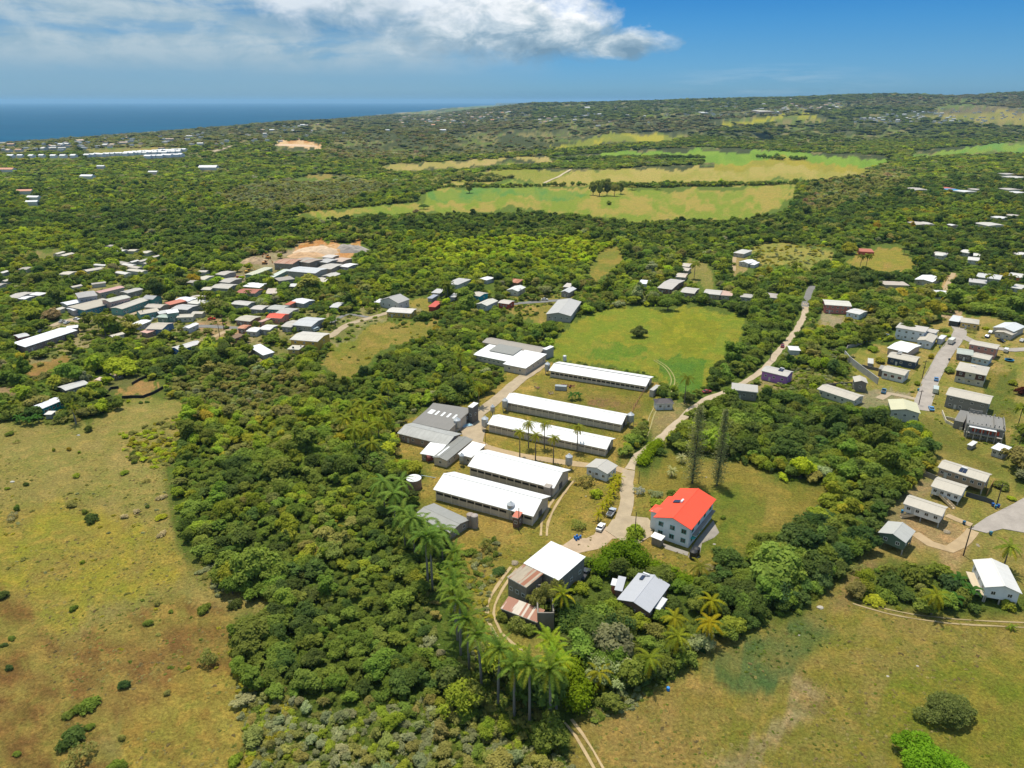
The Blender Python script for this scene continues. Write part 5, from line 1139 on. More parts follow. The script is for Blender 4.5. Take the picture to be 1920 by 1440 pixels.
strip('dirt_track', [(1600, 1128), (1660, 1146), (1740, 1160), (1830, 1168), (1920, 1172), (2000, 1175)], .45, concrete((.36, .28, .15), 'bare_dirt_pale'), .10, offs=(-.9, .9), jag=.6, clear=False)
strip('dirt_track', [(1255, 735), (1262, 712), (1250, 690), (1228, 675)], .5, concrete((.30, .28, .10), 'worn_grass'), .10, offs=(-.8, .8), clear=False)
strip('dirt_track', [(1205, 830), (1216, 800), (1222, 780), (1230, 765)], .5, concrete((.32, .28, .12), 'worn_grass2'), .10, offs=(-.8, .8), clear=False)
strip('dirt_patch', [(1040, 1035), (1090, 1022), (1140, 1004), (1180, 990)], 7.0, concrete((.44, .33, .22), 'dusty_earth'), .06, jag=.45, clear=False)
strip('estate_street', [(1790, 606), (1800, 622), (1790, 640), (1772, 664), (1758, 690), (1746, 712), (1738, 735), (1730, 758), (1732, 770)], 6.2, STREET, .14, kerb=True)
strip('side_street', [(1800, 628), (1822, 640), (1850, 648), (1885, 656), (1925, 655), (1990, 650)], 5.0, STREET, .18)
strip('estate_lane', [(1733, 752), (1715, 748), (1690, 742), (1668, 738), (1648, 748)], 3.4, DRIVE, .10)
patio([(1818, 992), (1850, 970), (1900, 945), (1935, 925), (2010, 900), (2010, 1010), (1925, 1000), (1880, 992), (1850, 1000)], 'cul_de_sac', STREET, .16)
strip('dirt_drive', [(1825, 995), (1800, 1020), (1780, 1030), (1745, 1020), (1715, 1000)], 3.4, DIRT, .10)
strip('dirt_drive', [(1822, 985), (1795, 975), (1775, 966)], 2.6, DIRT, .12)
strip('village_road', [(560, 640), (600, 636), (618, 632), (650, 610), (688, 598), (716, 590), (745, 582), (775, 580)], 4.6, DRIVE, .14)
strip('village_road', [(690, 595), (655, 590), (636, 596), (622, 606)], 3.2, ASPH, .18)
strip('village_road', [(345, 612), (385, 612), (420, 614), (450, 616), (470, 622)], 5.0, ASPH, .14)
strip('village_track', [(430, 618), (400, 632), (370, 642), (330, 652)], 3.4, DIRT, .12)
strip('village_road', [(95, 612), (130, 600), (165, 603), (200, 595), (240, 590), (262, 586), (300, 580)], 5.0, DRIVE, .14)
strip('hamlet_road', [(960, 570), (1010, 566), (1050, 563), (1085, 560)], 5.0, ASPH, .14)
strip('dirt_drive', [(1772, 548), (1776, 535), (1784, 520), (1788, 512)], 3.2, DIRT, .14)
strip('dirt_drive', [(1376, 508), (1376, 495), (1378, 482)], 3.0, DIRT, .14)
strip('far_road', [(396, 286), (415, 280), (430, 274)], 14, DRIVE, .6, step=20)
strip('field_path', [(1020, 344), (1050, 330), (1070, 318)], 5, concrete((.5, .42, .28), 'pale_track'), .5, step=20, clear=False)

# quarry face and spoil heaps
def mound(name, u, v, w, d, h, col, label, cat, seed):
    p = at(u, v); n = 30; rr = np.random.RandomState(seed); b = MB(); vs = []
    for j in range(n + 1):
        for i in range(n + 1):
            a, c = i / n * 2 - 1, j / n * 2 - 1; r = math.hypot(a, c)
            z = max(0, 1 - r ** 2.6) * h * (.35 + .9 * float(fbm(np.array(a * 2.5 + seed), np.array(c * 2.5), 4, seed)))
            X_, Y_ = p.x + a * w / 2, p.y + c * d / 2
            vs.append((X_ - p.x, Y_ - p.y, H1(X_, Y_) - p.z - .3 + z))
    fs = [(j * (n + 1) + i, j * (n + 1) + i + 1, (j + 1) * (n + 1) + i + 1, (j + 1) * (n + 1) + i) for j in range(n) for i in range(n)]
    b.add(vs, fs, concrete(col, 'loose_earth')); o = b.build(name); o.location = p
    if cat: tag(o, label, cat)
    else: tag(o, None, None, None, 'structure')
    FOOT.append((p.x, p.y, w * .45, w, d, 0)); protect([(p.x + a * w / 2, p.y, p.z + z) for a in (-1, 1) for z in (0, h * .8)]); return o
mound('quarry_bank', 598, 472, 46, 26, 6, (.64, .48, .33), None, None, 1)
mound('quarry_bank', 626, 470, 38, 22, 6, (.60, .36, .17), None, None, 2)
mound('quarry_bank', 656, 470, 36, 20, 6, (.38, .34, .30), None, None, 3)
mound('quarry_bank', 574, 480, 34, 18, 3.5, (.56, .36, .20), None, None, 4)
mound('spoil_heap', 478, 492, 24, 14, 5, (.50, .36, .22), 'small brown heap of earth in the works yard', 'earth heap', 5)
mound('quarry_bank', 555, 273, 120, 60, 4, (.62, .45, .30), None, None, 6)

# ------------------------------------------------------------------ farm equipment
GALV = plain((.42, .44, .46), 'galvanised_steel', .35, .35)
def feed_bin(u, v, s, label, hgt=6.0, tank=GALV):
    p = at(u, v); t = thing('feed_bin', label, 'silo', p, R.uniform(0, 1), None)
    b = MB(); b.lathe([(.25, 1.1), (1.25 * s, 2.3), (1.25 * s, hgt - 1.0)], tank, 16); b.build('bin_shell', t)
    b = MB(); b.lathe([(1.3 * s, hgt - 1.0), (.35 * s, hgt - .2), (.3 * s, hgt)], plain((.52, .54, .55), 'galvanised_lid', .35, .3), 16); b.build('lid', t)
    for i in range(4):
        a = math.pi / 4 + i * math.pi / 2; b = MB(); b.tube((1.2 * s * math.cos(a), 1.2 * s * math.sin(a), -.3), (1.2 * s * math.cos(a), 1.2 * s * math.sin(a), 3.0), .09, .09, plain((.28, .29, .30), 'steel_leg'), 6); b.build('leg', t)
    protect([(p.x + a, p.y, p.z + z) for a in (-1.3, 1.3) for z in (0, hgt)]); FOOT.append((p.x, p.y, 1.5, 3, 3, 0)); return t
for a in ((1130, 300, 1.0, 'galvanised feed bin at the lane end of the dark ridged barn'), (838, 560, 1.0, 'galvanised feed bin at the lane end of the barn behind the tall palms'), (700, 690, 1.1, 'galvanised feed bin at the lane end of the barn behind the row of coconut palms'),
          (1703, 662, 1.1, 'galvanised feed bin at the far end of the barn behind the tall palms'), (1278, 960, 1.0, 'galvanised feed bin at the far corner of the upper wide barn'), (878, 1300, 1.0, 'galvanised feed bin beside the brown brick hut'),
          (508, 700, 1.1, 'galvanised feed bin beside the flat grey shed and blue trough'), (752, 590, .7, 'small bluish feed bin between two long barns'), (540, 935, .7, 'small grey bin between the narrow dark shed and the upper wide barn')):
    u, v = px('f', a[0], a[1]); feed_bin(u, v, a[2], a[3], 5.2 if a[2] < .9 else 6.2)
def water_tank(u, v, r, h, label, col, lidc=None, name='water_tank'):
    p = at(u, v); t = thing(name, label, 'tank', p)
    b = MB(); b.lathe([(r, -.3), (r, h * .33), (r * 1.03, h * .34), (r, h * .36), (r, h * .66), (r * 1.03, h * .67), (r, h * .69), (r, h)], plain(col, 'tank_shell'), 20); b.build('tank_shell', t)
    b = MB(); b.lathe([(r * 1.02, h), (r * .6, h + .25 * r), (r * .2, h + .32 * r), (.02, h + .32 * r)], plain(lidc or col, 'tank_shell'), 20); b.build('lid', t)
    protect([(p.x + a, p.y, p.z + z) for a in (-r, r) for z in (0, h)]); FOOT.append((p.x, p.y, r, 2 * r, 2 * r, 0))
water_tank(*px('f', 210, 1085), 2.5, 3.6, 'big round rusty walled tank with a white lid west of the nearest barn', (.26, .17, .13), (.78, .79, .80))
water_tank(*px('f', 1250, 208), .9, 2.6, 'white upright tank behind the dark ridged barn', (.62, .64, .66))
water_tank(*px('f', 598, 1352), 1.1, 4.2, 'brown stained tank pair at the palm shed, left one', (.30, .24, .20))
water_tank(*px('f', 628, 1360), 1.1, 4.2, 'brown stained tank pair at the palm shed, right one', (.34, .29, .26))
water_tank(*px('f', 1135, 1150), .5, 3, 'thin grey post tank at the end of the upper wide barn', (.33, .3, .27))
water_tank(*px('j', 1148, 800), 1.05, 2.4, 'black water tank at the red roofed house, left one', (.02, .02, .022))
water_tank(*px('j', 1176, 770), 1.0, 2.3, 'black water tank at the red roofed house, right one', (.02, .02, .022))
BLUE = (.01, .13, .42)
for i, (a, c) in enumerate(((85, 625), (105, 612), (118, 632), (135, 618), (98, 640))):
    u, v = px('j', a, c); p = at(u, v); b = MB(); m_ = plain(BLUE, 'blue_plastic')
    b.lathe([(.30, 0), (.34, .25), (.34, .65), (.30, .92)], m_, 12); b.tube((.1, .1, .9), (.1, .1, 1.0), .05, .05, m_, 6)
    o = b.build('barrel'); o.location = (p.x, p.y, H1(p.x, p.y)); tag(o, 'blue plastic barrel huddled in the heap on the dry yard', 'barrel', 'blue barrels heaped on the farm yard')
# trough pool, generator box, scrap machine
p = at(*px('f', 575, 662)); b = MB(); b.box(-2.2, 2.2, -1.2, 1.2, -.2, .5, concrete((.5, .5, .5))); b.box(-1.95, 1.95, -.95, .95, .5, .53, plain((.30, .50, .60), 'pale_blue_water', .15)); o = b.build('water_trough'); o.location = p; o.rotation_euler = (0, 0, .5); tag(o, 'shallow pale blue trough beside the small mill tower', 'trough')
p = at(*px('f', 1224, 410)); t = thing('container_cage', 'ribbed grey container box on the grass between barns', 'container', p, -.2); b = MB(); b.box(-2.6, 2.6, -1.1, 1.1, .1, 2.1, plain((.30, .33, .34), 'grey_steel')); b.build('box', t)
for i in range(6): bar('rib', -2.6 + i * 1.0, -2.5 + i * 1.0, -1.16, 1.16, .1, 2.16, plain((.38, .40, .41), 'rib_steel'), t)
p = at(*px('f', 1272, 392)); t = thing('farm_trailer', 'rusty red trailer frame beside the grey container box', 'trailer', p, -.25); rr_ = plain((.22, .06, .035), 'rusty_steel', .8)
for y_ in (-.9, .9): bar('rail', -3.2, 3.2, y_ - .1, y_ + .1, .7, .95, rr_, t)
for x_ in (-2.8, -.9, .9, 2.8): bar('crossbar', x_ - .1, x_ + .1, -.8, .8, .72, .93, rr_, t)
for x_ in (-1.2, 1.2):
    for y_ in (-1.05, 1.05): b = MB(); b.tube((x_, y_ - .1, .4), (x_, y_ + .1, .4), .42, .42, plain((.02, .02, .02), 'tyre_rubber', .9), 12); b.build('wheel', t)
for x_, y_, s_, lb in ((1150, 435, 1.4, 'small heap of rusty scrap on the grass between barns'), (1062, 400, .9, 'tiny scrap pile nearer the lane')):
    p = at(*px('f', x_, y_)); t = thing('scrap_heap', lb, 'scrap', p)
    for i in range(7): o = bar('scrap_piece', -.8, .8, -.12, .12, .1, .25, plain(R.choice([(.2, .07, .04), (.12, .1, .09), (.25, .2, .15)]), 'scrap_metal', .8), t); o.location = (R.uniform(-s_, s_), R.uniform(-s_, s_), .2 + i * .08); o.rotation_euler = (R.uniform(-.4, .4), R.uniform(-.4, .4), R.uniform(0, 3))
# big rusty drum by the sheds
p = at(*px('f', 325, 905)); t = thing('drum', 'large rusty red drum on a timber cradle beside the small lean-to', 'drum', p, .5); b = MB(); b.tube((-1.6, 0, 1.6), (1.6, 0, 1.6), 1.15, 1.15, plain((.20, .05, .04), 'rusty_steel', .7), 16); b.build('drum_shell', t)
for x_ in (-1.1, 1.1): bar('cradle', x_ - .15, x_ + .15, -1.0, 1.0, -.1, .6, plain((.2, .16, .12), 'timber'), t)
# pipe from tank to barn
p0 = at(*px('f', 262, 1062)); p1 = at(*px('f', 362, 1080)); b = MB(); b.tube((p0.x, p0.y, p0.z + 3.4), (p1.x, p1.y, p1.z + 3.4), .10, .10, plain((.30, .42, .46), 'pipe'), 8); tag(b.build('pipe'), 'pale pipe running from the round tank to the nearest barn', 'pipe')
# red fence line
def fence(pts, k, h, name, label, postc, railc, step=3.0, solid=None, th=.1):
    P = [at(*px(k, *q)) for q in pts]; P = [Vector((q.x, q.y, 0)) for q in P]; base = Vector((P[0].x, P[0].y, H1(P[0].x, P[0].y)))
    t = thing(name, label, 'wall' if solid else 'fence', base)
    pm, rm_ = plain(postc, 'post_paint', .8), (solid or plain(railc, 'rail_paint', .8))
    for a, c in zip(P[:-1], P[1:]):
        n = max(1, int((c - a).length / step)); d = (c - a) / n; an = math.atan2(d.y, d.x)
        for i in range(n):
            q = a + d * i; r = q + d; zq, zr = H1(q.x, q.y), H1(r.x, r.y)
            mid = Vector(((q.x + r.x) / 2, (q.y + r.y) / 2, (zq + zr) / 2)) - base
            if solid:
                o = link('panel', unit_box(solid, 'panel'), t, (mid.x, mid.y, mid.z + h / 2 - .3), an, (d.length + .002, th, h + .6))
            else:
                for z_ in (h * .45, h * .85): o = link('rail', unit_box(rm_, 'rail'), t, (mid.x, mid.y, mid.z + z_), an, (d.length, .06, .09))
                o = link('post', unit_box(pm, 'post'), t, (q.x - base.x, q.y - base.y, zq - base.z + h / 2), an, (.14, .14, h))
        protect([(q.x, q.y, H1(q.x, q.y) + z) for q in (a, c) for z in (.2, h)])
    return t
fence([(1800, 425), (1770, 470), (1740, 520), (1715, 572)], 'f', 1.3, 'timber_fence', 'rusty red rail fence between the ends of two long barns', (.22, .08, .05), (.30, .12, .07))
GW = concrete((.34, .32, .29), 'block_wall')
fence([(300, 420), (330, 350), (420, 330), (480, 300), (560, 275)], 'h', 1.6, 'boundary_wall', 'curved grey block wall round the upper estate lawn', (.3, .3, .3), (.3, .3, .3), 4, GW, .25)
fence([(300, 425), (345, 480), (420, 540), (500, 600), (600, 675)], 'h', 3.2, 'retaining_wall', 'high streaked retaining wall falling towards the grey outhouse', (.3, .3, .3), (.3, .3, .3), 4, concrete((.40, .39, .37), 'streaked_wall'), .3)
fence([(455, 520), (530, 540), (610, 555)], 'h', 1.5, 'garden_wall', 'low dark garden wall left of the red shuttered bungalow', (.3, .3, .3), (.3, .3, .3), 3, concrete((.18, .17, .16), 'dark_wall'), .25)
fence([(95, 698), (200, 690), (370, 680)], 'h', 1.4, 'garden_wall', 'dark block wall behind the long cream roof', (.3, .3, .3), (.3, .3, .3), 3, concrete((.15, .14, .13), 'dark_wall2'), .25)
fence([(700, 215), (780, 240), (862, 275)], 'i', 1.9, 'board_fence', 'grey board fence left of the long tan house', (.3, .3, .3), (.3, .3, .3), 2.4, concrete((.30, .28, .25), 'grey_boards'), .08)
fence([(1090, 395), (1160, 415), (1250, 440), (1320, 468)], 'i', 1.7, 'board_fence', 'dark board fence below the long tan house', (.2, .2, .2), (.2, .2, .2), 2.4, concrete((.10, .105, .11), 'dark_boards'), .08)
fence([(1320, 285), (1290, 340), (1262, 392)], 'i', 1.6, 'board_fence', 'orange timber fence at the right end of the long tan house', (.5, .3, .1), (.5, .3, .1), 2.4, plain((.45, .24, .08), 'orange_timber'), .08)
fence([(1210, 985), (1290, 1005), (1385, 980)], 'h', 1.2, 'garden_wall', 'cream zigzag garden wall, upper run, by the unfinished house', (.3, .3, .3), (.3, .3, .3), 3, concrete((.60, .54, .42), 'cream_wall'), .25)
fence([(1180, 930), (1215, 1020), (1290, 1060), (1360, 1090)], 'h', 1.2, 'garden_wall', 'cream garden wall, lower run, by the unfinished house', (.3, .3, .3), (.3, .3, .3), 3, concrete((.60, .54, .42), 'cream_wall'), .25)
fence([(1100, 325), (1180, 318), (1290, 318), (1380, 285), (1470, 235)], 'm', 1.3, 'netting_fence', 'black netting fence round the bare brown plot', (.03, .03, .03), (.03, .03, .03), 4, plain((.02, .02, .022), 'black_netting', .9), .25)
fence([(850, 318), (930, 305), (1000, 312)], 'm', 1.2, 'netting_fence', 'black netting fence, short run beside the left pasture', (.03, .03, .03), (.03, .03, .03), 4, plain((.02, .02, .022), 'black_netting', .9), .25)
fence([(930, 300), (975, 270), (1000, 240), (1070, 232)], 'm', 1.2, 'netting_fence', 'black netting fence, zigzag run above the left pasture', (.03, .03, .03), (.03, .03, .03), 4, plain((.02, .02, .022), 'black_netting', .9), .25)
fence([(1190, 200), (1260, 160), (1330, 130)], 'm', 1.2, 'netting_fence', 'black netting fence behind the bare brown plot', (.03, .03, .03), (.03, .03, .03), 4, plain((.02, .02, .022), 'black_netting', .9), .25)

# ------------------------------------------------------------------ vehicles
TYRE = plain((.02, .02, .02), 'tyre_rubber', .9)
def car(k, x_, y_, dx, dy, kind, col, label, L=4.4, W_=1.75, h=1.42):
    u, v = px(k, x_, y_); p = at(u, v); q = at(u + dx, v + dy); rz = math.atan2(q.y - p.y, q.x - p.x)
    t = thing({'sedan': 'parked_car', 'pickup': 'pickup_truck', 'van': 'van', 'bus': 'minibus', 'truck': 'small_truck'}[kind], label, {'sedan': 'car', 'pickup': 'pickup', 'van': 'van', 'bus': 'minibus', 'truck': 'truck'}[kind], (p.x, p.y, H1(p.x, p.y) + (.22 if k else .1)), rz)
    pm = plain(col, 'car_paint', .3, .1, .5); gl = glass(); w = W_ / 2
    b = MB(); a = L / 2
    if kind == 'sedan':
        b.prism([(-a, .3), (a, .3), (a, .62), (a * .93, .74), (a * .45, .88), (-a * .62, .92), (-a * .97, .86), (-a, .6)], -w, w, pm, 'y'); 
        b.build('body', t)
        b = MB(); b.prism([(a * .42, .88), (a * .12, h - .04), (-a * .42, h - .04), (-a * .72, .92)], -w * .86, w * .86, gl, 'y'); b.build('window', t)
        b = MB(); b.prism([(a * .13, h - .04), (a * .08, h), (-a * .38, h), (-a * .43, h - .04)], -w * .84, w * .84, pm, 'y'); b.build('roof', t)
    elif kind == 'pickup':
        L2 = a; b.prism([(-a, .45), (a, .45), (a, .85), (a * .92, 1.0), (a * .4, 1.1), (-a * .15, 1.1), (-a * .15, 1.02), (-a, 1.02)], -w, w, pm, 'y'); b.build('body', t)
        b = MB(); b.prism([(a * .4, 1.1), (a * .18, 1.62), (-a * .12, 1.62), (-a * .16, 1.1)], -w * .88, w * .88, gl, 'y'); b.build('window', t)
        b = MB(); b.box(-a * .12, a * .18, -w * .86, w * .86, 1.62, 1.68, pm); b.build('roof', t)
        bar('load_bed', -a * .96, -a * .2, -w * .84, w * .84, 1.0, 1.03, plain((.05, .05, .055), 'bed_liner', .9), t)
    else:
        hh = h; b.prism([(-a, .4), (a, .4), (a, 1.1), (a * .86, hh * .62), (a * .7, hh), (-a, hh)], -w, w, pm, 'y'); b.build('body', t)
        bar('window', -a * .9, a * .62, -w - .02, w + .02, hh * .58, hh * .82, gl, t)
        b = MB(); b.prism([(a * .88, hh * .6), (a * .75, hh * .92), (a * .71, hh * .92), (a * .82, hh * .6)], -w * .9, w * .9, gl, 'y'); b.build('windscreen', t)
    for sx in (-.62, .62):
        for sy in (-1, 1):
            b = MB(); b.tube((sx * a, sy * w - .13 * sy, .33), (sx * a, sy * w + .02 * sy, .33), .33, .33, TYRE, 12); b.build('wheel', t)
    for sy in (-.65, .65): bar('headlight', a - .03, a + .02, sy * w - .18, sy * w + .18, .58, .72, plain((.6, .6, .55), 'lamp_glass', .2), t)
    protect([(p.x + c, p.y, p.z + z) for c in (-a, a) for z in (0, h)]); FOOT.append((p.x, p.y, 2.6, 5, 5, 0)); return t
car('f', 1500, 1372, 9, -13, 'sedan', (.78, .78, .77), 'white saloon car parked on the dry grass below the silver pickup')
car('f', 1573, 1272, 9, -13, 'pickup', (.42, .46, .52), 'silver blue pickup parked beside the drive apron', 5.0, 1.85)
car('j', 172, 965, 9, -13, 'pickup', (.05, .055, .06), 'dark grey pickup nosed against the tall ruin', 5.2, 1.85)
car('h', 1128, 640, 1, -9, 'sedan', (.10, .24, .45), 'blue car with pale windscreen, upper of the two on the estate street')
car('h', 1120, 745, 1, -9, 'truck', (.50, .55, .50), 'greenish white box truck parked on the estate street', 6.0, 2.1, 2.3)
car('h', 1083, 905, -4, -8, 'sedan', (.12, .32, .58), 'light blue car at the lower end of the estate street')
car('h', 1265, 305, 7, -6, 'bus', (.70, .69, .62), 'cream minibus parked at the top of the estate street', 7.0, 2.2, 2.6)
car('h', 655, 750, 3, -9, 'pickup', (.05, .22, .42), 'blue pickup on the gravel left of the lime roofed house', 5.0)
car('h', 672, 240, 8, -2, 'sedan', (.62, .68, .74), 'pale blue car left of the big white house')
car('h', 1590, 252, 7, -5, 'sedan', (.02, .07, .22), 'navy car beside the steel roofed house')
car('h', 1620, 215, 7, -5, 'sedan', (.76, .76, .76), 'white car beside the navy one')
car('h', 1712, 292, 9, 4, 'sedan', (.03, .035, .045), 'black car below the steel roofed house')
car('h', 1755, 385, 3, -6, 'van', (.72, .72, .72), 'white van by the side street', 4.6, 1.8, 1.9)
car('h', 1900, 290, 6, -5, 'sedan', (.7, .7, .7), 'white car at the right edge near the side street')
car('d', 1665, 1012, 2, -8, 'sedan', (.28, .03, .04), 'dark red car driving down the gravel road')
car('d', 985, 1425, 7, -1, 'sedan', (.30, .04, .04), 'dark red car in the grass beside the gravel road bend')
car('c', 1350, 592, 9, 0, 'sedan', (.66, .67, .68), 'white car on the hamlet road')
car('b', 82, 768, 8, -1, 'sedan', (.55, .05, .03), 'bright red car on the village green')
car('b', 1020, 868, 8, -3, 'van', (.55, .66, .70), 'pale blue green van beside the steel roofed house', 4.6, 1.8, 1.9)
car('a', 692, 770, 8, 1, 'sedan', (.74, .76, .78), 'white car on the road by the school hall')
car('a', 560, 790, 6, -3, 'sedan', (.62, .62, .62), 'silver car parked by the long barn, upper one', )
car('a', 605, 800, 6, -3, 'sedan', (.72, .72, .72), 'white car parked by the long barn, lower one')
car('a', 1385, 772, 6, -4, 'sedan', (.50, .58, .66), 'pale blue car beside the green shop')
car('a', 372, 880, 6, -3, 'sedan', (.05, .06, .08), 'dark car parked behind the long barn')

# ------------------------------------------------------------------ poles, bins, small things
def pole(k, x_, y_, h, label, r=.16, cross=True, lean=0):
    u, v = px(k, x_, y_); p = at(u, v); t = thing('utility_pole', label, 'pole', p, R.uniform(-.5, .5)); m_ = bark((.11, .085, .065))
    b = MB(); b.tube((0, 0, -.5), (lean, 0, h), r * 1.2, r * .8, m_, 8); b.build('pole', t)
    if cross:
        bar('crossarm', -1.1 + lean, 1.1 + lean, -.07, .07, h - .75, h - .6, m_, t)
        for q in (-.95, 0, .95): b = MB(); b.tube((q + lean, 0, h - .6), (q + lean, 0, h - .4), .06, .04, plain((.35, .33, .3), 'insulator'), 6); b.build('insulator', t)
    return t
for a in (('h', 1003, 620, 9, 'utility pole right of the navy bungalow'), ('h', 1130, 330, 8, 'utility pole beside the single storey white wing'), ('i', 1074, 880, 10, 'leaning utility pole in the dirt drive'), ('i', 1345, 470, 8, 'utility pole beside the blue bins'), ('j', 622, 620, 9, 'thin pole behind the round clipped shrub', .13, False),
          ('j', 660, 130, 5, 'lamp post beside the white flowering shrub', .10, False), ('f', 703, 790, 6, 'thin post on the lawn before the palms row barn', .08, False), ('f', 933, 1385, 8, 'rusty post in front of the brown brick hut', .14, False), ('b', 190, 855, 9, 'utility pole beside the village road, taller'), ('b', 155, 925, 8, 'utility pole on the village track'),
          ('b', 1565, 690, 8, 'utility pole beside the grey chapel like house'), ('b', 1198, 835, 7, 'utility pole below the spreading village tree'), ('a', 1298, 760, 8, 'utility pole at the teal cottage'), ('c', 1130, 590, 8, 'utility pole in front of the cream hamlet cottage'), ('d', 1553, 1130, 10, 'utility pole left of the gravel road'), ('h', 972, 860, 7, 'utility pole at the estate lane corner'), ('b', 585, 440, 9, 'utility pole by the green shelters'), ('q', 1640, 1040, 6, 'pole above the works yard')):
    pole(*a[:3], *a[3:]) if a[0] != 'q' else None
def bin_(k, x_, y_, col, label, group=None):
    u, v = px(k, x_, y_); p = at(u, v); t = thing('wheelie_bin', label, 'bin', (p.x, p.y, H1(p.x, p.y) + .15), R.uniform(0, 3), group)
    b = MB(); m_ = plain(col, 'bin_plastic'); b.prism([(-.28, .05), (.28, .05), (.36, .98), (-.36, .98)], -.3, .3, m_, 'y'); b.build('body', t); bar('lid', -.4, .4, -.35, .35, .98, 1.06, m_, t)
    for s in (-.25, .25): b = MB(); b.tube((-.3, s - .04, .12), (-.3, s + .04, .12), .12, .12, TYRE, 8); b.build('wheel', t)
for a in (('i', 1313, 478, (.02, .10, .35), 'blue wheelie bin at the end of the dark board fence, left of three'), ('i', 1337, 495, (.02, .16, .30), 'blue wheelie bin at the end of the dark board fence, nearest the kerb'), ('i', 1357, 488, (.02, .08, .30), 'blue wheelie bin at the end of the dark board fence, right of three'),
          ('i', 1077, 625, (.03, .12, .22), 'blue wheelie bin at the mouth of the white bungalow drive'), ('i', 1295, 712, (.03, .15, .22), 'blue wheelie bin on the grass above the coconut palm'), ('h', 1160, 350, (.02, .10, .12), 'dark green bin beside the single storey white wing'), ('h', 1245, 462, (.03, .04, .05), 'black bin beside the dark timber house'),
          ('h', 966, 735, (.03, .2, .28), 'teal bin on the estate lane corner'), ('i', 572, 535, (.02, .2, .4), 'blue bin against the stilted bungalow over bare earth')): bin_(*a)
def lump(k, x_, y_, sx, sy, sz, col, name, label, cat, seed=1):
    u, v = px(k, x_, y_); p = at(u, v); b = MB(); rr = random.Random(seed); vs = []; n, m_ = 10, 6
    for j in range(m_):
        ph = (j / (m_ - 1)) * math.pi / 2
        for i in range(n):
            a = 2 * math.pi * i / n; r = math.cos(ph) * rr.uniform(.85, 1.12) if j < m_ - 1 else .02
            vs.append((sx * r * math.cos(a), sy * r * math.sin(a), sz * math.sin(ph) * rr.uniform(.92, 1.05) - (.15 if j == 0 else 0)))
    fs = [(j * n + i, j * n + (i + 1) % n, (j + 1) * n + (i + 1) % n, (j + 1) * n + i) for j in range(m_ - 1) for i in range(n)] + [[(m_ - 1) * n + i for i in range(n)]]
    b.add(vs, fs, concrete(col, 'rough_' + name)); o = b.build(name); o.location = p; tag(o, label, cat); return o
MOUNDS = [('w', 872, 185, 1.9, 'pale brown mound below the pair, by the wood edge')]
for i, (a, c, s, lb) in enumerate(((1450, 1225, 1.9, 'pale straw mound, the one nearest the wood edge'), (1228, 1350, 1.7, 'pale straw mound, right one of the lower pair'), (1125, 1395, 1.8, 'pale straw mound, left one of the lower pair'), (112, 1075, .8, 'small pale boulder at the left edge of the pasture'), (707, 655, .7, 'small white stone on the upper pasture'))):
    (lump('m', a, c, s, s * .6, s * .55, (.6, .58, .5), 'boulder', lb, 'stone', i) if i > 2 else MOUNDS.append(('m', a, c, s, lb)))
for i, (k, a, c, s, lb) in enumerate((('t', 560, 140, 1.2, 'flat pale slab at the corner of the dark hedge trees'), ('t', 420, 325, .35, 'small white stone on the green patch'), ('t', 1012, 598, .45, 'white stone in the middle of the right field'), ('t', 1210, 530, .45, 'pale stone right of the middle white one'), ('t', 1330, 230, .35, 'pale stone on the wheel tracks'), ('t', 790, 30, 1.0, 'grey boulder left of the shrubbery'),
                                   ('j', 1267, 72, .5, 'white block near the pines'), ('j', 1340, 675, .6, 'white box on the lawn by the fig tree'), ('j', 185, 243, .4, 'small white stone on the dry grass'), ('i', 940, 690, 2.2, 'low pile of pale gravel beside the dirt drive'), ('i', 1195, 800, 1.3, 'pale gravel patch heap near the coconut palm'), ('k', 525, 318, 2.2, 'heap of pale broken timber behind the ruin'))):
    if 'heap' in lb or 'pile' in lb: MOUNDS.append((k, a, c, s * .8, lb))
    else: lump(k, a, c, s * .8, s * .6, s * .35, (.46, .42, .35), 'boulder', lb, 'stone', 20 + i)
# blue drum in the field, trampoline, stairs
p = at(1252.5, 1294); b = MB(); b.lathe([(.4, 0), (.42, .4), (.36, .8)], plain((.02, .22, .6), 'blue_plastic'), 12); o = b.build('barrel'); o.location = p; tag(o, 'single blue barrel lying out in the right field', 'barrel')
p = at(*px('h', 1785, 465)); t = thing('trampoline', 'round trampoline with blue padded rim on the estate lawn', 'trampoline', p)
b = MB(); b.lathe([(2.1, .75), (2.1, .85), (1.75, .85), (1.75, .80)], plain((.02, .25, .5), 'blue_pad'), 20); b.build('rim', t)
b = MB(); b.lathe([(1.74, .78), (1.74, .8)], plain((.02, .02, .02), 'black_mat', .9), 20); b.build('mat', t)
for i in range(6):
    a = i * math.pi / 3; b = MB(); b.tube((2.0 * math.cos(a), 2.0 * math.sin(a), 0), (2.0 * math.cos(a), 2.0 * math.sin(a), 2.4), .04, .04, plain((.1, .1, .1), 'net_pole'), 6); b.build('pole', t)
def steps(k, a, c, h, lab):
    A = at(*px(k, *a)); B = at(*px(k, *c)); d = B - A; d.z = 0; t = thing('wooden_steps', lab, 'steps', (B.x, B.y, H1(B.x, B.y)), math.atan2(-d.y, -d.x)); n = max(4, int(h / .2)); w = d.length; m_ = plain((.55, .45, .30), 'pale_timber')
    for i in range(n): bar('step', w * i / n, w * (i + 1) / n + .05, -.5, .5, h * (i + .6) / n, h * (i + 1) / n, m_, t)
    for y_ in (-.55, .5): b = MB(); b.prism([(0, 0), (w, h - .2), (w, h + .8), (0, .9)], y_, y_ + .06, m_, 'y'); b.build('rail', t)
steps('i', (880, 420), (995, 500), 1.3, 'pale timber steps of the white bungalow below the tan house')
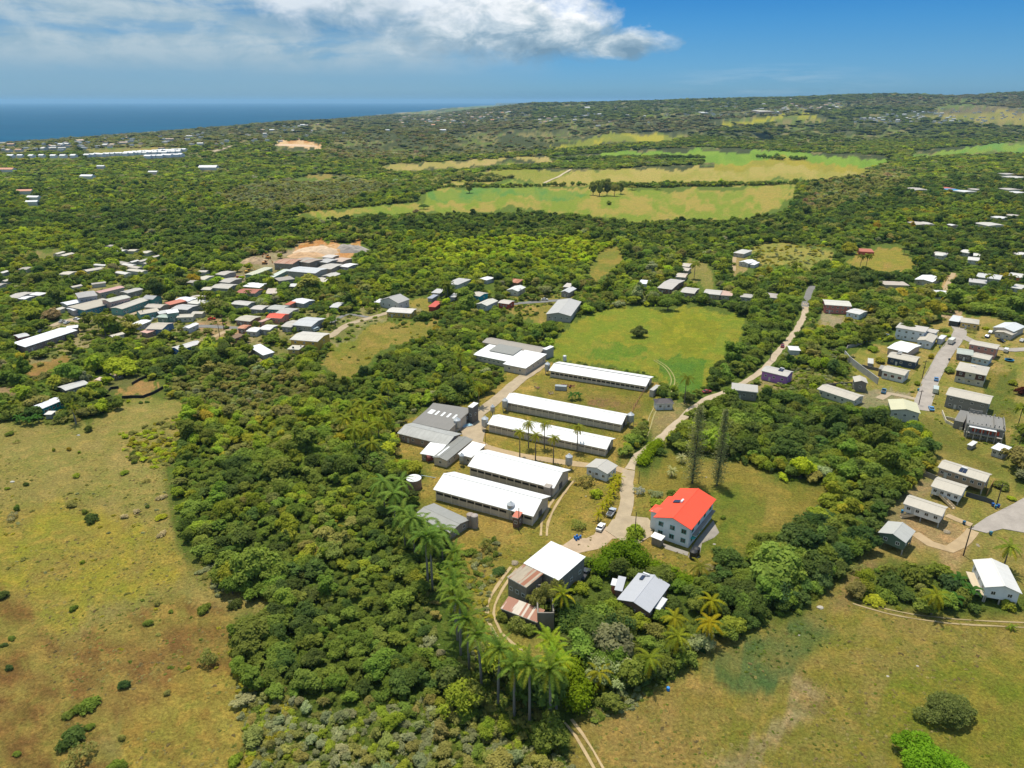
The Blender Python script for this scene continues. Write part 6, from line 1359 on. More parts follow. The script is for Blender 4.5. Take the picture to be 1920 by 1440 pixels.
steps('i', (700, 575), (560, 570), 1.6, 'pale timber ramp of the stilted bungalow over bare earth')
p = at(*px('i', 1165, 1160)); t = thing('timber_deck', 'pale timber side deck on posts with red planters', 'deck', p, 1.25); bar('deck_floor', -5, 5, -1.3, 1.3, 1.9, 2.05, plain((.52, .43, .30), 'pale_timber'), t)
for x_ in (-4.8, 0, 4.8): bar('post', x_ - .12, x_ + .12, -1.2, -.95, -.8, 1.9, plain((.4, .36, .3), 'pale_timber2'), t)
for x_ in (-2.4, -.6, 1.4): bar('planter', x_ - .3, x_ + .3, -1.1, -.7, 2.05, 2.5, plain((.5, .05, .03), 'red_paint'), t)

# earth movers and skips in the works yard
def digger(k, x_, y_, col, label, rz):
    p = at(*px(k, x_, y_)); t = thing('excavator', label, 'excavator', p, rz); m_ = plain(col, 'machine_paint', .5); dk = plain((.03, .03, .03), 'track_rubber', .9)
    for y in (-1.1, 1.1): bar('track', -2.0, 2.0, y - .3, y + .3, 0, .8, dk, t)
    bar('body', -1.9, 1.3, -1.2, 1.2, .85, 2.0, m_, t); bar('cab', .1, 1.5, -1.15, .1, 2.0, 3.2, glass(), t); bar('cab_roof', 0, 1.6, -1.2, .15, 3.2, 3.3, m_, t)
    for a, c, r in (((1.2, .5, 1.6), (4.0, .5, 4.2), .28), ((4.0, .5, 4.2), (5.9, .5, 1.8), .22)):
        b = MB(); b.tube(a, c, r, r * .8, m_, 6); b.build('arm', t)
    b = MB(); b.prism([(5.3, .8), (6.3, .8), (6.5, 1.9), (5.6, 1.9)], .1, .9, m_, 'y'); b.build('bucket', t); protect([(p.x + a, p.y, p.z + z) for a in (-3, 5) for z in (0, 4)]); FOOT.append((p.x, p.y, 4, 8, 5, 0))
digger('b', 405, 345, (.60, .36, .05), 'yellow excavator standing in the works yard', .6)
digger('b', 590, 215, (.50, .22, .06), 'orange excavator below the quarry face, upper one', 2.6)
digger('b', 560, 265, (.52, .25, .08), 'orange excavator below the quarry face, lower one', .2)
for x_, y_, c_, lb in ((340, 388, (.50, .10, .05), 'red skip left of the pale green shelter'), (435, 388, (.40, .13, .07), 'rust red skip in front of the pale green shelter')):
    p = at(*px('b', x_, y_)); t = thing('skip', lb, 'skip', p, .1); m_ = plain(c_, 'skip_paint', .7)
    b = MB(); b.prism([(-2.2, 0), (2.2, 0), (2.9, 1.6), (-2.9, 1.6)], -1.2, 1.2, m_, 'y'); b.build('bin', t); bar('load', -2.5, 2.5, -1.1, 1.1, 1.605, 1.8, concrete((.3, .25, .2), 'skip_load'), t); FOOT.append((p.x, p.y, 3, 6, 4, 0))
# ------------------------------------------------------------------ vegetation: meshes
LEAF = m_leaf()
def lobes_dome(n, seed, flat=.75, spread=.72, rl=(.26, .42), up=.45):
    rr = np.random.RandomState(seed); L_ = [(0, 0, up + .12, .5, .5, .45)]; ax = rr.uniform(.72, 1.0, 2); ph = rr.uniform(0, 6.28)
    for i in range(n):
        a = rr.uniform(0, 6.283); r = spread * math.sqrt(rr.uniform(.05, 1)); z = up + (flat * math.sqrt(max(0, 1 - (r / (spread * 1.15)) ** 2)) - .25) * rr.uniform(.45, 1.0)
        q = rl[0] * .72 + (rl[1] * 1.12 - rl[0] * .72) * rr.uniform(0, 1) ** 1.2; r *= ax[0] + .28 * math.cos(2 * (a - ph)); L_.append((r * math.cos(a), r * math.sin(a), z + rr.uniform(-.08, .10), q * rr.uniform(.8, 1.2), q * rr.uniform(.8, 1.2), q * rr.uniform(.6, .95)))
    return L_
def crown_arrays(lobes, per, size, seed, core=True, droop=0.0, core_s=.80, slim=.55, jit=.8, low=-.35):
    """leaf sprays over ellipsoid lobes, plus a lumpy inner mass; returns verts, flat faces, loop totals, var"""
    rr = np.random.RandomState(seed); lob = np.array(lobes); V = []; F_ = []; T = []; VA = []
    nb = 0
    for li, (cx, cy, cz, rx, ry, rz) in enumerate(lob):
        n = max(6, int(per * (rx * ry + rx * rz) / (2 * lob[:, 3].mean() ** 2)))
        d = rr.normal(size=(n, 3)); d /= np.linalg.norm(d, axis=1)[:, None]; d[:, 2] = np.where(d[:, 2] < low, -d[:, 2], d[:, 2])
        k = (rr.uniform(.74, 1.10, n) + (rr.uniform(0, 1, n) < .14) * rr.uniform(0, .28, n))[:, None]
        P = np.array([cx, cy, cz]) + d * k * np.array([rx, ry, rz])
        dd = np.full(n, 9.0)
        for lj, q in enumerate(lob):
            if lj == li: continue
            e = ((P - q[:3]) / q[3:]); dd = np.minimum(dd, (e ** 2).sum(1))
        P = P[dd > .72]; d = d[dd > .72]; n = len(P)
        if n == 0: continue
        nrm = d + rr.normal(size=(n, 3)) * jit * .5; nrm[:, 2] += .6; nrm /= np.linalg.norm(nrm, axis=1)[:, None]
        t = np.cross(nrm, rr.normal(size=(n, 3))); t /= np.linalg.norm(t, axis=1)[:, None]; b = np.cross(nrm, t)
        s = size * rr.uniform(.6, 1.35, n)[:, None]; w = s * rr.uniform(slim * .7, slim * 1.3, n)[:, None]
        fold = nrm * s * .28
        q = np.stack([P - t * s, P - b * w - fold * .6, P + t * s - np.array([0, 0, 1]) * s * droop, P + b * w - fold * .6], 1)
        V.append(q.reshape(-1, 3)); idx = nb + np.arange(n * 4).reshape(n, 4); nb += n * 4
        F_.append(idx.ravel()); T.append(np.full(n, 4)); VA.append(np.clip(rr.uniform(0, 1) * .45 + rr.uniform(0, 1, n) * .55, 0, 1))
    if core:
        for (cx, cy, cz, rx, ry, rz) in lob:
            k1, k2 = 8, 5; vs = []
            for j in range(1, k2):
                ph = -math.pi / 2 + math.pi * j / k2
                for i in range(k1):
                    a = 2 * math.pi * (i + .5 * (j % 2)) / k1; g = core_s * rr.uniform(.9, 1.05)
                    vs.append((cx + rx * g * math.cos(ph) * math.cos(a), cy + ry * g * math.cos(ph) * math.sin(a), cz + rz * g * math.sin(ph)))
            vs.append((cx, cy, cz - rz * core_s)); vs.append((cx, cy, cz + rz * core_s)); f4 = []; f3 = []
            for j in range(k2 - 2):
                for i in range(k1): f4.append((j * k1 + i, j * k1 + (i + 1) % k1, (j + 1) * k1 + (i + 1) % k1, (j + 1) * k1 + i))
            m_ = len(vs)
            for i in range(k1): f3.append((m_ - 2, (i + 1) % k1, i)); f3.append((m_ - 1, (k2 - 2) * k1 + i, (k2 - 2) * k1 + (i + 1) % k1))
            V.append(np.array(vs)); F_.append(nb + np.array(f4).ravel()); T.append(np.full(len(f4), 4)); F_.append(nb + np.array(f3).ravel()); T.append(np.full(len(f3), 3))
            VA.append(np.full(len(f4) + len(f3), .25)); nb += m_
    return np.concatenate(V), np.concatenate(F_), np.concatenate(T), np.concatenate(VA)
def crown_mesh(name, lobes, per, size, seed, **k):
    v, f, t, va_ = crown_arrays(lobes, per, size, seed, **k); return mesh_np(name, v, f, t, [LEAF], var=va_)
def trunk_mb(seed, h=.55, r=.06, m_=None, limbs=4):
    rr = random.Random(seed); b = MB(); m_ = m_ or bark(); b.tube((0, 0, -.12), (0, 0, h), r, r * .6, m_, 7)
    for i in range(limbs):
        a = 6.283 * i / limbs + rr.uniform(-.4, .4); b.tube((0, 0, h * rr.uniform(.55, .95)), (math.cos(a) * .42, math.sin(a) * .42, h + rr.uniform(.12, .3)), r * .5, r * .2, m_, 5)
    return b
def joined(name, cm, tb):
    """crown and trunk in one mesh, for trees too far off to show parts"""
    v, f, t, va_ = cm; n = len(v); tv = np.array(tb.v); tf = []; tt = []
    for q in tb.f: tf += [i + n for i in q]; tt.append(len(q))
    return mesh_np(name, np.concatenate([v, tv]), np.concatenate([f, tf]).astype(int), np.concatenate([t, tt]).astype(int), [LEAF, bark()],
                   np.concatenate([np.zeros(len(t)), np.ones(len(tt))]).astype(int), np.concatenate([va_, np.zeros(len(tt))]))
# near kinds (crown radius 1, crown top about 1.2-1.5)
NEAR = []
for s in range(5): NEAR.append((crown_mesh('crown', lobes_dome(20 + s * 2, 11 + s, .85, .74, (.24, .36), .52), 110, .085, s), trunk_mb(s).mesh('trunk')))          # dense round
for s in range(3): NEAR.append((crown_mesh('crown', lobes_dome(14, 31 + s, .55, .82, (.20, .34), .62), 95, .075, 40 + s, core_s=.6, slim=.4, jit=1.1), trunk_mb(10 + s, .7, .05).mesh('trunk')))   # airy, spreading
for s in range(2): NEAR.append((crown_mesh('crown', lobes_dome(18, 51 + s, 1.35, .60, (.22, .34), .50), 105, .085, 60 + s), trunk_mb(20 + s, .7).mesh('trunk')))     # tall
BUSH = []; LOWK = [q[0] for q in NEAR[:5]]
for s in range(4): BUSH.append(crown_mesh('foliage', lobes_dome(9 + s, 71 + s, .55, .70, (.28, .46), .16), 80, .12, 80 + s, low=-.1))
for s in range(2): BUSH.append(crown_mesh('foliage', lobes_dome(8, 91 + s, .6, .75, (.18, .30), .22), 60, .11, 90 + s, core=False, slim=.35, jit=1.3, low=-.2))
# forest kinds for the mass: cheaper
PC = bpy.data.collections.new('tree_kinds')
def proto(name, me):
    o = bpy.data.objects.new(name, me); PC.objects.link(o); return o
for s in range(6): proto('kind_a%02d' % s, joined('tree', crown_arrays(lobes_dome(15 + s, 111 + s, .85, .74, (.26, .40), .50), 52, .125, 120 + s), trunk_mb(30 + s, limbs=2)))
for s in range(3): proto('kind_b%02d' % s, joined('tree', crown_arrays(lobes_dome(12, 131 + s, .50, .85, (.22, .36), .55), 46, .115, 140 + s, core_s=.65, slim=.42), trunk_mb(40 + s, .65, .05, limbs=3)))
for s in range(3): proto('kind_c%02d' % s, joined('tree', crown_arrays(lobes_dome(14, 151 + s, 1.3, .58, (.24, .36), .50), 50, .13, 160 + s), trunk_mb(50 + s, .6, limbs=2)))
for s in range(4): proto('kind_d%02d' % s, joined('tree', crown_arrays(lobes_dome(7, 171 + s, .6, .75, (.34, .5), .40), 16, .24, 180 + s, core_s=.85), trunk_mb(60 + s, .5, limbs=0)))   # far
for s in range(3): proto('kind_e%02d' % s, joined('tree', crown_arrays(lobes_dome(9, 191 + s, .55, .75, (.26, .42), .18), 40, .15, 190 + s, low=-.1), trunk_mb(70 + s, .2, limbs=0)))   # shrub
# frond: pinnate leaf arching out along +x, length 1
def frond_mesh(name, arch, n, lw, seed, vee=.35, leaflet=.20, m_=None):
    rr = np.random.RandomState(seed); V = []; F_ = []; T = []; VA = []
    pts = []
    for i in range(n + 1):
        t = i / n; a = arch[0] + (arch[1] - arch[0]) * t
        if i == 0: pts.append(np.zeros(3))
        else: pts.append(pts[-1] + np.array([math.cos(a), 0, math.sin(a)]) / n)
    nb = 0
    for i in range(n):
        p, q = pts[i], pts[i + 1]; w = .012 * (1 - i / n) + .004
        V += [p + [0, -w, 0], p + [0, w, 0], q + [0, w, 0], q + [0, -w, 0]]; F_ += [nb, nb + 1, nb + 2, nb + 3]; T.append(4); VA.append(.95); nb += 4
        t = (i + .5) / n; ll = leaflet * (math.sin(math.pi * min(1, t * .9 + .12)) ** .6) * rr.uniform(.85, 1.1)
        d = (q - p) / np.linalg.norm(q - p)
        for s in (-1, 1):
            tip = p + d * ll * .45 + np.array([0, s * ll, ll * (vee - .9 * rr.uniform(.3, 1.0) * t)])
            V += [p, p + d * lw, tip + d * lw * .3, tip]; F_ += [nb, nb + 1, nb + 2, nb + 3]; T.append(4); VA.append(rr.uniform(.1, .9)); nb += 4
    return mesh_np(name, np.array(V), np.array(F_), np.array(T), [m_ or LEAF], var=np.array(VA))
FR_COCO = [frond_mesh('frond', (a0, a1), 20, .05, s, .08, .135) for s, (a0, a1) in enumerate([(.9, -.7), (.45, -1.1), (.0, -1.3), (-.4, -1.5)])]
FR_ROYAL = [frond_mesh('frond', (a0, a1), 20, .05, 10 + s, .25, .125) for s, (a0, a1) in enumerate([(1.35, .1), (.95, -.8), (.45, -1.3), (.0, -1.5)])]
GREY_BARK = bark((.26, .235, .20)); SHAFT = plain((.10, .17, .03), 'crownshaft')
def setcol(o, c): o['tint'] = [float(x) for x in c]
def setcol2(o, c): setcol(o, [c[0] * 2.6, c[1] * 2.0, c[2] * 1.0])
def palm_at(p, h, r, kind, label, group, tint, lean=(0, 0), nf=None, seed=0, cat='palm tree', young=.2):
    rr = random.Random(seed); t = thing('royal_palm' if kind == 'royal' else 'coconut_palm' if kind == 'coco' else 'garden_palm', label, cat, p, rr.uniform(0, 6.28), group)
    b = MB(); k = 6; tr = GREY_BARK if kind == 'royal' else bark((.20, .17, .13)); r0 = .30 if kind == 'royal' else .20
    if kind == 'garden': r0 = .12
    for i in range(k):
        a, c = i / k, (i + 1) / k
        wa = r0 * (1 + (.15 * math.sin(a * 3.1) if kind == 'royal' else .3 * (1 - a) ** 3)) * (1 - .35 * a); wc = r0 * (1 + (.15 * math.sin(c * 3.1) if kind == 'royal' else .3 * (1 - c) ** 3)) * (1 - .35 * c)
        b.tube((lean[0] * a * a, lean[1] * a * a, -.5 if i == 0 else h * a), (lean[0] * c * c, lean[1] * c * c, h * c), wa, wc, tr, 9, cap=False)
    b.build('trunk', t)
    top = (lean[0], lean[1], h)
    if kind == 'royal': b = MB(); b.tube(top, (top[0], top[1], h + 1.5), .22, .12, SHAFT, 8); b.build('crownshaft', t); top = (top[0], top[1], h + 1.3)
    n = nf or (15 if kind == 'royal' else 18 if kind == 'coco' else 12)
    fr = FR_ROYAL if kind in ('royal', 'garden') else FR_COCO
    for i in range(n):
        q = i / n; me = fr[min(3, int(q * 4))]; az_ = i * 2.39996 + rr.uniform(-.15, .15)
        o = link('frond', me, t, top); s = r * rr.uniform(.85, 1.1); o.scale = (s, s, s); o.rotation_euler = (rr.uniform(-.2, .2), rr.uniform(-.12, .12), az_)
        g = rr.uniform(.8, 1.15); yel = (q > .7) * young + rr.random() * young * .4
        setcol2(o, [tint[0] * g + .20 * yel, tint[1] * g + .13 * yel, tint[2] * g])
    return t
# simple palm for the distance (trunk and crown only)
def far_palm_arrays(seed):
    b = MB(); b.tube((0, 0, -.1), (.04, 0, .9), .02, .014, bark((.20, .17, .13)), 5)
    rr = np.random.RandomState(seed); V = []; F_ = []; T = []; VA = []; nb = 0
    for i in range(15):
        a = i * 2.4; e0 = rr.uniform(-.1, 1.0); p = np.array([.04, 0, .9]); n = 5; L_ = .42 * rr.uniform(.85, 1.1)
        for k in range(n):
            e = e0 - 1.7 * k / n; d = np.array([math.cos(a) * math.cos(e), math.sin(a) * math.cos(e), math.sin(e)]); q = p + d * L_ / n
            sd = np.array([-math.sin(a), math.cos(a), 0]) * .075 * math.sin(math.pi * (k + .6) / (n + .6)) ; sd2 = np.array([-math.sin(a), math.cos(a), 0]) * .075 * math.sin(math.pi * (k + 1.6) / (n + .9))
            dn = np.array([0, 0, -.035])
            for s in (-1, 1):
                V += [p, q, q + s * sd2 + dn, p + s * sd + dn]; F_ += [nb, nb + 1, nb + 2, nb + 3]; T.append(4); VA.append(rr.uniform(.1, .9)); nb += 4
            p = q
    return (np.array(V), np.array(F_), np.array(T), np.array(VA)), b
FARPALM = []
for s in range(3):
    cm, tb = far_palm_arrays(s); FARPALM.append((mesh_np('crown', *cm[:3], [LEAF], var=cm[3]), tb.mesh('trunk')))
cm, tb = far_palm_arrays(9); proto('kind_f00', joined('palm', cm, tb))

# ------------------------------------------------------------------ vegetation: colours over the picture's ground
LV = dict(dark=(.112, .158, .038), mid=(.190, .246, .042), bright=(.295, .345, .038), lime=(.41, .47, .034), yellow=(.40, .35, .04), olive=(.30, .29, .080), grey=(.32, .33, .16), brown=(.34, .26, .12), blue=(.090, .148, .042), amber=(.42, .29, .03))
TREE_ZONES = [   # palette weights, density, size factor, polygon (trees whose foot stands in it)
 (dict(lime=7, bright=3, mid=.5), 1, .8, [(730, 462), (900, 448), (1080, 450), (1150, 460), (1110, 500), (1000, 495), (830, 490), (740, 500)]),
 (dict(bright=3, lime=1, mid=2, dark=1), 1, 1, [(680, 480), (740, 450), (830, 490), (1000, 495), (1100, 500), (1110, 540), (900, 530), (700, 560)]),
 (dict(dark=5, mid=3, olive=1, grey=.6), 1, 1, [(380, 470), (0, 445), (0, 400), (300, 400), (500, 410), (560, 440)]),
 (dict(bright=3, mid=3, yellow=.7, lime=1), 1, 1, [(0, 470), (0, 440), (120, 430), (180, 455), (100, 480)]),
 (dict(grey=5, olive=5, mid=1), 1, .8, [(400, 370), (500, 340), (640, 330), (760, 350), (600, 395), (480, 400)]),
 (dict(olive=4, mid=3, grey=2, brown=.3), 1, .75, [(320, 705), (420, 690), (560, 700), (600, 740), (520, 790), (400, 800), (330, 740)]),
 (dict(olive=3, bright=3, mid=3, yellow=.3), 1, .8, [(345, 760), (420, 780), (560, 760), (700, 760), (640, 860), (500, 880), (350, 870)]),
 (dict(mid=4, dark=3, bright=1), 1, .85, [(600, 660), (760, 650), (830, 680), (760, 760), (620, 760)]),
 (dict(mid=4, dark=3, bright=1.6, olive=1, yellow=.15), 1, .95, [(330, 860), (640, 860), (760, 900), (850, 1050), (800, 1150), (440, 1150), (340, 1000)]),
 (dict(dark=3, mid=5, bright=1), 1, .8, [(430, 1130), (640, 1080), (820, 1150), (800, 1250), (640, 1330), (440, 1290)]),
 (dict(olive=3, grey=3.5, mid=2, bright=1, brown=.4), 1, .5, [(440, 1300), (640, 1330), (800, 1290), (850, 1340), (1000, 1400), (1090, 1440), (1100, 1700), (460, 1700)]),
 (dict(grey=3, olive=4, mid=1), 1, .45, [(790, 1120), (850, 1080), (900, 1060), (930, 1130), (900, 1180), (880, 1240), (800, 1230)]),
 (dict(dark=2, mid=2, grey=.5, blue=1.2), 1, .9, [(1060, 1100), (1160, 1090), (1260, 1160), (1300, 1100), (1360, 1130), (1350, 1240), (1200, 1310), (1060, 1340), (1040, 1200)]),
 (dict(dark=5, blue=3, mid=1.5), 1, 1.35, [(1330, 1180), (1420, 1090), (1480, 1010), (1560, 960), (1640, 930), (1700, 960), (1640, 1040), (1600, 1090), (1520, 1160), (1420, 1190)]),
 (dict(mid=3, yellow=1.2, bright=2.5, dark=2), 1, 1.15, [(1480, 990), (1560, 900), (1640, 900), (1690, 930), (1620, 960), (1540, 980)]),
 (dict(dark=4, mid=4, bright=1.8), 1, 1.25, [(1340, 790), (1440, 750), (1620, 790), (1740, 850), (1700, 900), (1560, 900), (1440, 880), (1350, 860)]),
 (dict(dark=4, mid=3, bright=.8, yellow=.4), 1, 1.1, [(1250, 560), (1500, 560), (1500, 620), (1440, 690), (1320, 760), (1290, 740), (1400, 640), (1400, 600), (1290, 580)]),
 (dict(dark=5, blue=2, mid=2, olive=.6, yellow=.2), 1, 1.1, [(1400, 420), (1500, 370), (1700, 340), (1920, 320), (2300, 320), (2300, 560), (1920, 560), (1700, 540), (1560, 560), (1500, 540), (1720, 480), (1600, 440)]),
 (dict(olive=3, dark=3, brown=1.2, grey=1), 1, 1.1, [(1500, 400), (1520, 340), (1660, 310), (1720, 330), (1620, 380), (1540, 400)]),
 (dict(amber=.5, yellow=.8, bright=2, mid=3, dark=2), 1, 1, [(1600, 450), (1660, 400), (1860, 380), (1920, 390), (1860, 420), (1700, 440)]),
 (dict(yellow=1, olive=3, dark=2, mid=2), 1, 1.2, [(1620, 600), (1640, 550), (1740, 560), (1800, 570), (1760, 600), (1680, 640)]),
 (dict(brown=4, dark=3, olive=4, grey=2), .9, 1, [(600, 300), (620, 258), (960, 240), (1300, 215), (1700, 180), (1920, 178), (1920, 205), (1600, 200), (1300, 250), (1000, 285), (800, 300)]),  # brown-grey scrub, with the cloud shadow over this band put into the tint
 (dict(olive=4, dark=3, grey=3, brown=1.5), .8, 1, [(-600, 300), (-600, 262), (0, 255), (700, 200), (1000, 180), (1000, 240), (600, 258), (300, 280)]),
 (dict(dark=4, mid=3, olive=1.5), 1, 1.1, [(640, 400), (800, 396), (1000, 402), (1200, 424), (1420, 412), (1500, 400), (1500, 450), (1300, 450), (1000, 440), (640, 440)]),
 (dict(mid=3, olive=3, brown=1.0, dark=2), 1, .9, [(1080, 600), (1180, 570), (1220, 580), (1140, 620), (1090, 640), (1060, 650)]),
]
names = list(LV); PAL = np.array([LV[n] for n in names])
defw = dict(dark=3, mid=4, bright=1.6, olive=1.6, lime=.3, yellow=.12, grey=.5, blue=.5)
ZW = [np.array([defw.get(n, 0) for n in names], float)]; ZW[0] /= ZW[0].sum(); ZS = [1.0]; ZD = [1.0]
zone = np.zeros((RH, RW), np.int16)
for w, dens, szf, poly in TREE_ZONES:
    a = np.array([w.get(n, 0) for n in names], float); ZW.append(a / a.sum()); ZS.append(szf); ZD.append(dens); zone[poly_mask(poly)] = len(ZW) - 1
ZW = np.array(ZW); ZS = np.array(ZS); ZD = np.array(ZD)
# thin, scrubby places (few trees)
thin = np.zeros((RH, RW), bool)
for poly in ([(1450, 700), (1540, 680), (1570, 720), (1500, 740), (1440, 745)], [(1530, 640), (1600, 650), (1600, 700), (1540, 712)], [(850, 1000), (960, 1000), (940, 1080), (880, 1120), (840, 1080)], [(700, 250), (1100, 245), (1080, 282), (800, 296), (690, 280)]):
    thin |= poly_mask(poly)
fx = np.array([f[0] for f in FOOT]); fy = np.array([f[1] for f in FOOT]); fl = np.array([f[3] for f in FOOT]); fd = np.array([f[4] for f in FOOT]); fr_ = np.array([f[5] for f in FOOT])
def clear_of_foot(x, y, r):
    out = np.ones(len(x), bool); cx, sx_ = np.cos(fr_), np.sin(fr_)
    order = np.arange(len(fx))
    for i in order:
        near = np.abs(x - fx[i]) + np.abs(y - fy[i]) < fl[i] + fd[i] + 12
        if not near.any(): continue
        dx = x[near] - fx[i]; dy = y[near] - fy[i]; a = np.abs(dx * cx[i] + dy * sx_[i]); b = np.abs(-dx * sx_[i] + dy * cx[i])
        rr = r[near]; bad = (a < fl[i] / 2 + rr * .45) & (b < fd[i] / 2 + rr * .45); ii = np.where(near)[0]; out[ii[bad]] = False
    return out
rs = np.random.RandomState(3)
def candidates(y0, y1, sp):
    ny = int((y1 - y0) / sp); xs = []; ys = []
    for j in range(ny):
        y = y0 + j * sp; nx = int(y * 1.7 / sp) + 8; x = (np.arange(nx) - nx / 2) * sp + (j % 2) * sp / 2
        xs.append(x + rs.uniform(-.42, .42, nx) * sp); ys.append(y + rs.uniform(-.42, .42, nx) * sp)
    return np.concatenate(xs), np.concatenate(ys)
def grow(y0, y1, sp, r0, r1, hfac, kinds, far=False):
    x, y = candidates(y0, y1, sp); z = H(x, y); u, v = proj(x, y, z)
    ok = (u > -330) & (u < 2250) & (v > 165) & (v < 1980) & (z > SEA + 1.5)
    x, y, z, u, v = x[ok], y[ok], z[ok], u[ok], v[ok]
    zi = sample(zone, u, v).astype(int)
    r = (r0 + (r1 - r0) * rs.uniform(0, 1, len(x)) ** 1.3) * ZS[zi] * (.72 + .72 * vnoise(x / 22, y / 22, 2) ** 1.5)
    h = r * hfac
    u2, v2 = proj(x, y, z + h * .85)
    ut, vt = proj(x - r * .6, y, z + h * .6); uu, vw = proj(x + r * .6, y, z + h * .6)
    op = sample(openm, u, v) | sample(openm, u2, v2) | (sample(openm, ut, vt) & sample(openm, uu, vw))
    sc = F / np.maximum(y, 1)
    pr = sample(PROT, u2, v2) | (sample(PROT, ut, vt).astype(int) + sample(PROT, uu, vw) + sample(PROT, (u + u2) / 2, (v + v2) / 2) > 1)
    keep = ~op & ~pr & ~(sample(SOFT, u, v) & (rs.uniform(0, 1, len(x)) < .76)) & (rs.uniform(0, 1, len(x)) < ZD[zi]) & ~(sample(thin, u, v) & (rs.uniform(0, 1, len(x)) < .72))
    if far:   # fields and clearings of the far plain stay open
        fieldm = (fbm(u / 60.0, v / 5.0, 3, 77) > .56) & (v < 300)
        keep &= ~(fieldm & (rs.uniform(0, 1, len(x)) < .75))
    x, y, z, r, zi, u, v = [q[keep] for q in (x, y, z, r, zi, u, v)]
    k2 = clear_of_foot(x, y, r); x, y, z, r, zi, u, v = [q[k2] for q in (x, y, z, r, zi, u, v)]
    # colour: patches of like trees, chosen from the zone's palette
    cum = np.cumsum(ZW[zi], 1); t = np.clip(vnoise(x / 13 + 5, y / 13, 8) * .55 + rs.uniform(0, 1, len(x)) * .45, 0, .999)
    t = (t - .5) * 1.25 + .5; t = np.where((t < 0) | (t > .999), rs.uniform(0, .999, len(x)), t)
    ci = (t[:, None] > cum).sum(1); ci = np.minimum(ci, len(PAL) - 1)
    tint = PAL[ci] * rs.uniform(.78, 1.25, len(x))[:, None] * (1 + rs.uniform(-.10, .10, (len(x), 3)))
    kd = np.array(kinds)[rs.randint(0, len(kinds), len(x))]
    return dict(x=x, y=y, z=z, r=r, tint=tint, kind=kd, ci=ci, u=u, v=v, zi=zi)
# kinds by index in the sorted collection: a00-05 = 0..5, b = 6..8, c = 9..11, d = 12..15, e = 16..18, f = 19
near_ = grow(62, 470, 3.3, 1.8, 4.2, 1.3, [0, 1, 2, 3, 4, 5, 0, 1, 2, 3, 4, 5, 6, 7, 8, 9, 10])
near_b = grow(62, 470, 8.5, 3.6, 6.2, 1.2, [0, 1, 2, 3, 4, 5, 6, 7, 8, 9, 10, 11])
sel_ = rs.uniform(0, 1, len(near_b['x'])) < .55
near_b = {k: v[sel_] for k, v in near_b.items()}; near_ = {k: np.concatenate([near_[k], near_b[k]]) for k in near_}
near_c = grow(62, 470, 3.1, .9, 1.7, .9, [16, 17, 18]); near_ = {k: np.concatenate([near_[k], near_c[k]]) for k in near_}
mid_ = grow(470, 1150, 5.0, 2.4, 5.2, 1.25, [0, 1, 2, 3, 4, 5, 12, 13, 6, 7, 9, 10])
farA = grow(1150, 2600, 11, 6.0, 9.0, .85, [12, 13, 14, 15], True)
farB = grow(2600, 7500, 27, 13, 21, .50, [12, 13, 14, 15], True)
farA['tint'] *= (1 - .25 * np.clip((farA['y'] - 1200) / 1000, 0, 1))[:, None]; farB['tint'] = farB['tint'] * .55 + np.array([.03, .028, .018])
